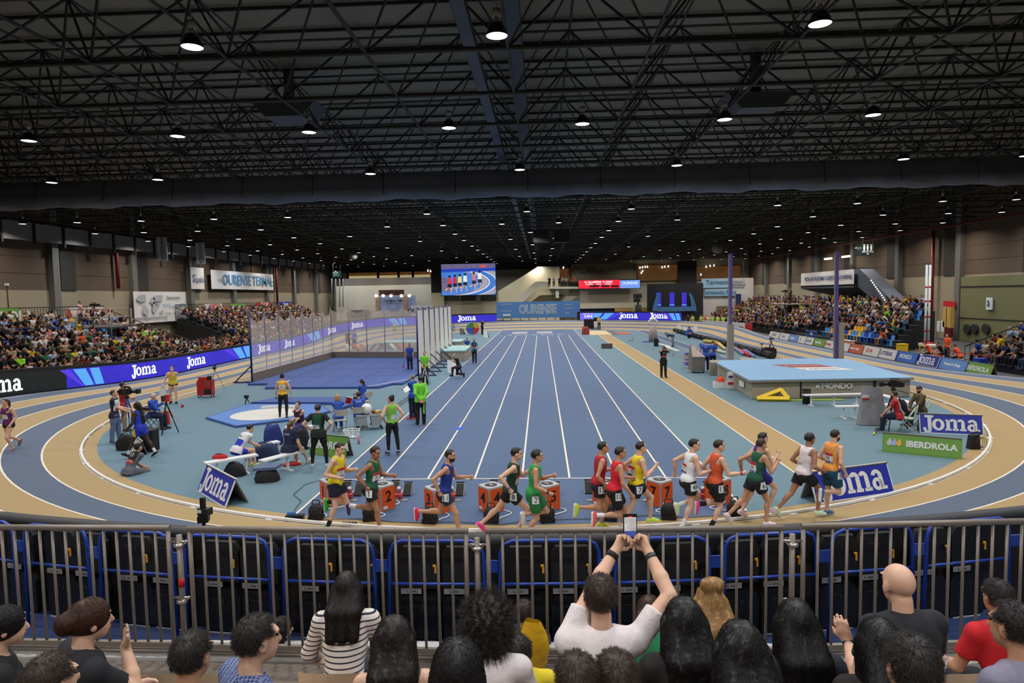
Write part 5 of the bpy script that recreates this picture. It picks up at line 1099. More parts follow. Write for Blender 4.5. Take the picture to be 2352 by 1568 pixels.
for i, (x0, x1, y0, y1) in enumerate(((10.0, 10.8, 36.95, 38.3), (12.0, 13, 37.4, 39.5))):
    mb = MB(); mb.use(VG); mb.prism([C3(x0, y0, .02), C3(x1+.2, y0, .02), C3(x1+.1, y1, .02), C3(x0+.3, y1, .02)], (0, 0, .72)); mb.build('front_wedge', None, pv)
mb = MB(); mb.use(WHP); mb.bx(-3.32, -3.3, -1.2, -.5, .35, .6); mb.build('label_patch', None, pv)
for sd, x in (('left', 12.6), ('right', 19.2)):
    Y = 42.15; st_ = empty('vault_standard', (x, Y, 0), 0, 'tall purple pole vault upright with pad, %s one' % sd, 'upright', 'pole vault uprights')
    mb = MB(); mb.use(M('purple_paint', (104, 84, 168), .4)); mb.box((0, 0, 3.55), (.16, .16, 7.1)); mb.box((.0, 0, .05), (.7, .5, .1)); mb.build('post', None, st_)
    mb = MB(); mb.use(M('grey_rail', (140, 142, 150), .4)); mb.box((-.11, 0, 3.5), (.07, .09, 7.)); mb.build('rail', None, st_)
    mb = MB(); mb.use(M('pad_grey', (150, 146, 140), .7)); mb.box((0 if sd == 'left' else .25, 0 if sd == 'left' else -.1, 1.45), (.36 if sd == 'left' else .3, .34, 2.3)); mb.build('pad', None, st_)
# yellow V-shaped box cover
mb = MB(); mb.use(M('yellow_foam', (225, 190, 28), .5)); A_, B_, C_ = (9.72, 28.1, .1), (11.0, 27.9, .1), (10.85, 28.4, .42); mb.tube(A_, B_, .12, n=4); mb.tube(A_, C_, .09, .12, n=4); mb.tube(B_, C_, .12, n=4); tag(mb.build('box_collar'), 'yellow foam v-shaped vault box collar leaning on the grey bed', 'box collar')
# benches
def bench(name, c, L_, rz, label, legs=2, h=.47, grp=None):
    r = empty(name, c, rz, label, 'bench', grp); mb = MB(); mb.use(KW); mb.box((0, 0, h-.02), (L_, .26, .045)); mb.build('seat', None, r)
    for i in range(legs): x = -L_/2+.3+(L_-.6)*i/(legs-1); mb = MB(); mb.use(KW); mb.box((x, 0, (h-.03)/2), (.05, .06, h-.05)); mb.box((x, 0, .02), (.06, .4, .04)); mb.build('leg', None, r)
    return r
def between(name, p0, p1, label, h=.47, legs=2, z=None):
    a_, b_ = U(p0[0], p0[1], h), U(p1[0], p1[1], h); c = (a_+b_)/2; c.z = 0; return bench(name, c, (b_-a_).length, math.atan2(b_.y-a_.y, b_.x-a_.x), label, legs, h)
between('bench', (470, 1062), (590, 1042), 'white bench under the seated blue and yellow athlete')
between('bench', (600, 1057), (680, 1036), 'white bench under the woman in navy t-shirt')
between('bench', (640, 1012), (616, 1016), 'short white bench behind carrying blue clothes')
between('bench', (1846, 906), (1984, 903), 'long white bench in front of the grey MONDO pad', legs=3)
between('bench', (1919, 932), (1983, 931), 'short white bench left of the grey totem, nearer than the long one')
between('bench', (2024, 905), (2100, 926), 'white bench running right behind the grey totem')
between('bench', (2030, 928), (2068, 926), 'short white bench half hidden behind the tv tripod')
between('bench', (1515, 789), (1540, 796), 'white bench farther away near the black upright bin', legs=2); between('bench', (1528, 795), (1558, 805), 'white bench nearer of the two by the black upright bin', legs=3)
# sportswear and sponsor A boards on the infield
J3 = M('board_cobalt', (34, 48, 160), .45)
aboard('sponsor_board', (-7.88, 15.75, 0), (-6.5, 14.4, 0), .62, J3, 'blue sportswear A-board beside the white bench and black bags', '', WHP, wm=True, edge=KW, dep=.55)
aboard('sponsor_board', (6.45, 14.55, 0), (8.55, 15.35, 0), .66, J3, 'blue sportswear A-board standing beside the last runner', '', WHP, wm=True, edge=KW, dep=.5)
aboard('sponsor_board', (12.85, 21.7, 0), (14.55, 21.2, 0), .62, J3, 'blue sportswear A-board behind the seated cameramen', '', WHP, wm=True, edge=KW, dep=.4)
ib = aboard('sponsor_board', (10.4, 19.15, 0), (12.05, 18.2, 0), .55, GRN, 'green IBERDROLA A-board in front of the seated cameramen', 'IBERDROLA', WHP, .23, dep=.3, bold=.01, xo=.24)
aboard('sponsor_board', (-6.5, 19.4, 0), (-5.2, 18.85, 0), .62, GRN, 'green IBERDROLA A-board behind the standing woman in green', 'IBERDROLA', WHP, .3, dep=.4, bold=.012)
aboard('sponsor_board', U(308, 1030), U(328, 1045), .45, WBD, 'small white ourense board behind the walking athlete', 'ourense', INK, .12, dep=.3)
for k in ib.children:
    if k.name.startswith('front'):
        mb = MB()
        for i, c in enumerate(((190, 190, 190), (150, 170, 215), (225, 165, 60))): mb.use(M('leaf_%d' % i, c, .5)); R_ = Matrix.Translation((0, -.15, 0)) @ Matrix.Rotation(math.pi/2-math.atan2(.15, .55), 4, 'X'); mb.poly([tuple(R_ @ Vector((-.78+.12*i+x, .3+y, .014+.001*i))) for x, y in ((-.07, -.04), (-.02, -.1), (.05, -.08), (.07, 0), (.03, .13), (-.03, .05))])
        mb.build('leaf_mark', None, ib); break
mb = MB(); mb.use(M('cloth_cobalt', (40, 90, 190), .7)); mb.lathe([(0, .03), (.16, .03), (.2, .005)], n=10); o = mb.build('dropped_cloth'); o.location = U(1055, 985); tag(o, 'small blue cloth dropped on a lane line of the sprint straight', 'cloth')
# green strip lying in front of the bed
mb = MB(); mb.use(M('lime_strip', (140, 168, 70), .6)); mb.box((12.2, 28.15, .02), (2.3, .35, .03)); tag(mb.build('ground_banner'), 'lime green strip lying on the floor at the foot of the grey bed', 'strip')
# bins and totem
def cyl(name, c, r, h, m_, label, cat, r2=None, rim=True):
    mb = MB(); mb.use(m_); mb.lathe([(0, .0), (r2 or r, 0), (r, h), (r*.9, h), (r*.85, h*.6), (0, h*.55)], n=18)
    if rim: mb.lathe([(r, h-.04), (r*1.06, h-.04), (r*1.06, h), (r, h)], n=18)
    o = mb.build(name); o.location = c; tag(o, label, cat); return o
cyl('litter_bin', U(1852, 927), .17, .62, BLK, 'black litter bin at the left end of the long white bench', 'bin', .15)
mb = MB(); mb.use(BLK); mb.box((0, 0, .16), (.36, .36, .33)); mb.box((0, 0, .52), (.36, .36, .33)); mb.box((0, 0, .34), (.3, .3, .04)); o = mb.build('stacked_speaker'); o.location = U(1507, 795); tag(o, 'black upright double box at the end of the farther white benches', 'speaker box')
TG = M('totem_grey', (138, 138, 144), .5, var=.04); a_ = U(1978, 975); b_ = U(2036, 979)
tt = empty('totem_screen', (a_+b_)/2, 0, 'grey curved totem panel standing before the pole vault bed', 'totem')
mb = MB(); mb.use(TG); k = 10; H_ = 1.38
for i in range(k+1):
    t = i/k; x = -.46+.92*t; yb = -.08*math.sin(math.pi*t); xt = -.34+.66*t; mb.v += [(x, yb, .02), (xt, yb+.1, H_-.16*t*t), (xt, yb+.14, H_-.16*t*t), (x, yb+.3, .02)]
for i in range(k):
    for q in range(4): q2 = (q+1) % 4; mb.face((4*i+q, 4*i+4+q, 4*i+4+q2, 4*i+q2))
mb.face((0, 1, 2, 3)); mb.face((4*k+3, 4*k+2, 4*k+1, 4*k)); mb.build('panel', None, tt)
mb = MB(); mb.use(WHP); mb.box((-.3, -.035, 1.02), (.22, .02, .1)); mb.use(REDI); mb.box((-.3, -.035, .93), (.22, .02, .08)); mb.build('label', None, tt)
# tv cameras on tripods
CAMB = M('camera_black', (18, 18, 20), .4); CAMG = M('camera_grey', (60, 60, 64), .4)
def tripod(r, h, sp_=.45, m_=None, n_=3, rr=.018):
    for i in range(n_): a = 2*math.pi*i/n_+.5; mb = MB(); mb.use(m_ or CAMB); mb.tube((0, 0, h), (sp_*math.cos(a), sp_*math.sin(a), 0.01), rr*.8, rr, n=6); mb.tube((0, 0, h), (sp_*.5*math.cos(a), sp_*.5*math.sin(a), h*.5), rr*1.5, n=6); mb.build('leg', None, r)
def tvcam(c, rz, label, h=1.35, m_=None, big=True, tri=.45):
    r = empty('television_camera', c, rz, label, 'television camera'); tripod(r, h, tri, m_)
    mb = MB(); mb.use(CAMB); mb.lathe([(.03, 0), (.07, .02), (.07, .09), (.04, .12)], (0, 0, h-.02), 10); mb.tube((0, -.02, h+.05), (.1, -.5, h-.12), .012); mb.build('pan_head', None, r)
    s_ = 1. if big else .6
    mb = MB(); mb.use(CAMB); mb.box((0, -.05*s_, h+.22), (.15*s_, .36*s_, .2*s_)); mb.box((0, -.25*s_, h+.2), (.12*s_, .12*s_, .14*s_)); mb.use(CAMG); mb.box((.08*s_, -.05*s_, h+.22), (.01, .1*s_, .06*s_)); mb.build('body', None, r)
    mb = MB(); mb.use(CAMB); mb.tube((0, .12*s_, h+.22), (0, .34*s_, h+.22), .055*s_, .07*s_, 12); mb.prism([(-.1*s_, .34*s_, h+.22-.08*s_), (.1*s_, .34*s_, h+.22-.08*s_), (.1*s_, .34*s_, h+.22+.08*s_), (-.1*s_, .34*s_, h+.22+.08*s_)], (0, .1*s_, 0)); mb.build('lens', None, r)
    mb = MB(); mb.use(CAMB); mb.tube((0, -.16*s_, h+.4*1), (0, .1*s_, h+.4), .015); mb.tube((0, -.16*s_, h+.3), (0, -.16*s_, h+.4), .012); mb.tube((0, .1*s_, h+.3), (0, .1*s_, h+.4), .012); mb.tube((-.05, .1*s_, h+.34), (-.15*s_, -.05, h+.36), .03*s_); mb.build('handle', None, r)
    return r
tvcam(U(2050, 985), math.radians(80), 'black television camera on tripod beside the seated man in red', 1.3)
tvcam(U(297, 1000), math.radians(-80), 'black shoulder camera on a blue-tinted tripod behind the man in white bib', 1.35, tri=.4, m_=M('tripod_blue', (40, 70, 140), .4))
tvcam(U(1892, 782), math.radians(-60), 'black television camera on a small tripod beyond the far kerb', .9, big=False).location = U(1771, 812)
mb = MB(); mb.use(BLK); mb.box((0, 0, .32), (.9, .5, .5)); mb.box((.0, 0, .6), (.6, .4, .1)); mb.tube((-.5, 0, 0), (-.5, 0, .9), .03); mb.box((-.5, 0, .9), (.3, .1, .06)); mb.lathe([(.0, 0), (.12, 0), (.12, .1), (0, .1)], (.3, -.25, .0)); o = mb.build('equipment_case'); o.location = U(1766, 818); tag(o, 'black wheeled equipment box under the farther television camera', 'equipment box')
# rail-end camera near the front barrier
r = empty('remote_camera', U(468, 1206, 2.42)+Vector((0, 0, 0)), 0, 'small black remote camera with a transmitter above the front rail', 'camera')
P = UY(468, 1196, 6.9); r.location = P
mb = MB(); mb.use(CAMB); mb.box((0, 0, .03), (.11, .12, .07), .3); mb.build('camera_body', None, r); mb = MB(); mb.use(CAMB); mb.box((.02, 0, .11), (.13, .09, .075), -.2); mb.use(WHP); mb.box((-.02, -.05, .12), (.05, .01, .03), -.2); mb.build('transmitter', None, r); mb = MB(); mb.use(CAMB); mb.box((0, 0, .2), (.05, .04, .13)); mb.build('antenna', None, r)
mb = MB(); mb.use(CAMB); mb.tube((0, 0, -P.z+1.2), (0, 0, 0), .02); mb.build('post', None, r)
# small tripod, floor microphone, measuring tripod
for px, py, h, lab, m_ in ((567, 932, .45, 'tiny black tripod on the floor behind the throwing platform', CAMB), (495, 893, 1.25, 'silver tripod with a small head behind the red tool trolley', CHR)):
    r = empty('small_tripod', U(px, py), 0, lab, 'tripod'); tripod(r, h*.85, .35*h, m_, rr=.014); mb = MB(); mb.use(CAMB); mb.box((0, 0, h*.9), (.14, .14, .12)); mb.box((0, 0, h*1.0), (.2, .08, .06)); mb.build('head', None, r)
# red tool trolley
r = empty('tool_trolley', U(474, 912), .15, 'red tool trolley with drawers and kit on top beside the track', 'trolley')
TRD = M('tool_red', (170, 30, 28), .4); mb = MB(); mb.use(TRD); mb.bx(-.35, .35, -.2, .2, .12, .85); mb.use(BLK); mb.bx(-.02, .3, -.21, -.2, .17, .42); mb.build('cabinet', None, r)
for i in range(4): mb = MB(); mb.use(TRD); mb.bx(-.03, .32, -.215, -.2, .5+i*.085, .57+i*.085); mb.use(CHR); mb.bx(.02, .28, -.225, -.215, .55+i*.085, .56+i*.085); mb.build('drawer', None, r)
for x in (-.3, .3):
    for y in (-.16, .16): mb = MB(); mb.use(BLK); mb.tube((x-.015, y, .05), (x+.015, y, .05), .05, n=10); mb.build('wheel', None, r)
mb = MB(); mb.use(TRD); mb.box((-.1, 0, .93), (.4, .25, .14)); mb.use(BLK); mb.box((.2, 0, .95), (.15, .2, .18)); mb.build('top_kit', None, r)
# table with equipment, pole with orange tip, red marker
r = empty('folding_table', U(335, 985), .1, 'small wooden-topped folding table with a black case on it', 'table'); mb = MB(); mb.use(M('wood_top', (190, 150, 100), .5)); mb.box((0, 0, .7), (.8, .5, .04)); mb.build('table_top', None, r)
for s_ in (-1, 1):
    for q in (-.3, .3): mb = MB(); mb.use(CAMG); mb.tube((-.35*s_, q, 0), (.3*s_, q, .69), .015); mb.build('leg', None, r)
mb = MB(); mb.use(CAMB); mb.box((0, 0, .77), (.5, .3, .1)); o = mb.build('case'); o.location = r.location; tag(o, 'black case lying on the small folding table', 'case')
a_, b_ = U(352, 915, .95), U(413, 966, .02); mb = MB(); mb.use(KW); mb.tube(a_, lerp_v(a_, b_, .65) if False else a_.lerp(b_, .62), .022); mb.use(M('orange_tip', (230, 130, 50), .5)); mb.tube(a_.lerp(b_, .62), b_, .022, .006); tag(mb.build('measuring_pole'), 'white pole with an orange tip slanting from the official to the floor', 'pole')
mb = MB(); mb.use(M('signal_red', (205, 40, 30), .4)); mb.prism([(-.08, -.05, 0.02), (.08, -.05, .02), (.02, -.05, .52), (-.14, -.05, .5)], (0, .1, 0)); mb.use(CHR); mb.box((-.15, 0, .03), (.2, .25, .04)); o = mb.build('distance_marker'); o.location = U(386, 974); tag(o, 'red upright distance marker with a metal foot near the slanting pole', 'marker')
mb = MB(); mb.use(REDI); mb.ell((0, 0, .07), (.07, .07, .07), 12); o = mb.build('shot_ball'); o.location = U(419, 935); tag(o, 'small red ball on the floor near the thrower with a towel', 'ball')
mb = MB(); mb.use(BLK); mb.box((0, 0, .33), (.42, .35, .62)); mb.box((0, 0, .66), (.44, .37, .05)); o = mb.build('black_box'); o.location = U(345, 1035); tag(o, 'tall black bin behind the walking athlete', 'bin')
# bags, clothes, bottles
def bag(c, s_, col, label, rz=0, cat='bag', name='sports_bag'):
    r = empty(name, c, rz, label, cat); mb = MB(); mb.use(cloth(col)); sx, sy, sz = s_; n_ = 12
    for j in range(7):
        for i in range(n_):
            a = 2*math.pi*i/n_; v = j/6; rr = (1-.35*v**3)*(1+.06*math.sin(3*a+j)); mb.v.append((sx/2*rr*math.copysign(abs(math.cos(a))**.6, math.cos(a)), sy/2*rr*math.copysign(abs(math.sin(a))**.6, math.sin(a)), .005+sz*v*(1-.1*math.sin(a*2))))
    mb.smooth = True
    for j in range(6):
        for i in range(n_): i2 = (i+1) % n_; mb.face((j*n_+i, j*n_+i2, (j+1)*n_+i2, (j+1)*n_+i))
    mb.face(range(6*n_, 7*n_)); mb.build('bag_body', None, r)
    mb = MB(); mb.use(BLK); mb.path([(sx*.3*math.cos(t), 0, sz*.9+.3*sz*math.sin(t)) for t in [math.pi*i/8 for i in range(9)]], .012, 5); mb.build('strap', None, r); return r
bag(U(540, 1092), (.55, .35, .32), (20, 20, 24), 'black sports bag under the first white bench')
bag(U(614, 1104), (.62, .45, .3), (24, 24, 30), 'open black sports bag on the floor beside the nearer bench', .2)
mb = MB(); mb.use(cloth((86, 100, 132))); mb.prism([(-.3, -.18, .3), (.3, -.15, .33), (.36, .15, .36), (-.25, .18, .36)], (0, 0, .07)); o = mb.build('folded_cloth'); o.location = U(614, 1104); tag(o, 'folded grey-blue cloth lying on the open black bag', 'cloth')
bag(U(694, 1030), (.5, .4, .62), (22, 24, 30), 'tall black rucksack between the seated woman and standing woman', 0, 'rucksack')
bag(U(288, 1032), (.5, .4, .45), (20, 20, 22), 'black rucksack on the floor behind the cameraman in jeans')
bag(U(612, 1055), (.8, .5, .45), (30, 44, 80), 'heap of navy jackets between the two benches', 0, 'clothes', 'clothes_pile')
bag(U(628, 1020, .0), (.6, .4, .62), (36, 50, 120), 'blue jackets piled on the short white bench', .3, 'clothes', 'clothes_pile')
bag(U(505, 1052, .47)+up(0), (.4, .22, .1), (180, 30, 34), 'red shirt lying on the first white bench', 0, 'clothes', 'folded_shirt')
bag(U(670, 1068), (.5, .25, .08), (190, 50, 54), 'crumpled red cloth on the floor by the nearer bench', .3, 'cloth', 'crumpled_cloth')
bag(U(590, 965), (.25, .15, .05), (40, 42, 48), 'dark pad lying at the edge of the blue platform', 0, 'pad', 'small_pad')
def bottle(c, col, label, h=.24, r_=.035):
    r = empty('bottle', c, 0, label, 'bottle'); mb = MB(); mb.use(M('bottle_%d' % sum(col), col, .25)); mb.lathe([(0, 0), (r_, 0), (r_, h*.75), (r_*.45, h*.9), (r_*.45, h)], n=12); mb.build('bottle_body', None, r); mb = MB(); mb.use(KW); mb.lathe([(0, h*1.06), (r_*.5, h*1.06), (r_*.5, h*.95)], n=10); mb.build('cap', None, r)
bottle(U(543, 1092), (165, 185, 195), 'clear water bottle standing by the black bag under the bench', .3); bottle(U(604, 1105), (160, 185, 215), 'clear bottle in front of the open black bag', .26); bottle(U(824, 1019), (225, 150, 160), 'pink bottle in front of the laundry basket', .3, .045); bottle(U(680, 1053), (190, 110, 30), 'orange bottle under the nearer bench', .3, .05)
# blocks, numbered starting boxes, speakers, cables
ORB = M('box_orange', (214, 84, 22), .45, var=.03); ALU = M('aluminium', (165, 168, 172), .35, metal=.6); PADD = M('block_pad', (34, 36, 40), .8)
def starting_block(c):
    r = empty('starting_blocks', c, 0); mb = MB(); mb.use(ALU); mb.bx(-.03, .03, -.45, .35, .01, .05); mb.box((0, -.42, .015), (.5, .12, .02)); mb.build('spine', None, r)
    for sx, y in ((-1, .18), (1, .0)):
        mb = MB(); mb.use(ALU); mb.prism([(sx*.17-.1, y+.1, .02), (sx*.17-.1, y-.1, .02), (sx*.17-.1, y+.12, .26)], (.2, 0, 0)); mb.use(PADD); mb.prism([(sx*.17-.09, y-.105, .03), (sx*.17-.09, y-.115, .04), (sx*.17-.09, y+.10, .26), (sx*.17-.09, y+.11, .25)], (.18, 0, 0)); mb.box((sx*.17, y+.13, .27), (.2, .02, .04)); mb.build('foot_pedal', None, r)
    mb = MB(); mb.use(M('sensor_red', (170, 60, 70), .4)); mb.box((0, -.3, .09), (.22, .18, .08)); mb.build('sensor_box', None, r); mb = MB(); mb.use(ALU); mb.tube((0, -.22, .17), (0, -.12, .21), .065, n=12); mb.build('loudspeaker', None, r)
    return r
def num_box(c, n_, rz):
    r = empty('lane_number_box', c, rz); w, h_ = .42, .56; mb = MB(); mb.use(M('box_grey', (170, 172, 176), .4)); q = .05
    mb.prism([(-w/2+q, -w/2, .01), (w/2-q, -w/2, .01), (w/2, -w/2+q, .01), (w/2, w/2-q, .01), (w/2-q, w/2, .01), (-w/2+q, w/2, .01), (-w/2, w/2-q, .01), (-w/2, -w/2+q, .01)], (0, 0, h_)); mb.build('box_body', None, r)
    for k in range(4):
        Rk = Matrix.Rotation(k*math.pi/2, 4, 'Z'); mb = MB(); mb.use(ORB); pts = []
        for cx, cz, a0 in ((.15, .06, -90), (.15, .5, 0), (-.15, .5, 90), (-.15, .06, 180)):
            for i in range(4): a = math.radians(a0+30*i); pts.append((cx+.035*math.cos(a), -w/2-.006, cz+.035*math.sin(a)))
        mb.v = [tuple(Rk @ Vector(p)) for p in pts]; mb.face(range(len(pts))); mb.build('orange_face', None, r)
        text(str(n_), .34, INK, (0, 0, 0), parent=r, bold=.006, M4=Rk @ Matrix.Translation((0, -w/2-.012, .32)) @ Matrix.Rotation(math.pi/2, 4, 'X'))
        mb = MB(); mb.use(WHP); mb.v = [tuple(Rk @ Vector(p)) for p in ((-.15, -w/2-.01, .06), (-.03, -w/2-.01, .06), (-.03, -w/2-.01, .12), (-.15, -w/2-.01, .12))]; mb.face((0, 1, 2, 3)); mb.build('label_patch', None, r)
    mb = MB(); mb.use(CAMB); mb.lathe([(0, .575), (.14, .574)], n=16); mb.build('top_disc', None, r); text(str(n_), .16, WHP, (0, 0, .578), rx=0, parent=r)
    return r
def pack(c, rz):
    r = empty('speaker_pack', c, rz); mb = MB(); mb.use(BLK); mb.ell((0, 0, .17), (.17, .12, .18), 14); mb.box((0, 0, .05), (.3, .2, .08)); mb.build('pack_body', None, r); mb = MB(); mb.use(BLK); mb.path([(-.08, 0, .33), (-.07, 0, .42), (.07, 0, .42), (.08, 0, .33)], .012, 6); mb.build('handle', None, r)
    mb = MB(); mb.use(CAMG); mb.path([(.1+.03*math.cos(t), -.1, .2+.12*math.sin(t)) for t in [2*math.pi*i/12 for i in range(13)]], .008, 5); mb.build('coiled_cable', None, r)
bx_ = [803, 915, 1035, 1145, 1255, 1365, 1490, 1605]; px_ = [(760, 1160), (876, 1172), (1003, 1180), (1128, 1176), (1257, 1172), (1392, 1165), (1517, 1162), (1652, 1158)]; kx_ = [(723, 1196), (848, 1198), (986, 1204), (1128, 1204), (1257, 1202), (1402, 1198), (1538, 1195), (1690, 1190)]
for i in range(8):
    nm_ = ordn[i]; b_ = starting_block(U(bx_[i]+5, 1137)); tag(b_, 'metal starting block set on the line of lane %s from the left' % nm_, 'starting block', 'starting blocks')
    n_ = num_box(U(*px_[i])+Vector((0, .12, 0)), i+1, math.radians(40 if i != 1 else 52)); tag(n_, 'orange and grey box with black number %d behind the start' % (i+1), 'number box', 'lane number boxes')
    pack(U(*kx_[i])+Vector((0, .1, 0)), .2*math.sin(i*2)); k_ = [o for o in COL.objects if o.name.startswith('speaker_pack') and 'label' not in o][0]; tag(k_, 'black speaker pack on the floor beside the number %d box' % (i+1), 'speaker pack', 'speaker packs at the start')
    p0 = Vector((b_.location.x, b_.location.y-.45, .02)); p1 = Vector((k_.location.x+.15, k_.location.y+.1, .02)); mb = MB(); mb.use(KW); mb.path([p0.lerp(p1, t)+Vector((.32*math.sin(t*math.pi*2.2+i)*math.sin(math.pi*t), 0, 0)) for t in [j/14 for j in range(15)]], .013, 5); tag(mb.build('white_cable'), 'white cable winding from the number %d starting block to its pack' % (i+1), 'cable', 'start cables')
mb = MB(); mb.use(CAMG); mb.path([U(x, y, .02) for x, y in ((770, 1082), (745, 1100), (700, 1112), (674, 1135), (692, 1150), (680, 1165), (672, 1182))], .008, 5); tag(mb.build('floor_cable'), 'thin dark cable curling over the pale blue floor to the power strip', 'cable')
mb = MB(); mb.use(CAMG); mb.path([U(x, y, .02) for x, y in ((655, 1196), (760, 1192), (850, 1190), (900, 1198), (960, 1200), (1050, 1198), (1150, 1204), (1210, 1195), (1300, 1192), (1400, 1190), (1500, 1182), (1580, 1188), (1680, 1182))], .008, 5); tag(mb.build('floor_cable'), 'long grey cable running along the kerb past all the speaker packs', 'cable')
r = empty('power_strip', U(672, 1192), .1, 'black power box with blue plugs on the floor near the kerb', 'power box'); mb = MB(); mb.use(CAMB); mb.box((.05, 0, .05), (.38, .14, .09)); mb.build('box', None, r)
for i in range(3): mb = MB(); mb.use(M('plug_blue', (60, 110, 190), .4)); mb.box((-.08+.06*i, 0, .12), (.045, .06, .07)); mb.build('plug', None, r)
r = empty('power_strip', U(803, 1206), .05, 'black multi-socket strip with pale plugs beside the kerb rail', 'power box'); mb = MB(); mb.use(CAMB); mb.box((0, 0, .03), (.3, .06, .05)); mb.build('box', None, r)
for i in range(5): mb = MB(); mb.use(LB); mb.tube((-.12+.06*i, 0, .05), (-.12+.06*i, 0, .1), .016); mb.build('plug', None, r)
# officials' cart with shots, basket, chairs
def folding_chair(c, rz, label, m_=None):
    r = empty('folding_chair', c, rz, label, 'chair'); fr = m_ or M('chair_beige', (178, 170, 158), .5)
    mb = MB(); mb.use(fr); mb.box((0, 0, .44), (.4, .38, .03)); mb.build('seat', None, r); mb = MB(); mb.use(fr)
    k = []
    for i in range(9): t = -1+2*i/8; k.append((t*.2, -.26-.03*(1-t*t), 0))
    for a, b in zip(k[:-1], k[1:]): mb.prism([(a[0], a[1], .62), (b[0], b[1], .62), (b[0], b[1]-.02, .84), (a[0], a[1]-.02, .84)], (0, .015, 0))
    mb.build('backrest', None, r)
    for s_ in (-1, 1): mb = MB(); mb.use(fr); mb.tube((s_*.22, -.28, .86), (s_*.22, .22, .0), .013); mb.build('leg', None, r); mb = MB(); mb.use(fr); mb.tube((s_*.2, .16, .43), (s_*.2, -.28, .0), .013); mb.build('leg', None, r)
    mb = MB(); mb.use(fr); mb.tube((-.2, -.28, .02), (.2, -.28, .02), .012); mb.tube((-.22, .2, .04), (.22, .2, .04), .012); mb.build('cross_bar', None, r); return r
CHP = [(U(783, 992), .5, 'beige folding chair under the seated blonde official'), (U(828, 985), .2, 'beige folding chair under the official with white logo on his back'), (U(838, 945), 1.1, 'beige folding chair behind the official with dark ponytail')]
for c in CHP: folding_chair(*c)
folding_chair(U(2082, 990), .9, 'pale folding chair under the seated man in red', M('chair_pale', (190, 200, 190), .4)); folding_chair(U(2114, 974), 1.2, 'pale folding chair under the man in the olive jacket', M('chair_pale', (190, 200, 190), .4))
folding_chair(U(1578, 846), -.3, 'small empty chair left of the grey covered cabinet'); folding_chair(U(1074, 815), 0, 'chair of the official in blue sitting by the sprint lanes')
r = empty('return_cart', U(850, 985), .35, 'grey wheeled ball cart with shots and balls on top', 'cart'); mb = MB(); mb.use(M('cart_grey', (150, 154, 158), .4)); mb.box((0, 0, .52), (.95, .5, .04)); mb.box((-.3, 0, .35), (.35, .46, .32)); mb.prism([(.02, -.24, .5), (.46, -.24, .5), (.36, -.24, .16), (.06, -.24, .16)], (0, .03, 0)); mb.prism([(.02, .21, .5), (.46, .21, .5), (.36, .21, .16), (.06, .21, .16)], (0, .03, 0)); mb.box((.2, 0, .17), (.4, .46, .03)); mb.build('cart_body', None, r)
for x in (-.4, .4):
    for y in (-.2, .2): mb = MB(); mb.use(CAMG); mb.tube((x, y, .14), (x, y, .06), .012); mb.tube((x, y-.015, .05), (x, y+.015, .05), .05, n=10); mb.build('wheel', None, r)
for i, (x, y, c, rr, lab) in enumerate(((-.1, .0, (222, 222, 220), .2, 'large white ball on the grey cart'), (.15, .1, (120, 90, 70), .07, 'brown shot on the grey cart'), (.27, -.05, (214, 176, 50), .08, 'yellow shot on the grey cart'), (.22, .15, (60, 90, 180), .07, 'blue shot on the grey cart'), (.38, .1, (160, 160, 165), .07, 'silver shot on the grey cart'))):
    mb = MB(); mb.use(M('ball_%d' % i, c, .35)); mb.ell((0, 0, rr), (rr, rr, rr), 14); o = mb.build('ball'); o.location = r.location+rp(x, y, .35)+up(.54); tag(o, lab, 'ball')
mb = MB(); mb.use(KW); bas = U(808, 1004); nn = 20
for lay_ in range(5):
    z = .02+.06*lay_; q = .78+.055*lay_; mb.path([(.27*q*math.copysign(abs(math.cos(t))**.5, math.cos(t)), .19*q*math.copysign(abs(math.sin(t))**.5, math.sin(t)), z) for t in [2*math.pi*i/nn for i in range(nn+1)]], .014 if lay_ in (0, 4) else .008, 5)
for i in range(nn): t = 2*math.pi*i/nn; u = (.27*math.copysign(abs(math.cos(t))**.5, math.cos(t)), .19*math.copysign(abs(math.sin(t))**.5, math.sin(t))); mb.tube((u[0]*.78, u[1]*.78, .02), (u[0], u[1], .26), .012, n=4)
mb.box((0, 0, .015), (.4, .28, .015)); o = mb.build('laundry_basket'); o.location = bas; o.rotation_euler = (0, 0, .1); tag(o, 'white plastic laundry basket on the floor by the folding chairs', 'basket')
# rail stretcher beside the lane and white A-frame
mb = MB(); mb.use(ALU)
a_, b_ = U(800, 1010, .05), U(948, 902, .05); d = (b_-a_).normalized(); n_ = Vector((-d.y, d.x, 0))*.1; a2 = U(880, 935, .05)
for s_ in (-1, 1): mb.tube(U(868, 958, .06)+n_*s_, U(945, 908, .06)+n_*s_, .025, n=6)
for t in (.1, .5, .9): P = U(868, 958, .06).lerp(U(945, 908, .06), t); mb.tube(P-n_, P+n_, .02, n=6)
tag(mb.build('ball_return_track'), 'low metal rail track running along the edge of the sprint lanes', 'rail track')
mb = MB(); mb.use(KW); c = U(976, 882)
for s_ in (-.18, .18): mb.tube(c+Vector((-.2, s_, .0)), c+Vector((.05, s_, .95)), .02); mb.tube(c+Vector((.28, s_, 0)), c+Vector((.05, s_, .95)), .02)
mb.tube(c+Vector((.05, -.18, .95)), c+Vector((.05, .18, .95)), .02); tag(mb.build('white_trestle'), 'white tubular trestle standing behind the man in lime green', 'trestle')
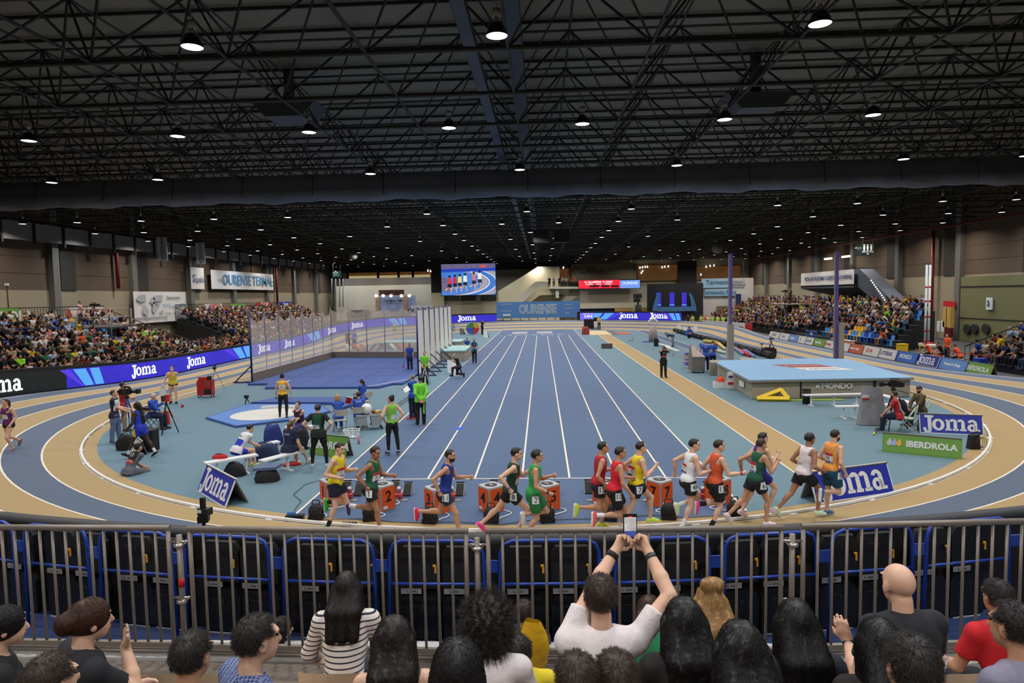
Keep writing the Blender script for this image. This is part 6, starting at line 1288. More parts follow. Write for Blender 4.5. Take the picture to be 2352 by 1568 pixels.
# grey covered cabinet and purple box
r = empty('covered_cabinet', U(1600, 855), .05, 'grey covered judging cabinet with slanting pale hood', 'cabinet'); CG2 = M('cover_grey', (112, 110, 108), .7); mb = MB(); mb.use(CG2); mb.bx(-.38, .38, -.4, .4, .12, .95); mb.use(M('cover_pale', (176, 162, 160), .7)); mb.prism([(-.38, -.42, .95), (.4, -.42, .95), (-.34, .1, 1.7)], (0, .03, 0)); mb.use(CG2); mb.prism([(-.38, -.42, .95), (-.38, .42, .95), (-.34, .1, 1.7)], (.03, 0, 0)); mb.build('cover', None, r)
for x in (-.3, .3): mb = MB(); mb.use(BLK); mb.tube((x, -.3, .06), (x+.04, -.3, .06), .06, n=10); mb.build('wheel', None, r)
mb = MB(); mb.use(M('purple_paint', (104, 84, 168), .4)); mb.box((0, 0, .4), (.35, .4, .8)); o = mb.build('purple_box'); o.location = U(1580, 838); tag(o, 'purple box left of the grey covered cabinet', 'box')
# pole bags and vault poles
for i, (x0, y0, x1, y1, c, r_, lab) in enumerate(((1610, 792, 1640, 800, (60, 86, 160), .16, 'blue pole bag, leftmost of the heap'), (1618, 783, 1645, 786, (196, 176, 80), .17, 'yellow pole bag lying across the heap'), (1638, 778, 1664, 800, (214, 196, 120), .14, 'pale yellow pole bag slanting towards the camera'), (1645, 783, 1658, 781, (50, 80, 180), .14, 'short blue bag end behind the yellow bags'), (1680, 792, 1706, 812, (140, 140, 172), .13, 'lilac pole bag right of the padded upright'), (1692, 792, 1732, 818, (104, 140, 196), .14, 'pale blue pole bag right of the padded upright'), (1700, 804, 1722, 816, (200, 50, 80), .13, 'crimson pole bag under the pale blue one'), (1642, 803, 1664, 809, (205, 200, 185), .13, 'cream bag in front of the yellow ones'), (1640, 790, 1660, 792, (180, 40, 40), .09, 'thin red bag under the yellow bag'))):
    a_, b_ = U(x0, y0, r_), U(x1, y1, r_); mb = MB(); mb.use(cloth(c)); mb.tube(a_, b_, r_, r_*.9, 12); mb.ell(tuple(a_), (r_, r_, r_), 10); mb.ell(tuple(b_), (r_*.9, r_*.9, r_*.9), 10); tag(mb.build('pole_bag'), lab, 'bag', 'pole vault bags')
for i, (x0, y0, x1, y1) in enumerate(((1690, 880, 1718, 908), (1708, 882, 1731, 909))): mb = MB(); a_, b_ = U(x0, y0-15, .3), U(x1, y1, .03); mb.use(KW); mb.tube(a_, b_, .03, n=8); mb.use(REDI); mb.tube(b_, b_+(b_-a_).normalized()*.15, .035, n=8); tag(mb.build('vault_pole'), 'white pole with a red end leaning on the grey bed, %s one' % ('left', 'right')[i], 'pole', 'white poles by the bed')
c = U(1655, 890); mb = MB(); mb.use(KW); mb.prism([(-.3, -.2, .01), (.3, -.2, .01), (.3, .2, .01), (-.3, .2, .01)], (0, 0, .03)); 
for a in ((-.32, -.2, -.3, .22), (.3, -.2, .32, .22)): mb.bx(a[0], a[2], a[1], a[3], 0, .3)
mb.bx(-.3, .3, -.22, -.2, 0, .3); mb.bx(-.3, .3, .2, .22, 0, .3); o = mb.build('plastic_crate'); o.location = c; tag(o, 'white plastic crate beside the grey bed', 'crate'); bag(c+up(.1), (.35, .3, .42), (230, 76, 36), 'orange cloth bundle sticking out of the white crate', 0, 'cloth', 'cloth_bundle')
mb = MB(); mb.use(WHP); mb.box((0, 0, .45), (.3, .04, .8)); mb.use(REDI); mb.box((0, -.03, .3), (.26, .02, .12)); mb.use(NVY); mb.box((0, -.03, .62), (.2, .02, .1)); o = mb.build('height_board'); o.location = U(1675, 893)+Vector((0, -.2, 0)); tag(o, 'white board with blue and red labels leaning on the grey bed', 'board')
# black cable duct line on the right straight
mb = MB(); mb.use(M('rubber_roll', (26, 28, 28), .7, var=.4, scale=4)); pts = [(16.5, 45.5+i*.9) for i in range(38)]
for i in range(37): mb.tube((16.45+.06*(i % 2), pts[i][1], .24), (16.45+.06*(i % 2), pts[i][1]+.86, .24), .24, n=8); mb.use(CHR); mb.box((16.2, pts[i][1]+.4, .3), (.03, .08, .05)); mb.use(M('rubber_roll', (26, 28, 28), .7, var=.4, scale=4))
tag(mb.build('rolled_net'), 'long black rolled barrier lying along the right inner kerb', 'rolled barrier')
# hurdles stacked behind the cage, high jump beds
HO = M('hurdle_orange', (196, 84, 40), .5)
for i in range(14):
    x = -15.6+i*.62; r = empty('hurdle', (x, 53.0, 0), 0); sg = 1 if (i//3) % 2 == 0 else -1
    mb = MB(); mb.use(HO if i % 3 else KW); mb.prism([(-.05+.0, -.4, .95), (.05, -.4, .95), (.05+sg*.5, -.4, .35), (-.05+sg*.5, -.4, .35)], (0, .8, 0)); mb.build('board', None, r)
    mb = MB(); mb.use(ALU); mb.tube((sg*.25, -.4, .6), (-sg*.3, -.4, 0), .02, n=5); mb.tube((sg*.25, .4, .6), (-sg*.3, .4, 0), .02, n=5); mb.box((-sg*.2, -.4, .02), (.6, .04, .04)); mb.build('frame', None, r); tag(r, 'orange and white hurdle stacked slanting behind the cage, %s from the left' % (ordn[i]), 'hurdle', 'stacked hurdles')
HJ = M('aqua_cover', (150, 190, 190), .7)
for i, (c, sz, lab) in enumerate((((-6.0, 49.5, 0), (1.9, 5., .72), 'grey bed with pale aqua cover right of the folded net'), ((-10.5, 60, 0), (7.5, 3., .6), 'pale aqua jumping bed behind the stacked hurdles'))):
    r = empty('jumping_bed', c, 0, lab, 'landing bed'); mb = MB(); mb.use(VG); mb.box((0, 0, sz[2]/2), sz); mb.build('foam_base', None, r); mb = MB(); mb.use(HJ); mb.box((0, 0, sz[2]+.04), (sz[0]+.1, sz[1]+.1, .08)); mb.build('top_cover', None, r)
r = empty('ring_toy', U(1086, 768), .4, 'upright round foam wheel in green, blue, yellow and red', 'foam wheel')
for k, c in enumerate(((70, 130, 90), (60, 90, 190), (205, 60, 50), (215, 170, 50))):
    a0 = math.pi/2*(k)+math.pi/2; mb = MB(); mb.use(M('foam_%d' % k, c, .6)); P6 = []
    for i in range(7): a = a0+math.pi/2*i/6; P6.append((.75*math.cos(a), -.35, .8+.75*math.sin(a)))
    for i in range(7): a = a0+math.pi/2*(6-i)/6; P6.append((.12*math.cos(a), -.35, .8+.12*math.sin(a)))
    mb.prism(P6, (0, .7, 0)); mb.build('foam_quarter', None, r)
for i, (x, y, lab) in enumerate(((1049, 862, 'white distance board leaning near the crouching photographer'), (1040, 856, 'second white board behind the first by the crouching photographer'), (1562, 762, 'white board on the far infield right of the sand pit'), (1576, 766, 'small white board behind the bending man'), (1600, 765, 'white triangular marker far right of the sand pit'), (1117, 775, 'black and white triangular marker by the upper lane edge'), (1062, 768, 'dark equipment box near the coloured foam wheel'))):
    mb = MB(); mb.use(WHP if i not in (6,) else GRY); mb.prism([(-.3, -.1, 0), (.25, -.1, 0), (.1, .1, .75), (-.35, .1, .8)], (0, .03, 0)); mb.use(BLK); mb.prism([(.25, -.1, 0), (.3, .5, 0), (.1, .1, .75)], (.02, 0, 0)); o = mb.build('marker_board'); o.location = U(x, y); tag(o, lab, 'marker board')
mb = MB(); mb.use(M('clock_red', (110, 60, 60), .5)); mb.box((0, 0, .22), (.95, .12, .42)); mb.use(M('clock_face', (84, 76, 74), .5)); mb.box((0, -.07, .22), (.85, .02, .34)); o = mb.build('wind_display'); o.location = U(1394, 800); tag(o, 'low brown-red display box on the floor left of the runway', 'display')
mb = MB(); mb.use(ALU); mb.box((0, 0, .03), (.5, .25, .04)); mb.box((.1, 0, .25), (.05, .05, .45), 0, Matrix.Rotation(.2, 4, 'Y')); mb.box((-.15, 0, .12), (.15, .2, .05)); o = mb.build('single_block'); o.location = U(1449, 783); tag(o, 'single metal block standing alone right of the runway', 'block')
r = empty('air_arch', U(1500, 785), 0, 'white inflatable-like hoop with grey pedestal near far benches', 'hoop'); mb = MB(); mb.use(KW); mb.path([(.42*math.cos(t), 0, 1.75+.45*math.sin(t)) for t in [math.pi*i/12 for i in range(13)]], .1, 8); mb.build('hoop', None, r); mb = MB(); mb.use(M('pinkish_pad', (160, 146, 146), .6)); mb.lathe([(0, .02), (.42, .02), (.36, 1.6), (0, 1.62)], n=16); mb.use(MATB); mb.box((-.2, 0, .04), (1.6, .6, .06)); mb.build('pedestal', None, r)
# far officials' timing cart on the lanes, sand rake box
r = empty('timing_cart', U(1362, 757), 0, 'dark television cart standing on the far bend lanes', 'cart'); r.location = UY(1366, 757, 88.5); r.location.z = 0
mb = MB(); mb.use(CAMB); mb.box((-.8, 0, .7), (1.3, .8, 1.3)); mb.box((.3, 0, 1.3), (.9, .5, .5)); mb.use(KW); mb.box((.2, 0, .6), (.9, .5, .15)); mb.use(CAMB); mb.lathe([(1.1, .01), (1.1, .06), (0, .1)], (.4, 0, 0), 16); mb.build('cart_body', None, r)
bag(U(1345, 768), (.9, .7, .9), (150, 60, 50), 'red and grey trolley bag beside the sand pit')
# barriers at the far right, interval numerals stack
for i in range(7):
    sb_ = s_at(1634+i*14.5, 85, 200); c = lp(sb_, RB+.5); c.z = 0; c2 = lp(sb_+1, RB+.5); r = empty('crowd_barrier', c, math.atan2(c2.y-c.y, c2.x-c.x), 'white covered crowd barrier at the far right bend, %s from left' % ordn[i], 'barrier', 'covered crowd barriers')
    mb = MB(); mb.use(WHP if i < 6 else REDI); mb.box((0, 0, .6), (2.1, .06, 1.0)); mb.use(REDI); mb.box((0, -.04, .6), (1.4, .01, .08)); mb.box((0, .04, .6), (1.6, .01, .08)); mb.build('cover', None, r); mb = MB(); mb.use(CAMG)
    for x in (-1., 1.): mb.box((x, 0, .03), (.05, .6, .05)); mb.tube((x, 0, .03), (x, 0, 1.1), .03)
    mb.build('frame', None, r)
for i in range(2):
    r = empty('plastic_barrier', (25.1, 60.5-5*i, 0), math.radians(95), 'blue plastic crowd barrier near the right stand, %s of two' % ('farther', 'nearer')[i], 'barrier', 'blue plastic barriers'); mb = MB(); mb.use(M('barrier_blue', (36, 84, 168), .4))
    for z in (.15, .55, .95): mb.box((0, 0, z), (2., .06, .12))
    for x in (-.95, -.35, .35, .95): mb.box((x, 0, .55), (.1, .06, .9))
    mb.build('barrier_grid', None, r); mb = MB(); mb.use(WHP); mb.box((0, -.05, .75), (.7, .02, .3)); mb.build('label', None, r)
for i in range(5): mb = MB(); mb.use(M('numeral_orange', (214, 100, 60), .5)); mb.box((0, 0, .3), (.4, .4, .58)); mb.use(WHP); mb.box((0, 0, .6), (.42, .42, .03)); mb.box((0, -.21, .3), (.2, .01, .3)); o = mb.build('spare_number_box'); o.location = (25.2, 56-i*.75, 0); tag(o, 'orange box with white numeral stored by the right boards, %s from the left' % ordn[i], 'number box', 'spare number boxes')
# medical corner on the right
r = empty('stretcher_trolley', (26.6, 44.6, 0), math.radians(80), 'yellow-framed stretcher trolley with white sheet by the right stand', 'stretcher'); mb = MB(); mb.use(M('stretcher_yellow', (200, 165, 30), .4)); mb.box((0, 0, .8), (1.9, .06, .06)); mb.box((0, .5, .8), (1.9, .06, .06))
for x in (-.7, .7): mb.tube((x, 0, .8), (x, 0, .1), .04); mb.tube((x, .5, .8), (x, .5, .1), .04)
mb.build('frame', None, r); mb = MB(); mb.use(WHT); mb.box((0, .25, .9), (1.9, .55, .14)); mb.build('mattress', None, r); mb = MB(); mb.use(REDI); mb.box((.1, .25, 1.0), (.6, .5, .1)); mb.build('blanket', None, r)
mb = MB(); mb.use(M('bin_yellow', (216, 176, 30), .4)); mb.bx(-.28, .28, -.25, .25, 0, .8); mb.bx(-.3, .3, -.27, .27, .8, .86); o = mb.build('waste_bin'); o.location = (25.6, 46.4, 0); tag(o, 'yellow waste bin left of the stretcher trolley', 'bin')
mb = MB(); mb.use(WHP); mb.bx(-.3, .3, -.4, .4, 0, .3); mb.bx(-.33, .33, -.43, .43, .26, .3); o = mb.build('storage_tub'); o.location = (25.3, 48.3, 0); tag(o, 'white storage tub in front of the right stand seats', 'tub')
mb = MB(); mb.use(M('bag_red', (170, 24, 34), .6)); mb.bx(-.3, .3, -.2, .2, 0, .5); mb.use(M('bin_yellow', (216, 176, 30), .4)); mb.bx(-.31, .31, -.21, .21, .1, .14); o = mb.build('first_aid_bag'); o.location = (25.2, 41.8, 0); tag(o, 'red first aid bag on the grey floor near the stretcher', 'bag')
mb = MB(); mb.use(M('bin_blue', (36, 60, 170), .4)); mb.prism([(-.25, -.25, 0), (.25, -.25, 0), (.25, .25, 0), (-.25, .25, 0)], (0, 0, .75)); o = mb.build('recycling_bin'); o.location = (24.9, 37.2, 0); tag(o, 'blue recycling bin behind the blue sponsor boards', 'bin')
for i, (x, y) in enumerate(((24.6, 39.6), (24.8, 36.2))): mb = MB(); mb.use(BLK); mb.tube((x, y, 0), (x, y, 1.0), .04); mb.lathe([(0, .03), (.2, .02), (.2, 0)], (x, y, 0)); tag(mb.build('belt_post'), 'black belt barrier post, %s of the pair on the right' % ('farther', 'nearer')[i], 'post', 'belt posts')
mb = MB(); mb.use(REDI); mb.prism([(24.6, 39.6, .9), (24.8, 36.2, .9), (24.8, 36.2, .95), (24.6, 39.6, .95)], (.01, 0, 0)); tag(mb.build('barrier_belt'), 'red barrier belt stretched between the black posts', 'belt')
for i in range(3):
    x0, y0, y1 = 24.6+.1*i, 31.9-2.1*i, 30.1-2.1*i; r = empty('tube_barrier', (x0, (y0+y1)/2, 0), 0, 'blue tubular barrier at the right edge, %s of three' % ('farthest', 'middle', 'nearest')[i], 'barrier', 'blue tubular barriers right'); mb = MB(); mb.use(M('tube_blue', (24, 48, 150), .35)); h_ = .9; mb.path([(0, .85, 0), (0, .85, h_-.1), (0, .75, h_), (0, -.75, h_), (0, -.85, h_-.1), (0, -.85, 0)], .025); mb.tube((0, -.85, .45), (0, .85, .45), .018); mb.build('tube_frame', None, r)
# camera platform on the left stand
r = empty('camera_platform', (-30.2, 43.6, 0), 0, 'grey scaffold camera platform rising from the near left stand', 'platform'); SCF = M('scaffold', (120, 120, 116), .4, metal=.4); mb = MB(); mb.use(SCF)
for x in (-1.9, 1.9):
    for y in (-1.1, 1.1): mb.tube((x, y, 1.4), (x, y, 4.3), .035)
for z in (3.2, 3.75, 4.3):
    for y in (-1.1, 1.1): mb.tube((-1.9, y, z), (1.9, y, z), .03)
    for x in (-1.9, 1.9): mb.tube((x, -1.1, z), (x, 1.1, z), .03)
mb.tube((1.9, -1.1, 1.6), (1.9, 1.1, 3.1), .03); mb.build('scaffold_frame', None, r); mb = MB(); mb.use(CAMG); mb.bx(-1.9, 1.9, -1.1, 1.1, 3.0, 3.1); mb.build('deck', None, r)
tvcam((-30.4, 43.9, 3.12), math.radians(-100), 'black television camera on the left scaffold platform', 1.25)
r = empty('camera_platform', (28.9, 76, 0), 0, 'small grey camera platform above the right stand crowd', 'platform'); mb = MB(); mb.use(SCF)
for x in (-1.6, 1.6):
    for y in (-2, 2): mb.tube((x, y, 1.), (x, y, 4.2), .05)
    mb.tube((x, -2, 4.2), (x, 2, 4.2), .04); mb.tube((x, -2, 3.6), (x, 2, 3.6), .04)
mb.bx(-1.6, 1.6, -2, 2, 3.1, 3.2); mb.build('scaffold_frame', None, r); tvcam((28.6, 76.5, 3.2), math.radians(110), 'black television camera on the right platform', 1.2)
for x, y, lab in ((-34.6, 41.6, 'thin black microphone pole behind the near left stand'),):
    mb = MB(); mb.use(BLK); mb.tube((x, y, 2.5), (x, y, 6.0), .04); mb.use(KW); mb.box((x, y, 6.05), (.2, .15, .15)); tag(mb.build('microphone_pole'), lab, 'pole')
mb = MB(); mb.use(BLK); c = U(2236, 1030); mb.prism([(-.16, -.1, 0), (.14, -.1, 0), (.1, -.1, .42), (-.1, -.1, .4)], (0, .2, 0)); mb.path([(.12, 0, .38), (.2, 0, .45), (.1, 0, .5), (-.05, 0, .45)], .02); mb.use(CAMG)
for i in range(3): mb.path([(.1+.05*i+.1*math.cos(t), -.1, .2+.15*math.sin(t)) for t in [2*math.pi*j/12 for j in range(13)]], .008, 4)
o = mb.build('cable_reel'); o.location = c; tag(o, 'black reel with tangled grey cable near the right kerb', 'cable reel')
# speakers and boxes under the roof
for i, (px, py) in enumerate(((1243, 543), (1290, 543))): mb = MB(); c = UY(px, py, 60); mb.use(BLK); mb.box(tuple(c), (1.4, 1., 1.1)); mb.box((c.x, c.y, c.z+1.2), (.08, .08, 1.6)); tag(mb.build('hanging_speaker'), 'black loudspeaker hung under the roof centre, %s of the pair' % ('left', 'right')[i], 'speaker', 'roof speakers')
for i, (px, py, Y, s_) in enumerate(((650, 250, 24, 1.2), (1750, 230, 24, 1.2))): mb = MB(); c = UY(px, py, Y); mb.use(M('vent_grey', (70, 72, 76), .6)); mb.prism([(c.x-1.2, c.y, c.z+.3), (c.x+1.2, c.y, c.z+.3), (c.x+.7, c.y, c.z-.25), (c.x-.7, c.y, c.z-.25)], (0, 1.4, 0)); mb.tube((c.x, c.y+.7, c.z+.3), (c.x, c.y+.7, 13.3), .2); tag(mb.build('ceiling_heater'), 'grey ventilation box under the roof, %s one' % ('left', 'right')[i], 'ventilation box', 'roof ventilation boxes')
for i, (px, py, Y) in enumerate(((812, 587, 80), (1648, 570, 70))): mb = MB(); c = UY(px, py, Y); mb.use(M('globe_grey', (100, 98, 94), .5)); mb.ell(tuple(c), (.55, .55, .55), 14); mb.tube(c, c+up(1.2), .05); tag(mb.build('ceiling_globe'), 'dull grey globe hung among the roof lamps, %s one' % ('left', 'right')[i], 'globe', 'grey globes')
# ---------------------------------------------------------------- runners on the bend
def numpatch(J, fld, C, N_, body, w=.11, h_=.12, ink=INK, size=None, stripe=False, up_=None, roll=0):
    r = J['root']; Up = vec(0, 0, 1) if up_ is None else up_
    dz = vec(0, 0, 0); decal(fld, C, N_, Up, w, h_, WHP, r, 'race_number', .006)
    if stripe: X = nrm(Up); decal(fld, C+X*h_*.36, N_, Up, w, h_*.26, REDI, r, 'number_stripe', .009, 4); decal(fld, C-X*h_*.4, N_, Up, w, h_*.18, BLUI, r, 'number_stripe', .009, 4)
    if body: decal_text(fld, C, N_, Up, body, size or h_*.85, ink, r, .011)
LANE = 17.75
def lanepos(px, y0=1120):
    Y = 12.6
    for _ in range(6): x = UY(px, y0, Y).x; Y = YN-math.sqrt(LANE**2-(x-XC)**2)
    return x, Y
def runner(px, label, pose, top, bottom, shoes, hair, sk, hip=None, bib=None, back=None, extra=None, h=1.76, socks=None, beard=False, wrist=None, yo=0., lift=0.):
    x, Y = lanepos(px); sl = math.asin((x-XC)/LANE); J = skeleton(h=h, **pose)
    rz = -math.pi/2+sl; z = tz(math.hypot(x-XC, Y-YN), bankf(x, Y))
    def ex(J, r):
        s = J['s']; T, T2 = J['T'], J['T2']
        if hip: numpatch(J, J['_fb'], lerp_c(J['hR'], J['kR'], .12)+T@vec(.1*s, .02*s, 0), vec(1, .25, .0), hip, .125, .14, size=.14)
        if bib: numpatch(J, J['_ft'], J['sp']+T2@vec(.05, .12, .02), vec(.55, 1, 0), bib, .2, .2, stripe=True, size=.07)
        if back: numpatch(J, J['_ft'], J['sp']+T2@vec(.0, -.12, .03), vec(.1, -1, .1), back, .2, .2, stripe=True, size=.08)
        if wrist:
            for k in 'R': a = J['w'+k]-J['hv'+k]*.01; mb = MB(); mb.use(cloth(wrist)); mb.tube(a-J['hv'+k]*.03, a, .036*s, n=12); mb.build('wristband', None, r)
        if extra: extra(J, r)
    loc = Vector((x-XC, Y-YN, 0)); loc = loc*(1+yo/LANE); loc = Vector((loc.x+XC, loc.y+YN, z+lift))
    person('runner', label, loc, rz, J, top=('vest', top), bottom=bottom, shoes=shoes, hair=hair, sk=sk, vox=.0155, socks=socks, beard=beard, extra=ex, curl=1.5, cat='runner', group='runners in the race')
A9 = (-38, 14, 92, 22); A9f = (20, 10, 100, 25)
NAVY, BLACK = (18, 22, 44), (14, 14, 16)
runner(773, 'yellow-vested runner in navy shorts, last on the left, green shoes', dict(lean=6, hl=(22, 2, 112), hr=(2, 2, 26), ar=(-22, 14, 108, 12), al=(15, 10, 95, 25), head=(12, 8)), (226, 208, 34), ('shorts', NAVY), (50, 170, 60), ('quiff', 'black'), 'light', bib='1', socks=(16, 16, 18))
runner(852, 'green-vested dark-haired runner with hip number 1', dict(lean=8, hr=(22, 2, 14), hl=(-12, 2, 82), ar=(-42, 16, 85, 18), al=(22, 10, 80, 20), head=(18, 6), toe=(10, 0)), (24, 96, 62), ('shorts', BLACK), (52, 60, 130), ('curlyshort', 'black'), 'tan', hip='1', bib='4', socks=(220, 220, 225), wrist=(120, 60, 150))
runner(1022, 'runner in black and blue vest with hip number 11 and red shoes', dict(lean=8, hr=(32, 2, 24), hl=(-18, 2, 72), ar=(-45, 18, 75, 14), al=(30, 10, 75, 15), head=(5, 3)), (30, 52, 140), ('shorts', (34, 38, 62)), (225, 40, 80), ('short', 'dark'), 'mid', hip='11', bib='', beard=True, wrist=(160, 150, 200))
runner(1172, 'tall runner in dark green vest with hip number 8, pink shoes', dict(lean=9, hr=(48, 2, 75), hl=(-36, 2, 12), ar=(-50, 20, 95, 12), al=(38, 10, 100, 15), toe=(0, 0)), (28, 62, 46), ('shorts', BLACK), (232, 60, 140), ('quiff', 'black'), 'light', hip='8', bib='8', h=1.82, wrist=(120, 80, 170), lift=.0, yo=-.12)
runner(1226, 'runner in patterned green kit with hip number 2', dict(lean=4, hr=(6, 2, 42), hl=(34, 2, 115), ar=(4, 14, 62, 12), al=(20, 10, 95, 25)), (48, 150, 74), ('midshorts', (36, 108, 54)), (222, 222, 226), ('curlyshort', 'black'), 'mid', hip='2', bib='2', h=1.74, wrist=(30, 30, 34), socks=None, yo=.3)
runner(1381, 'red and black vested runner half hidden, hip number 12, lime shoe', dict(lean=6, hr=(0, 2, 95), hl=(24, 2, 40), ar=(-18, 14, 62, 15), al=(15, 10, 90, 20)), (170, 28, 44), ('shorts', (26, 22, 40)), (196, 220, 60), ('short', 'black'), 'mid', hip='12', h=1.76, yo=-.25)
runner(1409, 'runner in plain red vest and black shorts with hip number 10', dict(lean=7, hr=(5, 2, 98), hl=(28, 2, 35), ar=(12, 14, 32, 10), al=(10, 10, 85, 20)), (206, 30, 46), ('midshorts', BLACK), (238, 90, 70), ('quiff', 'dark'), 'mid', hip='10', bib='', h=1.77, socks=(222, 222, 226), yo=.15)
runner(1466, 'yellow-vested runner with hip number 7 before the middle boxes', dict(lean=6, hr=(-20, 2, 8), hl=(48, 2, 52), ar=(20, 12, 118, 20), al=(-42, 25, 70, 0)), (228, 210, 30), ('shorts', NAVY), (200, 226, 90), ('short', 'dark'), 'light', hip='7', back=None, extra=lambda J, r: numpatch(J, J['_ft'], J['sp']+J['T2']@vec(-.02, -.1, .02), vec(.55, -.8, 0), '577', .2, .2, stripe=True, size=.07), yo=-.1)
runner(1582, 'runner in white vest with thin blue band and hip number 4', dict(lean=8, hr=(0, 2, 24), hl=(34, 2, 108), ar=(15, 14, 92, 20), al=(-48, 28, 62, 0), head=(20, 0)), (226, 228, 232), ('shorts', BLACK), (206, 240, 190), ('quiff', 'black'), 'light', hip='4', extra=lambda J, r: numpatch(J, J['_ft'], J['sp']+J['T2']@vec(-.04, -.1, .02), vec(.3, -.9, 0), '3', .18, .18, stripe=True, size=.08), socks=(220, 220, 225), yo=.0)
runner(1632, 'runner in orange and white vest with hip number 13', dict(lean=4, hr=(6, 2, 34), hl=(18, 2, 108), ar=(25, 14, 72, 5), al=(-30, 20, 80, 10), head=(10, 0)), (206, 86, 46), ('midshorts', BLACK), (238, 80, 150), ('quiff', 'dark'), 'light', hip='13', socks=(16, 16, 18), wrist=(130, 60, 110), yo=.2)
runner(1732, 'runner in bottle green vest seen from behind with number 36', dict(lean=9, hr=(28, 2, 32), hl=(-28, 2, 22), al=(-48, 30, 75, 0), ar=(28, 14, 110, 25)), (22, 84, 62), ('shorts', (24, 28, 34)), (226, 214, 220), ('short', 'brown'), 'mid', hip='6', back='36', yo=.05)
runner(1765, 'runner in royal blue vest and shorts beside the bottle green one', dict(lean=5, hl=(-14, 2, 18), hr=(46, 2, 68), ar=(22, 12, 118, 22), al=(-30, 15, 85, 10)), (44, 42, 140), ('shorts', (40, 38, 130)), (226, 190, 210), ('quiff', 'dark'), 'light', back='6', h=1.74, yo=-.3)
runner(1855, 'runner in white and red patterned vest near the front', dict(lean=10, hl=(-30, 2, 20), hr=(46, 2, 55), ar=(-5, 16, 82, 15), al=(-20, 20, 90, 0)), (226, 214, 216), ('shorts', BLACK), (210, 236, 200), ('curlyshort', 'black'), 'tan', h=1.8, extra=lambda J, r: numpatch(J, J['_ft'], J['sp']+J['T2']@vec(-.03, -.1, -.02), vec(.1, -1, 0), '307', .2, .16, ink=REDI, size=.08), yo=-.1)
runner(1900, 'leading runner in orange vest and teal shorts with number 25', dict(lean=6, hr=(14, 2, 112), hl=(4, 2, 8), ar=(-8, 14, 45, 8), al=(-15, 18, 85, 10)), (226, 150, 70), ('midshorts', (22, 72, 96)), (60, 110, 160), ('short', 'dark'), 'light', hip='5', back='25', beard=True, h=1.76, yo=.1)
# the girl jogging on the outer bend at the far left
J = skeleton(h=1.66, lean=3, hl=(25, 2, 50), hr=(-10, 2, 55), al=(-15, 12, 60, 12), ar=(5, 12, 60, 12))
P = U(24, 1040, .2); person('runner', 'woman jogging in a purple striped vest at the far left edge', P, math.radians(172), J, top=('vest', (96, 40, 100)), bottom=('brief', (24, 24, 34)), shoes=(120, 100, 110), hair=('pony', 'auburn'), sk='light', female=True, vox=.018, extra=lambda J, r: numpatch(J, J['_ft'], J['sp']+vec(0, .12, .03), vec(0, 1, 0), '', .2, .15), cat='runner')
# ---------------------------------------------------------------- people on the infield
BLU, DNV, LIM = (36, 76, 170), (22, 30, 58), (120, 214, 62)
def vestnum(body, red=None, front=True, col=None):
    def ex(J, r):
        q = 1 if front else -1; decal(J['_ft'], J['ch']+J['T2']@vec(0, .12*q, -.02), J['T2']@vec(0, q, 0), J['T2'][:, 2], .3, .32, cloth((20, 20, 24)) if col is None else col, r, 'photographer_bib', .006)
        decal_text(J['_ft'], J['ch']+J['T2']@vec(0, .12*q, -.0), J['T2']@vec(0, q, 0), J['T2'][:, 2], body, .15, WHP, r, .012)
        if red: decal(J['_ft'], J['sp']+J['T2']@vec(0, .12*q, -.0), J['T2']@vec(0, q, 0), J['T2'][:, 2], .3, .09, REDI, r, 'red_band', .01, 5); decal_text(J['_ft'], J['sp']+J['T2']@vec(0, .12*q, .0), J['T2']@vec(0, q, 0), J['T2'][:, 2], 'PHOTO', .075, WHP, r, .015)
    return ex
def backtext(body, size=.05, up_=.06):
    return lambda J, r: decal_text(J['_ft'], J['ch']+J['T2']@vec(0, -.12, up_), J['T2']@vec(0, -1, 0), J['T2'][:, 2], body, size, WHP, r, .006)
def stand(px, py, rz, label, J, **k): return person(k.pop('name', 'person'), label, U(px, py), math.radians(rz), J, **k)
def sitp(px, py, rz, label, J, seat=.46, **k):
    k['ground'] = seat+.085-J['hip'][2]; P = U(px, py); return person('person', label, P, math.radians(rz), J, **k)
# 1 thrower drinking, with a towel
def towel(J, r):
    a = J['wR']; mb = MB(); mb.use(WHT); mb.prism([(a[0]-.08, a[1]-.02, a[2]), (a[0]+.08, a[1]-.02, a[2]), (a[0]+.2, a[1]+.0, a[2]-.5), (a[0]-.12, a[1], a[2]-.52)], (0, .05, 0)); mb.build('towel', None, r)
stand(400, 927, 195, 'woman thrower in yellow vest drinking, towel hanging from one hand', skeleton(h=1.7, slim=1.22, w=1.08, lean=5, head=(0, -10), hl=(8, 4, 5), hr=(-8, 8, 5), HL=(.0, .2, 1.5), ar=(10, 25, 20, 0), pole=(-1, 0, -1)), top=('vest', (216, 186, 60)), bottom=('brief', BLACK), shoes=BLACK, hair=('bun', 'lightbrown'), sk='light', female=True, vox=.02, extra=towel)
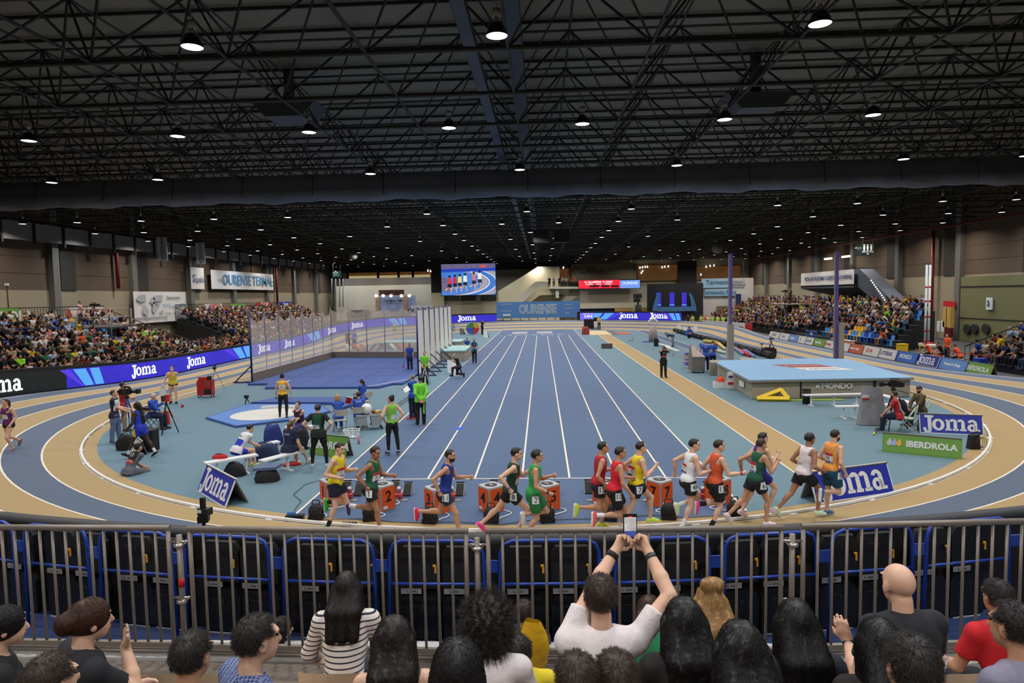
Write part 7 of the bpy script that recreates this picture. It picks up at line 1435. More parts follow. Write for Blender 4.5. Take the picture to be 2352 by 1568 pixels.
# 2 crew on the left
stand(268, 1018, -75, 'cameraman in white number 5 bib and jeans holding a tablet', skeleton(h=1.76, hl=(6, 3, 4), hr=(-6, 3, 2), HL=(-.08, .36, 1.12), HR=(.1, .34, 1.1), pole=(-1, -.3, -1), head=(-10, -8)), top=('tee', (28, 34, 60)), bottom=('long', (96, 112, 150)), shoes=(70, 80, 120), hair=('short', 'brown'), sk='light', vox=.018, fh=None,
      extra=lambda J, r: (decal(J['_ft'], J['ch']+vec(.05, .12, -.08), vec(.35, 1, 0), vec(0, 0, 1), .28, .36, WHP, r, 'press_bib', .006), decal_text(J['_ft'], J['ch']+vec(.07, .12, -.05), vec(.35, 1, 0), vec(0, 0, 1), '5', .16, NVY, r, .012), decal(J['_ft'], J['sp']+vec(.05, .12, -.03), vec(.35, 1, 0), vec(0, 0, 1), .28, .08, REDI, r, 'red_band', .01, 5)))
stand(287, 990, -55, 'man in red t-shirt and beige trousers with folded arms at left', skeleton(h=1.78, HL=(.08, .26, 1.2), HR=(-.08, .26, 1.2), pole=(-1, -.2, -1)), top=('tee', (170, 26, 34)), bottom=('long', (150, 130, 100)), shoes=(90, 80, 70), hair=('curlyshort', 'black'), sk='mid', beard=True, vox=.02)
sitp(352, 985, -95, 'bald official in blue jacket seated behind the measuring instrument', skeleton(h=1.72, lean=5, **sit, HL=(-.1, .4, 1.35), HR=(.12, .42, 1.1), pole=(-1, -.2, -1)), top=('long', BLU), bottom=('long', DNV), shoes=(60, 55, 45), hair=('bald', 'dark'), sk='light', vox=.02)
folding_chair(U(352, 985)+Vector((-.05, 0, 0)), math.radians(-95), 'dark chair under the bald official in blue', CAMG)
r = empty('measuring_instrument', U(352, 1000)+Vector((.35, .3, 0)), 0, 'red and grey measuring instrument on a stand in front of the official', 'instrument'); tripod(r, 1.15, .35, CAMB); mb = MB(); mb.use(CAMG); mb.box((-.05, 0, 1.27), (.16, .16, .2)); mb.use(REDI); mb.box((.06, 0, 1.28), (.07, .17, .26)); mb.build('instrument_head', None, r)
stand(325, 1052, 88, 'athlete with long black braids in blue and yellow kit striding left', skeleton(h=1.72, slim=1.12, lean=6, head=(0, -18), hl=(28, 3, 8), hr=(-24, 3, 6), ar=(-5, 12, 60, 15), al=(5, 14, 50, 12)), top=('vest', (44, 60, 190)), bottom=('shorts', (40, 54, 196)), shoes=BLACK, hair=('braid', 'black'), sk='dark', female=True, socks=(222, 222, 226), vox=.017, extra=lambda J, r: (decal(J['_fb'], J['hL']+vec(-.1, .06, -.1), vec(-1, .3, 0), vec(0, 0, 1), .1, .26, cloth((206, 190, 40)), r, 'yellow_panel', .006), decal(J['_ft'], J['ch']+vec(-.1, .06, -.08), vec(-1, .4, 0), vec(0, 0, 1), .1, .3, cloth((206, 190, 40)), r, 'yellow_panel', .006)))
def crosslegs(J): pass
J = skeleton(h=1.75, lean=18, bend=25, hl=(72, 42, 130), hr=(78, 38, 128), HL=(-.05, .38, .98), HR=(.1, .36, 1.0), head=(0, -25), pole=(-1, -.2, -1))
person('person', 'photographer in black cap sitting on the floor, bib 13 on his back', U(298, 1090), math.radians(-22), J, top=('tee', (92, 96, 108)), bottom=('long', (90, 92, 98)), shoes=BLACK, hair=('buzz', 'dark'), sk='mid', vox=.017, ground=.1-J['hip'][2], cap=(18, 18, 20), extra=vestnum('13', True, False))
# 3 shot athlete seen from behind
stand(652, 962, 8, 'woman athlete in yellow top and black leggings holding a shot', skeleton(h=1.74, slim=1.02, hl=(-2, 5, 4), hr=(-10, 8, 8), al=(8, 16, 12, 0), ar=(4, 20, 8, 0)), top=('vest', (228, 168, 40)), bottom=('tights', BLACK), shoes=(24, 24, 28), hair=('bun', 'dark'), sk='light', female=True, vox=.018, extra=lambda J, r: (numpatch(J, J['_ft'], J['ch']+vec(0, -.12, -.08), vec(0, -1, 0), '403', .22, .17, size=.08), (lambda m: (m.use(CAMG), m.ell(tuple(J['wL']+J['hv'+'L']*.1), (.05, .05, .05), 10), m.build('shot', None, r)))(MB())))
# 4 bench group
sitp(548, 1078, -32, 'athlete in white, blue and yellow kit seated on the first bench', skeleton(h=1.74, lean=30, bend=18, hl=(84, 10, 84), hr=(84, 14, 80), HL=(-.08, .55, 1.0), HR=(.06, .55, 1.0), pole=(-1, 0, -.6)), top=('tee', (214, 216, 226)), bottom=('shorts', (44, 56, 190)), shoes=(190, 200, 130), hair=('short', 'black'), sk='light', vox=.017, extra=lambda J, r: (numpatch(J, J['_ft'], J['ch']+J['T2']@vec(0, -.12, -.05), J['T2']@vec(0, -1, 0), '484', .22, .14, size=.08), decal(J['_ft'], J['sp']+J['T2']@vec(0, -.12, -.04), J['T2']@vec(0, -1, 0), vec(0, 0, 1), .3, .18, cloth((44, 56, 190)), r, 'blue_panel', .005)))
sitp(665, 1075, -22, 'woman in navy t-shirt and shorts seated on the nearer bench', skeleton(h=1.72, slim=1.12, lean=8, bend=8, hl=(84, 14, 84), hr=(84, 16, 62), al=(25, 10, 15, 0), ar=(20, 14, 15, 0)), top=('tee', (24, 32, 62)), bottom=('shorts', (22, 28, 50)), shoes=(196, 190, 170), hair=('pony', 'lightbrown'), sk='light', female=True, vox=.017, extra=backtext('TEAM', .07, 0))
sitp(692, 1012, 165, 'woman in purple top seated facing the camera with folded arms', skeleton(h=1.7, slim=1.08, lean=6, bend=10, **sit, HL=(.08, .3, 1.15), HR=(-.08, .3, 1.15), pole=(-1, -.2, -1), head=(0, -12)), top=('vest', (50, 30, 62)), bottom=('long', (52, 48, 120)), shoes=(180, 180, 185), hair=('bun', 'dark'), sk='light', female=True, vox=.018)
bench('bench', U(692, 1010), 1.0, .2, 'bench hidden under the woman in purple top')
stand(735, 1072, 2, 'woman in green vest and black leggings with hands on hips, seen from behind', skeleton(h=1.76, slim=1.12, w=1.05, hl=(0, 12, 2), hr=(0, 12, 2), HL=(-.24, .03, 1.06), HR=(.24, .03, 1.06), pole=(1, -.6, -.1)), top=('tee', (18, 30, 28)), bottom=('tights', BLACK), shoes=(150, 180, 205), hair=('bun', 'dark'), sk='light', female=True, vox=.016, fh=1,
      extra=lambda J, r: (decal(J['_ft'], J['ch']+vec(0, -.12, -.06), vec(0, -1, 0), vec(0, 0, 1), .22, .4, cloth((22, 78, 54)), r, 'green_panel', .005), numpatch(J, J['_ft'], J['sp']+vec(-.04, -.12, -.02), vec(0, -1, 0), '447', .2, .11, size=.08)))
# 5 officials at the cart
sitp(778, 990, 18, 'blonde official in blue polo seated on a beige chair', skeleton(h=1.64, lean=10, bend=10, **sit, HL=(-.2, .42, 1.0), HR=(-.02, .42, 1.0), pole=(-1, 0, -.6)), top=('tee', BLU), bottom=('long', (40, 70, 160)), shoes=(150, 130, 110), hair=('bob', 'blond'), sk='light', female=True, vox=.02)
sitp(826, 985, 12, 'official in blue polo with white Joma on back, seated', skeleton(h=1.7, lean=5, bend=8, **sit, HL=(-.15, .42, 1.05), HR=(.0, .42, 1.0), pole=(-1, 0, -.6)), top=('tee', BLU), bottom=('long', DNV), shoes=(100, 60, 60), hair=('curlyshort', 'black'), sk='mid', vox=.02, extra=backtext('Joma', .09))
sitp(836, 942, 60, 'official in blue polo with dark ponytail seated in profile', skeleton(h=1.66, lean=3, bend=5, **sit, HL=(-.1, .4, 1.05), HR=(.1, .4, 1.05), pole=(-1, 0, -.6)), top=('tee', BLU), bottom=('long', DNV), shoes=(40, 40, 44), hair=('pony', 'black'), sk='mid', female=True, vox=.02)
mb = MB(); mb.use(WHP); mb.box((0, 0, 0), (.24, .02, .32)); mb.use(REDI); mb.box((0, -.012, 0), (.2, .004, .28)); o = mb.build('folder'); o.location = U(803, 978)+up(.95); o.rotation_euler = (.5, .3, .2); tag(o, 'red and white folder held between the two seated officials', 'folder')
stand(902, 1044, 35, 'woman in lime singlet and black leggings, hands on hips', skeleton(h=1.74, hl=(2, 4, 3), hr=(-6, 6, 4), HL=(-.2, .02, 1.0), HR=(.18, -.06, 1.0), pole=(1, -.8, -.1), head=(-40, -5)), top=('vest', (124, 196, 70)), bottom=('tights', BLACK), shoes=(46, 40, 80), hair=('bun', 'dark'), sk='light', female=True, socks=(215, 215, 220), vox=.016, extra=lambda J, r: numpatch(J, J['_ft'], J['sp']+vec(.03, -.12, -.03), vec(.2, -1, 0), '', .16, .14))
stand(949, 963, 62, 'official in blue top reading a white sheet beside the lanes', skeleton(h=1.72, head=(0, -18), HL=(-.06, .38, 1.18), HR=(.1, .34, 1.14), pole=(-1, -.3, -1)), top=('long', BLU), bottom=('long', DNV), shoes=(210, 40, 40), hair=('short', 'grey'), sk='light', vox=.018)
mb = MB(); mb.use(WHP); mb.box((0, 0, 0), (.22, .3, .01)); o = mb.build('paper_sheet'); o.location = UY(934, 894, 24.3); o.rotation_euler = (.5, -.5, .3); tag(o, 'white paper sheet held by the official in blue', 'paper')
stand(967, 977, 25, 'man in lime green jacket with hands behind his back', skeleton(h=1.8, HL=(-.08, -.18, .98), HR=(.08, -.18, .98), pole=(1, -.5, 0), head=(-20, -15)), top=('long', LIM), bottom=('long', BLACK), shoes=(30, 34, 32), hair=('short', 'black'), sk='mid', vox=.018, extra=lambda J, r: decal(J['_fb'], lerp_c(J['hR'], J['kR'], .6)+vec(.0, -.1, 0), vec(.3, -1, 0), vec(0, 0, 1), .06, .5, cloth(LIM), r, 'lime_stripe', .006))
stand(942, 852, 170, 'man in blue polo holding a hammer inside the cage', skeleton(h=1.74, al=(5, 12, 10, 0), ar=(5, 14, 15, 0)), top=('tee', BLU), bottom=('long', DNV), shoes=(215, 215, 215), hair=('short', 'dark'), sk='mid', vox=.022, extra=lambda J, r: (lambda m: (m.use(CAMG), m.tube(J['wR']+J['hvR']*.12, J['wR']+vec(.1, .05, -.6), .012), m.use(REDI), m.ell(tuple(J['wR']+vec(.1, .05, -.62)), (.06, .06, .06), 8), m.build('hammer', None, r)))(MB()))
stand(977, 882, 175, 'young man in lime polo standing by the cage corner', skeleton(h=1.76, HL=(-.1, .18, .98), HR=(.1, .18, .98), pole=(1, -.8, -.2)), top=('tee', LIM), bottom=('long', BLACK), shoes=BLACK, hair=('short', 'black'), sk='light', vox=.02)
stand(1090, 834, 178, 'photographer with bib 14 walking towards the camera down the lanes', skeleton(h=1.72, hl=(12, 3, 8), hr=(-12, 3, 6), al=(4, 16, 16, 0), ar=(4, 16, 16, 0)), top=('tee', (60, 150, 200)), bottom=('long', (20, 20, 24)), shoes=BLACK, hair=('buzz', 'dark'), sk='mid', vox=.022, beard=True, extra=vestnum('14', True))
J = skeleton(h=1.72, lean=12, bend=10, hl=(88, 6, 85), hr=(10, 4, 95), HL=(-.1, .4, 1.3), HR=(.08, .3, 1.3), pole=(-1, 0, -1))
stand(1054, 868, 120, 'photographer kneeling on one knee beside the lane boards', J, top=('tee', (40, 42, 50)), bottom=('long', (40, 44, 52)), shoes=BLACK, hair=('buzz', 'grey'), sk='light', vox=.022, ground='feet')
sitp(1074, 812, 175, 'official in blue polo seated with back to the infield far off', skeleton(h=1.7, lean=5, **sit, al=(25, 10, 50, 20), ar=(25, 10, 50, 20)), top=('tee', BLU), bottom=('long', DNV), shoes=BLACK, hair=('short', 'dark'), sk='mid', vox=.025)
stand(1108, 768, -120, 'cameraman in black standing at the far end of the lanes', skeleton(h=1.78, HL=(-.05, .35, 1.5), HR=(.1, .35, 1.4), pole=(-1, 0, -1)), top=('long', (22, 22, 26)), bottom=('long', (22, 22, 26)), shoes=BLACK, hair=('short', 'black'), sk='mid', vox=.03, fingers=False)
sitp(1040, 762, -60, 'person in blue sitting low at the far end beside the nets', skeleton(h=1.7, lean=15, **sit, al=(30, 10, 50, 10), ar=(30, 10, 50, 10)), seat=.3, top=('tee', (70, 140, 200)), bottom=('long', (200, 200, 205)), shoes=(220, 220, 220), hair=('short', 'dark'), sk='mid', vox=.03, fingers=False)
stand(1376, 757, 170, 'official in yellowish bib by the dark television cart', skeleton(h=1.78, al=(10, 12, 30, 5), ar=(10, 12, 30, 5)), top=('tee', (206, 186, 110)), bottom=('long', (24, 24, 28)), shoes=BLACK, hair=('short', 'grey'), sk='light', vox=.03, fingers=False)
# net area people seen through the net
stand(800, 800, 0, 'person in dark bib seen through the throwing net', skeleton(h=1.74), top=('tee', (60, 56, 66)), bottom=('long', (30, 30, 36)), shoes=BLACK, hair=('short', 'dark'), sk='mid', vox=.03, fingers=False)
stand(814, 802, 20, 'official in blue seen through the throwing net', skeleton(h=1.74, HL=(-.2, .3, 1.2), pole=(-1, -.3, -1)), top=('tee', (50, 90, 180)), bottom=('long', DNV), shoes=BLACK, hair=('short', 'dark'), sk='mid', vox=.03, fingers=False)
stand(907, 775, 170, 'athlete in lime top standing beyond the net on the infield', skeleton(h=1.82), top=('vest', (150, 200, 90)), bottom=('brief', (60, 60, 70)), shoes=(220, 220, 220), hair=('bun', 'lightbrown'), sk='light', female=True, vox=.03, fingers=False)
# right half
stand(1524, 867, 185, 'photographer with bib 23 aiming a camera on the tan runway', skeleton(h=1.76, head=(0, 0), HL=(-.03, .24, 1.62), HR=(.08, .22, 1.58), pole=(1, -.1, -.8)), top=('tee', (26, 26, 30)), bottom=('long', (22, 22, 26)), shoes=BLACK, hair=('short', 'dark'), sk='tan', vox=.02, extra=lambda J, r: (vestnum('23', True)(J, r), (lambda m: (m.use(CAMB), m.box(tuple(J['hd']+vec(0, .16, 0)), (.14, .1, .1)), m.tube(J['hd']+vec(0, .2, 0), J['hd']+vec(0, .34, 0), .04), m.build('photo_camera', None, r)))(MB())))
stand(1621, 853, -8, 'grey-haired official in blue polo, back to camera, by the cabinet', skeleton(h=1.8, slim=1.08, HL=(-.26, .03, 1.05), HR=(.2, .1, 1.0), pole=(1, -.5, 0)), top=('tee', BLU), bottom=('long', DNV), shoes=(215, 215, 215), hair=('short', 'grey'), sk='light', vox=.02, extra=backtext('Joma', .08))
stand(1637, 849, -30, 'official in blue polo beside the grey-haired one', skeleton(h=1.74, al=(5, 10, 15, 0), ar=(5, 14, 30, 0)), top=('tee', BLU), bottom=('long', DNV), shoes=(60, 60, 60), hair=('curlyshort', 'lightbrown'), sk='light', vox=.02)
J = skeleton(h=1.7, lean=70, bend=12, hl=(10, 4, 12), hr=(-4, 4, 6), al=(80, 10, 10, 0), ar=(60, 10, 20, 0)); stand(1545, 796, 95, 'man bending over behind the far benches, grey trousers', J, top=('tee', (40, 70, 80)), bottom=('long', (130, 128, 138)), shoes=BLACK, hair=('short', 'dark'), sk='mid', vox=.03, fingers=False)
for i, (x, y, rz, c, lab) in enumerate(((1577, 778, -60, BLU, 'official in blue crouched over notes right of the sand pit'), (1590, 776, 60, BLU, 'second seated official in blue, facing the crouched one'))):
    sitp(x, y, rz, lab, skeleton(h=1.7, lean=25, bend=10, **sit, HL=(-.1, .5, 1.), HR=(.1, .5, 1.), pole=(-1, 0, -.6)), top=('tee', c), bottom=('long', DNV), shoes=(215, 215, 215), hair=('short', 'dark'), sk='mid', vox=.03, fingers=False, seat=.4)
sitp(2062, 992, 58, 'man in red and white t-shirt with black backpack seated at tv camera', skeleton(h=1.76, lean=6, bend=8, **sit, HL=(-.2, .45, .95), HR=(.2, .1, 1.1), head=(20, -5), pole=(1, -.5, -.4)), top=('tee', (176, 34, 40)), bottom=('long', DNV), shoes=(60, 60, 66), hair=('short', 'dark'), sk='mid', beard=True, vox=.017,
     extra=lambda J, r: (decal(J['_ft'], J['ch']+J['T2']@vec(0, -.12, -.02), J['T2']@vec(0, -1, 0), vec(0, 0, 1), .24, .4, WHT, r, 'white_panel', .004), (lambda F: npmesh('backpack', F[0], F[1], cloth((18, 18, 20)), None, r))(Field([('e', J['sp']+J['T2']@vec(.05, -.2, .06), J['T2'], vec(.14, .09, .22)), ('c', J['ch']+J['T2']@vec(-.08, -.12, .12), J['ch']+J['T2']@vec(0, -.18, -.1), .03, .04), ('c', J['ch']+J['T2']@vec(.12, -.12, .12), J['ch']+J['T2']@vec(.1, -.18, -.1), .03, .04)], 0, .04, None, .018).mesh())))
sitp(2114, 977, 100, 'bearded man in olive jacket, scarf and dark cap seated beside him', skeleton(h=1.76, lean=2, bend=8, **sit, HL=(-.05, .35, 1.0), HR=(.1, .35, 1.0), head=(-30, -5), pole=(1, 0, -.6)), top=('long', (86, 76, 50)), bottom=('long', (30, 30, 34)), shoes=(50, 46, 44), hair=('curlyshort', 'black'), sk='mid', beard=True, vox=.018, cap=(38, 44, 50))
mb = MB(); mb.use(CAMB); a_, b_ = U(2008, 997, .03), U(2042, 962, .3); mb.tube(a_, b_, .018); mb.use(M('ball_yellow', (200, 220, 70), .6)); mb.ell(tuple(a_+up(.02)), (.045, .045, .045), 10); tag(mb.build('camera_stabiliser_rod'), 'black rod ending in a yellow ball by the seated man in red', 'rod')
# camera crews on platforms, stewards behind the far barriers, medics
person('person', 'cameraman in pink shirt on the left scaffold platform', (-30.9, 43.2, 3.1), math.radians(-80), skeleton(h=1.78, HL=(.0, .4, 1.3), HR=(.12, .35, 1.2), pole=(-1, 0, -1)), top=('tee', (196, 150, 160)), bottom=('long', (50, 52, 56)), shoes=BLACK, hair=('short', 'black'), sk='tan', vox=.03, fingers=False)
person('person', 'cameraman in black on the right platform above the crowd', (29.3, 76.8, 3.2), math.radians(110), skeleton(h=1.78, HL=(.0, .4, 1.4), HR=(.12, .35, 1.3), pole=(-1, 0, -1)), top=('tee', (28, 28, 30)), bottom=('long', (30, 30, 34)), shoes=BLACK, hair=('short', 'black'), sk='mid', vox=.03, fingers=False)
for i, (px, c, nm) in enumerate(((1624, (196, 224, 90), 'lime bib'), (1641, (196, 224, 90), 'lime bib'), (1648, (226, 90, 50), 'orange vest'), (1655, (215, 205, 205), 'white shirt'), (1662, (170, 220, 90), 'lime bib'), (1672, (196, 224, 90), 'lime bib'), (1684, (170, 220, 90), 'lime bib'), (1695, (196, 224, 90), 'lime bib'), (1705, (80, 60, 50), 'brown top'), (1727, (50, 50, 56), 'dark top'), (1612, (30, 40, 70), 'navy top'))):
    s_ = s_at(px, 85, 200); c_ = lp(s_, RB+1.6); c_.z = 0; person('person', 'steward in %s behind the far right barriers, %s from the left' % (nm, ordn[i]), c_, math.radians(140), skeleton(h=1.74, al=(5, 10, 20+8*i % 40, 10), ar=(8, 10, 30, 10)), top=('tee', c), bottom=('long', (26, 30, 44)), shoes=BLACK, hair=('short', 'dark'), sk='mid', vox=.035, fingers=False, group='stewards at the far barriers')
for i, (px, lab, c) in enumerate(((1262, 'black shirt leaning on the rail', (20, 20, 22)), (1272, 'pale shirt', (170, 160, 160)), (1285, 'dark top', (30, 28, 30)), (1292, 'white top', (190, 186, 186)), (1300, 'white top farther right', (180, 176, 172)), (1308, 'grey top', (90, 90, 94)), (1320, 'orange top', (200, 90, 50)))):
    c_ = UY(px, 659, 112.5); person('person', 'onlooker on the far gallery balcony in %s' % lab, c_, math.pi, skeleton(h=1.72, al=(8, 10, 40, 10), ar=(8, 10, 40, 10)), top=('tee', c), bottom=('long', (26, 26, 30)), shoes=BLACK, hair=('short', 'dark'), sk='mid', vox=.04, fingers=False, group='onlookers on the far balcony')
for i, (x, y, z0, rz, c, lab, kd) in enumerate(((26.0, 42.0, 0, 100, (230, 90, 40), 'medic in orange vest standing near the red pipe', 's'), (25.8, 43.4, 0, 60, (226, 84, 40), 'medic in orange top sitting left of the standing medic', 'c'), (26.2, 42.8, 0, 80, (24, 24, 28), 'man in black t-shirt sitting among the medics', 'c'), (25.9, 40.6, 0, 30, (226, 84, 40), 'medic in orange bending over the white equipment', 'c'))):
    if kd == 's': person('person', lab, (x, y, z0), math.radians(rz), skeleton(h=1.78), top=('tee', c), bottom=('long', DNV), shoes=BLACK, hair=('short', 'dark'), sk='mid', vox=.025, fingers=False)
    else: J = skeleton(h=1.72, lean=22, bend=12, **sit, HL=(-.1, .5, 1.), HR=(.1, .5, 1.), pole=(-1, 0, -.6)); person('person', lab, (x, y, z0), math.radians(rz), J, top=('tee', c), bottom=('long', DNV), shoes=BLACK, hair=('short', 'dark'), sk='mid', vox=.025, fingers=False, ground=.52-J['hip'][2])
# ---------------------------------------------------------------- foreground: tiers, guard rail, folded seats
FLR = M('tier_concrete', (112, 104, 96), .8, var=.08, scale=3); LEDG = M('ledge_white', (172, 172, 172), .6); BDK = M('deck_blue', (24, 42, 86), .6, var=.15, scale=4)
for i, (y0, y1, z) in enumerate(((3.45, 5.62, 1.5), (2.75, 3.45, 1.8), (2.0, 2.75, 2.15), (1.0, 2.0, 2.6), (-3, 1.0, 3.05))): mb = MB(); mb.use(FLR); mb.bx(-9, 9, y0, y1, 0, z); struct(mb.build('floor_tier'))
mb = MB(); mb.use(LEDG); mb.bx(-9, 9, 5.45, 5.75, 1.4, 1.53); mb.use(CAMG); mb.bx(-9, 9, 5.72, 5.76, 0, 1.4); struct(mb.build('trim_ledge'))
def arcp(a, r, z): return Vector((XC+r*math.sin(a), YN-r*math.cos(a), z))
def prism_arc(mb, r0, r1, z0, z1, a0=-.34, a1=.34, n=40):
    k = len(mb.v)
    for i in range(n+1): a = a0+(a1-a0)*i/n; mb.v += [tuple(arcp(a, r0, z0)), tuple(arcp(a, r1, z0)), tuple(arcp(a, r1, z1)), tuple(arcp(a, r0, z1))]
    for i in range(n):
        for q in range(4): q2 = (q+1) % 4; mb.face((k+4*i+q, k+4*i+q2, k+4*i+4+q2, k+4*i+4+q))
mb = MB(); mb.use(BDK); prism_arc(mb, 23.45, 25.6, .9, 1.2); struct(mb.build('floor_blue_deck'))
mb = MB(); mb.use(BLK); prism_arc(mb, 23.3, 23.42, .9, 2.16); struct(mb.build('wall_folded_stand'))
mb = MB(); mb.use(M('roll_grey', (50, 50, 54), .6, var=.2, scale=5)); mb.path([arcp(-.34+.68*i/50, 23.36, 2.2) for i in range(51)], .075, 8); tag(mb.build('padding_roll'), 'dark grey padding roll along the top of the folded black seats', 'padding')
GX = [45, 216, 411, 635, 877, 1131, 1394, 1646, 1893, 2110, 2330]
AX = [(a/2000, PR(arcp(a/2000, 23.75, 2.1))[0]) for a in range(-700, 700)]
def ang(px): return min(AX, key=lambda q: abs(q[1]-px))[0]
GA = [ang(x) for x in GX]; GA = [GA[0]-(GA[1]-GA[0])]+GA
TB = M('frame_blue', (22, 58, 150), .3); STK = M('sticker_grey', (140, 140, 140), .6); SBK = M('seat_black', (20, 22, 24), .45, bump=.1); YCL = M('clip_yellow', (226, 160, 40), .5)
fpt = None; sproto = None
def L3(c, rz): return Matrix.Translation(c) @ Matrix.Rotation(rz, 4, 'Z')
for i in range(len(GA)-1):
    a0, a1 = GA[i]+.0035, GA[i+1]-.0035; am = (a0+a1)/2; w = (a1-a0)*23.75/2; c = arcp(am, 23.75, 1.2); r = empty('tube_barrier', c, am); h_ = 1.13; q = .12
    tag(r, 'blue tubular frame on the front barrier, %s from the left' % ordn[i], 'frame', 'blue frames before the folded seats')
    P_ = [(-w-.03, 0, 0), (-w, 0, h_-q), (-w+q*.3, 0, h_-q*.3), (-w+q, 0, h_), (w-q, 0, h_), (w-q*.3, 0, h_-q*.3), (w, 0, h_-q), (w+.03, 0, 0)]; mb = MB(); mb.use(TB); mb.path(P_, .018, 8); mb.build('bent_tube', None, r); mb = MB(); mb.use(TB); mb.tube((-w, 0, .7), (w, 0, .7), .015); mb.build('middle_bar', None, r); mb = MB(); mb.use(TB); mb.box((w+.07, 0, .88), (.14, .012, .12)); mb.build('joint_plate', None, r)
    for j in (-1, 1):
        s_ = empty('folded_chair', c+rp(j*w*.48, .22, am), am); tag(s_, 'folded black seat behind the %s blue frame, %s one' % (ordn[i], 'left' if j < 0 else 'right'), 'seat', 'folded black seats at the front')
        for z0, z1 in ((.55, .98), (.02, .47)):
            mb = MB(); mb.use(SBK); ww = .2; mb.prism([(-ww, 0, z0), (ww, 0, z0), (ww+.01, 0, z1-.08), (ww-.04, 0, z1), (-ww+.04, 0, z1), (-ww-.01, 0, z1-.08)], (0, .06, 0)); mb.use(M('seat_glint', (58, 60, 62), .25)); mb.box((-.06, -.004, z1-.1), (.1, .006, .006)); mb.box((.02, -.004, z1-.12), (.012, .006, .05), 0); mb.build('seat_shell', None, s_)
        mb = MB(); mb.use(STK); mb.bx(-.19, .02, -.012, -.006, .5, .555); mb.build('seat_sticker', None, s_); text('L. box', .04, INK, (-.085, -.014, .53), parent=s_)
        mb = MB(); mb.use(YCL); mb.box((.17, -.03, .76), (.018, .012, .07), .3); mb.box((.16, -.03, .8), (.03, .012, .02)); mb.build('yellow_clip', None, s_)
        mb = MB(); mb.use(LEDG); mb.bx(-.18, .15, -.02, -.012, .0, .012); mb.build('white_edge', None, s_)
# guard rail of galvanised tube
GAL = M('galvanised', (128, 120, 112), .45, metal=.35, var=.12, scale=30); ends = [((-60, 1210), (390, 1212)), ((430, 1214), (1075, 1219)), ((1115, 1219), (1800, 1212)), ((1840, 1208), (2420, 1195))]
RT = []
for i, (e0, e1) in enumerate(ends):
    A_, B_ = U(e0[0], e0[1], 2.69), U(e1[0], e1[1], 2.69); RT.append((A_, B_)); L_ = (B_-A_).length; rz = math.atan2(B_.y-A_.y, B_.x-A_.x); r = empty('guard_rail', Vector((A_.x, A_.y, 1.5)), rz, 'galvanised guard rail panel with vertical bars, %s from the left' % ordn[i], 'railing', 'guard rail panels')
    mb = MB(); mb.use(GAL); mb.tube((0, 0, 1.19), (L_, 0, 1.19), .026, n=12); mb.build('top_tube', None, r); mb = MB(); mb.use(GAL); mb.box((L_/2, 0, .12), (L_, .04, .05)); mb.tube((0, 0, .06), (L_, 0, .06), .02); mb.build('bottom_tube', None, r); n_ = max(2, round(L_/.125))
    for k in range(n_+1): x = .02+(L_-.04)*k/n_; mb = MB(); mb.use(GAL); rr = .02 if k in (0, n_) else .0125; mb.tube((x, 0, .12), (x, 0, 1.18), rr, n=8); mb.build('bar', None, r)
for i in range(3):
    P = (RT[i][1]+RT[i+1][0])/2; r = empty('rail_post', (P.x, P.y, 1.5), 0, 'round galvanised scaffold post between %s rail panels' % ('the two left', 'the two middle', 'the two right')[i], 'post', 'scaffold posts'); mb = MB(); mb.use(GAL); mb.tube((0, 0, 0), (0, 0, 1.13), .024, n=12); mb.build('tube', None, r)
    for z in (1.03, .52): mb = MB(); mb.use(CHR); mb.lathe([(.02, 0), (.05, .0), (.052, .02), (.04, .03), (.02, .03)], (0, 0, z), 14); mb.tube((-.08, 0, z+.04), (.08, 0, z+.04), .012); mb.build('collar', None, r)
    if i == 0: mb = MB(); mb.use(REDI); mb.tube((0, 0, .66), (0, 0, .74), .0255, n=12); mb.build('red_tape', None, r)
# chairs
def shell_chair(c, rz, label):
    r = empty('shell_chair', c, rz, label, 'chair', 'beige shell chairs'); BG = M('shell_beige', (208, 180, 150), .5, var=.03); mb = MB(); mb.use(BG); n_ = 8
    for j in range(6):
        z = .42+.44*(j/5); y = -.18-.06*(j/5)
        for i in range(n_+1): x = (-1+2*i/n_)*.23*(1-.06*j/5); mb.v.append((x, y+.06*(abs(x)/.23)**2, z+(.015*math.cos(x*9) if j == 5 else 0)))
    for j in range(5):
        for i in range(n_): a = j*(n_+1)+i; mb.face((a, a+1, a+n_+2, a+n_+1))
    k = len(mb.v); mb.prism([(-.22, -.2, .4), (.22, -.2, .4), (.22, .22, .42), (-.22, .22, .42)], (0, 0, .03)); mb.smooth = False; mb.build('shell', None, r)
    for x in (-.18, .18):
        for y in (-.15, .15): mb = MB(); mb.use(CHR); mb.tube((x, y, 0), (x, y, .41), .012); mb.build('leg', None, r)
for px, Y, z, lab in ((333, 3.9, 1.9, 'beige shell chair right of the clapping woman'), (520, 3.8, 1.9, 'beige shell chair between the boy and the man in checked shirt'), (752, 4.2, 1.5, 'beige shell chair below the striped top'), (1962, 3.9, 1.9, 'beige shell chair before the bald man'), (2180, 3.8, 1.9, 'beige shell chair at the lower right'), (1520, 3.8, 1.9, 'beige shell chair edge under the green shirt')):
    P = UY(px, 1545, Y); shell_chair(Vector((P.x, Y+.22, P.z-.87)), 0, lab)
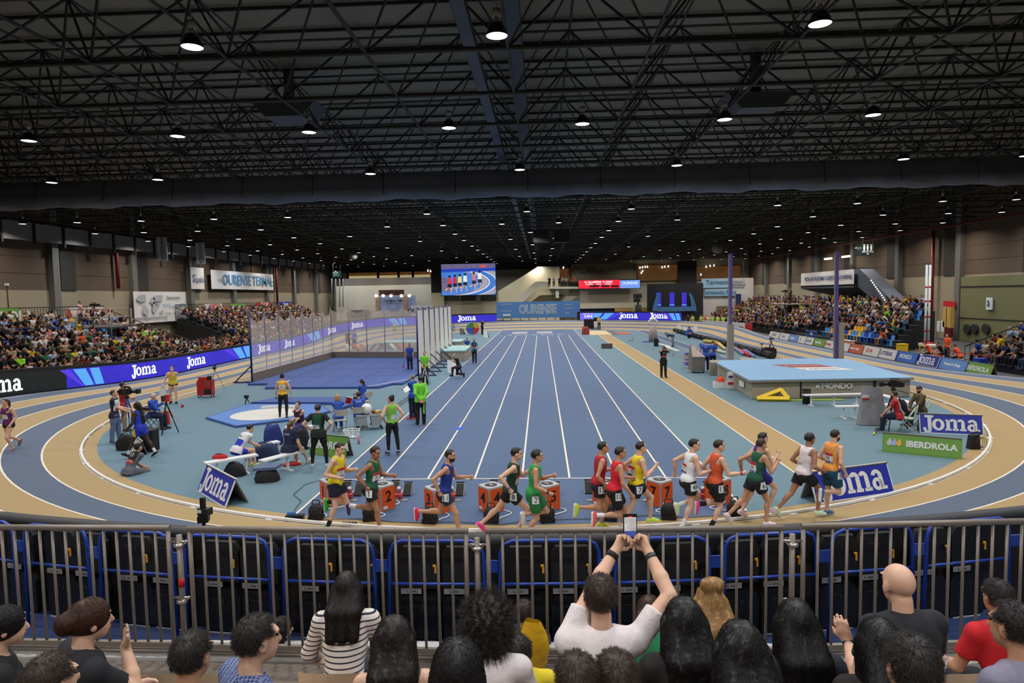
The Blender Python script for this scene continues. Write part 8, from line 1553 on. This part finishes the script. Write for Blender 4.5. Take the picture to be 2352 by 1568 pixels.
# ---------------------------------------------------------------- foreground people
def fg(px, py, Y, rz, label, pose, hands=None, **k):
    rz = math.radians(rz); Hw = UY(px, py, Y); J = skeleton(**pose); c, s_ = math.cos(rz), math.sin(rz); h_ = J['hd']
    loc = Vector((Hw.x-(h_[0]*c-h_[1]*s_), Hw.y-(h_[0]*s_+h_[1]*c), Hw.z-h_[2]))
    if hands:
        for kk, (hx, hy, hY) in hands.items(): d = UY(hx, hy, hY)-loc; pose[kk] = (d.x*c+d.y*s_, -d.x*s_+d.y*c, d.z)
        J = skeleton(**pose)
    if 'hands_' in k: k['hands'] = k.pop('hands_')
    k.setdefault('vox', .0125); k.setdefault('bottom', ('long', (30, 34, 48))); k.setdefault('shoes', (30, 30, 32)); return person('person', label, loc, rz, J, ground=0., cat='spectator', **k)
SB = dict(hl=(84, 9, 84), hr=(84, 9, 84))
def fp(**q): d = dict(lean=4, bend=8, HL=None, HR=None, al=(28, 12, 55, 20), ar=(28, 12, 55, 20)); d.update(SB); d.update(q); return d
def back_word(*items):
    def ex(J, r):
        for body, size, dx, dz in items: decal_text(J['_ft'], J['ch']+J['T2']@vec(dx, -.13, dz), J['T2']@vec(0, -1, 0), J['T2'][:, 2], body, size, WHP, r, .006)
    return ex
# far side of the rail, sitting low
fg(648, 1443, 5.75, -60, 'girl with dark hair in profile low behind the guard rail', fp(h=1.5), top=('tee', (30, 30, 34)), hair=('long', 'dark'), sk='light', female=True)
def phone(J, r, k='R', off=(0, .06, .05)):
    mb = MB(); mb.use(BLK); c = J['w'+k]+J['hv'+k]*.1+vec(*off); mb.box(tuple(c), (.075, .01, .15)); mb.build('phone', None, r)
# row by the rail
fg(797, 1352, 4.55, 6, 'woman with long dark hair in white and navy striped top', fp(h=1.7, lean=14, bend=8, al=(35, 22, 40, 10), ar=(35, 20, 40, 10)), top=('long', pattern('striped_jersey', (218, 208, 200), (36, 40, 62), 'stripe', 26)), hair=('long', 'dark'), sk='light', female=True)
fg(1630, 1385, 4.35, 10, 'blonde woman with a top knot and bare shoulders', fp(h=1.66, lean=8), top=('vest', (40, 60, 60)), hair=('wavy', 'blond'), sk='light', female=True, fh=2)
fg(1492, 1405, 4.5, -10, 'person with auburn ponytail in green t-shirt beside the filming boy', fp(h=1.62, head=(20, 0)), top=('tee', (28, 122, 78)), hair=('pony', 'auburn'), sk='mid', female=True)
fg(2290, 1372, 4.4, 5, 'man with dark hair in red t-shirt near the right edge', fp(h=1.74), top=('tee', (190, 24, 34)), hair=('short', 'dark'), sk='mid')
def watch(J, r):
    a = J['wL']; mb = MB(); mb.use(BLK); mb.tube(a-J['hvL']*.025, a+J['hvL']*.0, .034, n=14); mb.box(tuple(a+vec(0, -.034, 0)), (.04, .012, .04)); mb.build('wristwatch', None, r)
fg(2062, 1342, 3.75, 8, 'bald man in black t-shirt reaching his left hand to the rail', fp(h=1.8, slim=1.08, pole=(.3, -.2, -1)), hands=dict(HL=(1948, 1474, 3.95)), top=('tee', (26, 27, 34)), hair=('bald', 'dark'), sk='light', vox=.0095, hands_={'L': dict(n=vec(.7, .7, 0), a=vec(-.35, .1, .9), curl=.35)}, extra=lambda J, r: (watch(J, r), back_word(('G7', .13, .12, -.12))(J, r)))
fg(1205, 1405, 5.8, -15, 'balding man looking at his phone low behind the rail', fp(h=1.7, lean=10, head=(0, -20)), top=('tee', (70, 66, 56)), hair=('short', 'brown'), sk='mid')
mb = MB(); mb.use(M('bag_yellow', (206, 160, 34), .35, var=.2, scale=14, bump=.6)); P = UY(1226, 1475, 4.9); rs = random.Random(3)
for j in range(8):
    for i in range(12): a = 2*math.pi*i/12; v = j/7; rr = (.085+.03*math.sin(v*math.pi))*(1+.14*rs.uniform(-1, 1))*(1-.25*v**4); mb.v.append((P.x+rr*math.cos(a), P.y+rr*.6*math.sin(a), P.z-.2+.36*v+(.03*rs.random() if j == 7 else 0)))
mb.smooth = True
for j in range(7):
    for i in range(12): i2 = (i+1) % 12; mb.face((j*12+i, j*12+i2, (j+1)*12+i2, (j+1)*12+i))
tag(mb.build('carrier_bag'), 'crinkled yellow plastic bag beside the curly-haired person', 'bag')
fg(1195, 1495, 4.0, 0, 'person in yellow t-shirt mostly hidden behind the curly hair', fp(h=1.6, head=(10, -25)), top=('tee', (224, 200, 40)), hair=('short', 'dark'), sk='tan')
# the boy filming
def phone_up(J, r):
    c = (J['wL']+J['wR'])/2+vec(.0, .05, .12); mb = MB(); mb.use(BLK); mb.box(tuple(c), (.078, .01, .155)); mb.build('phone', None, r)
    mb = MB(); mb.use(M('phone_screen', (210, 200, 200), emit=.8, var=.6, scale=30)); mb.poly([tuple(c+vec(x, -.0065, z)) for x, z in ((-.034, -.055), (.034, -.055), (.034, .06), (-.034, .06))]); mb.use(M('phone_red', (240, 40, 50), emit=1.)); mb.poly([tuple(c+vec(x, -.0068, z)) for x, z in ((-.012, .06), (.012, .06), (.012, .066), (-.012, .066))]); mb.use(M('phone_blue', (70, 90, 170), emit=.7)); mb.poly([tuple(c+vec(x, -.0068, z)) for x, z in ((-.034, -.055), (.034, -.055), (.034, -.02), (-.034, -.02))]); mb.build('phone_screen', None, r)
    for k, cc in (('L', BLK), ('R', CAMG)): a = J['w'+k]; mb = MB(); mb.use(cc); mb.tube(a-J['hv'+k]*.05, a-J['hv'+k]*.02, .036 if k == 'L' else .031, n=14); mb.build('wristwatch' if k == 'L' else 'bracelet', None, r)
fg(1379, 1372, 3.35, 2, 'boy in white t-shirt filming the race with a raised phone', fp(h=1.76, lean=-2, bend=4, pole=(1, -.1, .3)), hands=dict(HL=(1414, 1262, 3.62), HR=(1489, 1266, 3.62)), top=('tee', (222, 214, 214)), hair=('short', 'brown'), sk='light', curl=1.3, vox=.0095, extra=lambda J, r: (phone_up(J, r), [decal_text(J['_ft'], J['ch']+J['T2']@vec(-.12, -.13, -.02-.07*i), J['T2']@vec(0, -1, 0), J['T2'][:, 2], t, .06, INK, r, .006) for i, t in enumerate('TSL')]))
# second row and nearer
fg(208, 1425, 3.35, -38, 'woman with brown ponytail in black top raising an open hand to clap', fp(h=1.7, slim=1.05, pole=(.6, 0, -1)), hands=dict(HR=(288, 1484, 3.45)), top=('tee', (24, 25, 32)), hair=('bun', 'auburn'), fh=1, sk='light', vox=.0095, female=True, hands_={'R': dict(n=vec(-.3, -.95, 0), a=vec(.5, .0, .85), curl=.1)}, extra=back_word(('ÁNDEZ', .075, .02, -.1), ('OS', .075, -.02, -.21)))
fg(12, 1440, 3.5, -48, 'woman with dark hair and black top cropped by the left edge', fp(h=1.7), top=('tee', (22, 23, 27)), hair=('bun', 'black'), sk='light', female=True, fh=1)
fg(118, 1568, 2.3, -20, 'brown-haired head at the very bottom left', fp(h=1.6), top=('tee', (24, 24, 30)), hair=('short', 'brown'), sk='light')
fg(443, 1508, 2.75, -12, 'boy with short dark hair in the lower left row', fp(h=1.6), top=('tee', (40, 44, 60)), hair=('short', 'dark'), sk='mid')
fg(592, 1470, 3.0, -42, 'man with short dark hair in blue checked shirt in profile', fp(h=1.78), top=('tee', pattern('checked_shirt', (52, 66, 110), (120, 132, 170), 'check', 70)), hair=('short', 'dark'), sk='light')
fg(905, 1468, 3.35, 8, 'woman with wavy dark hair and off-shoulder grey top', fp(h=1.66), top=('vest', (70, 68, 76)), hair=('wavy', 'dark'), sk='light', female=True)
fg(1122, 1432, 3.35, -6, 'person with thick curly dark hair and white top', fp(h=1.68), top=('tee', (216, 208, 208)), hair=('curly', 'dark'), sk='tan', female=True)
fg(1052, 1545, 2.35, 0, 'glossy black bobbed head at bottom centre', fp(h=1.64), top=('tee', (28, 28, 32)), hair=('bob', 'black'), sk='light', female=True)
fg(1570, 1430, 3.2, 4, 'woman with long black hair and black t-shirt left of the blonde', fp(h=1.66, slim=1.08), top=('tee', (26, 22, 22)), hair=('wavy', 'black'), sk='tan', female=True)
fg(1700, 1495, 2.7, 0, 'large head of wavy black hair below the blonde woman', fp(h=1.66), top=('tee', (24, 22, 26)), hair=('wavy', 'black'), sk='mid', female=True)
fg(1826, 1432, 3.3, 0, 'woman with straight black hair and dark navy top', fp(h=1.68), top=('tee', (20, 24, 36)), hair=('long', 'black'), sk='light', female=True)
fg(2018, 1478, 3.0, 0, 'person with long black hair in front of the bald man', fp(h=1.6), top=('tee', (30, 22, 22)), hair=('long', 'black'), sk='mid', female=True)
fg(2092, 1535, 2.3, 0, 'short-haired dark head with greying sides at bottom right', fp(h=1.74), top=('tee', (36, 36, 42)), hair=('short', 'dark'), sk='mid')
fg(2325, 1440, 3.0, 22, 'person with dark hair and lavender grey t-shirt at right edge', fp(h=1.66), top=('tee', (128, 126, 146)), hair=('short', 'dark'), sk='mid')
fg(1325, 1568, 2.5, 0, 'dark brown tousled head at the bottom below the filming boy', fp(h=1.6), top=('tee', (60, 50, 46)), hair=('curlyshort', 'brown'), sk='mid')
fg(1415, 1562, 2.55, 10, 'second brown tousled head at the bottom, right of the first', fp(h=1.6), top=('tee', (44, 44, 50)), hair=('curlyshort', 'brown'), sk='mid')
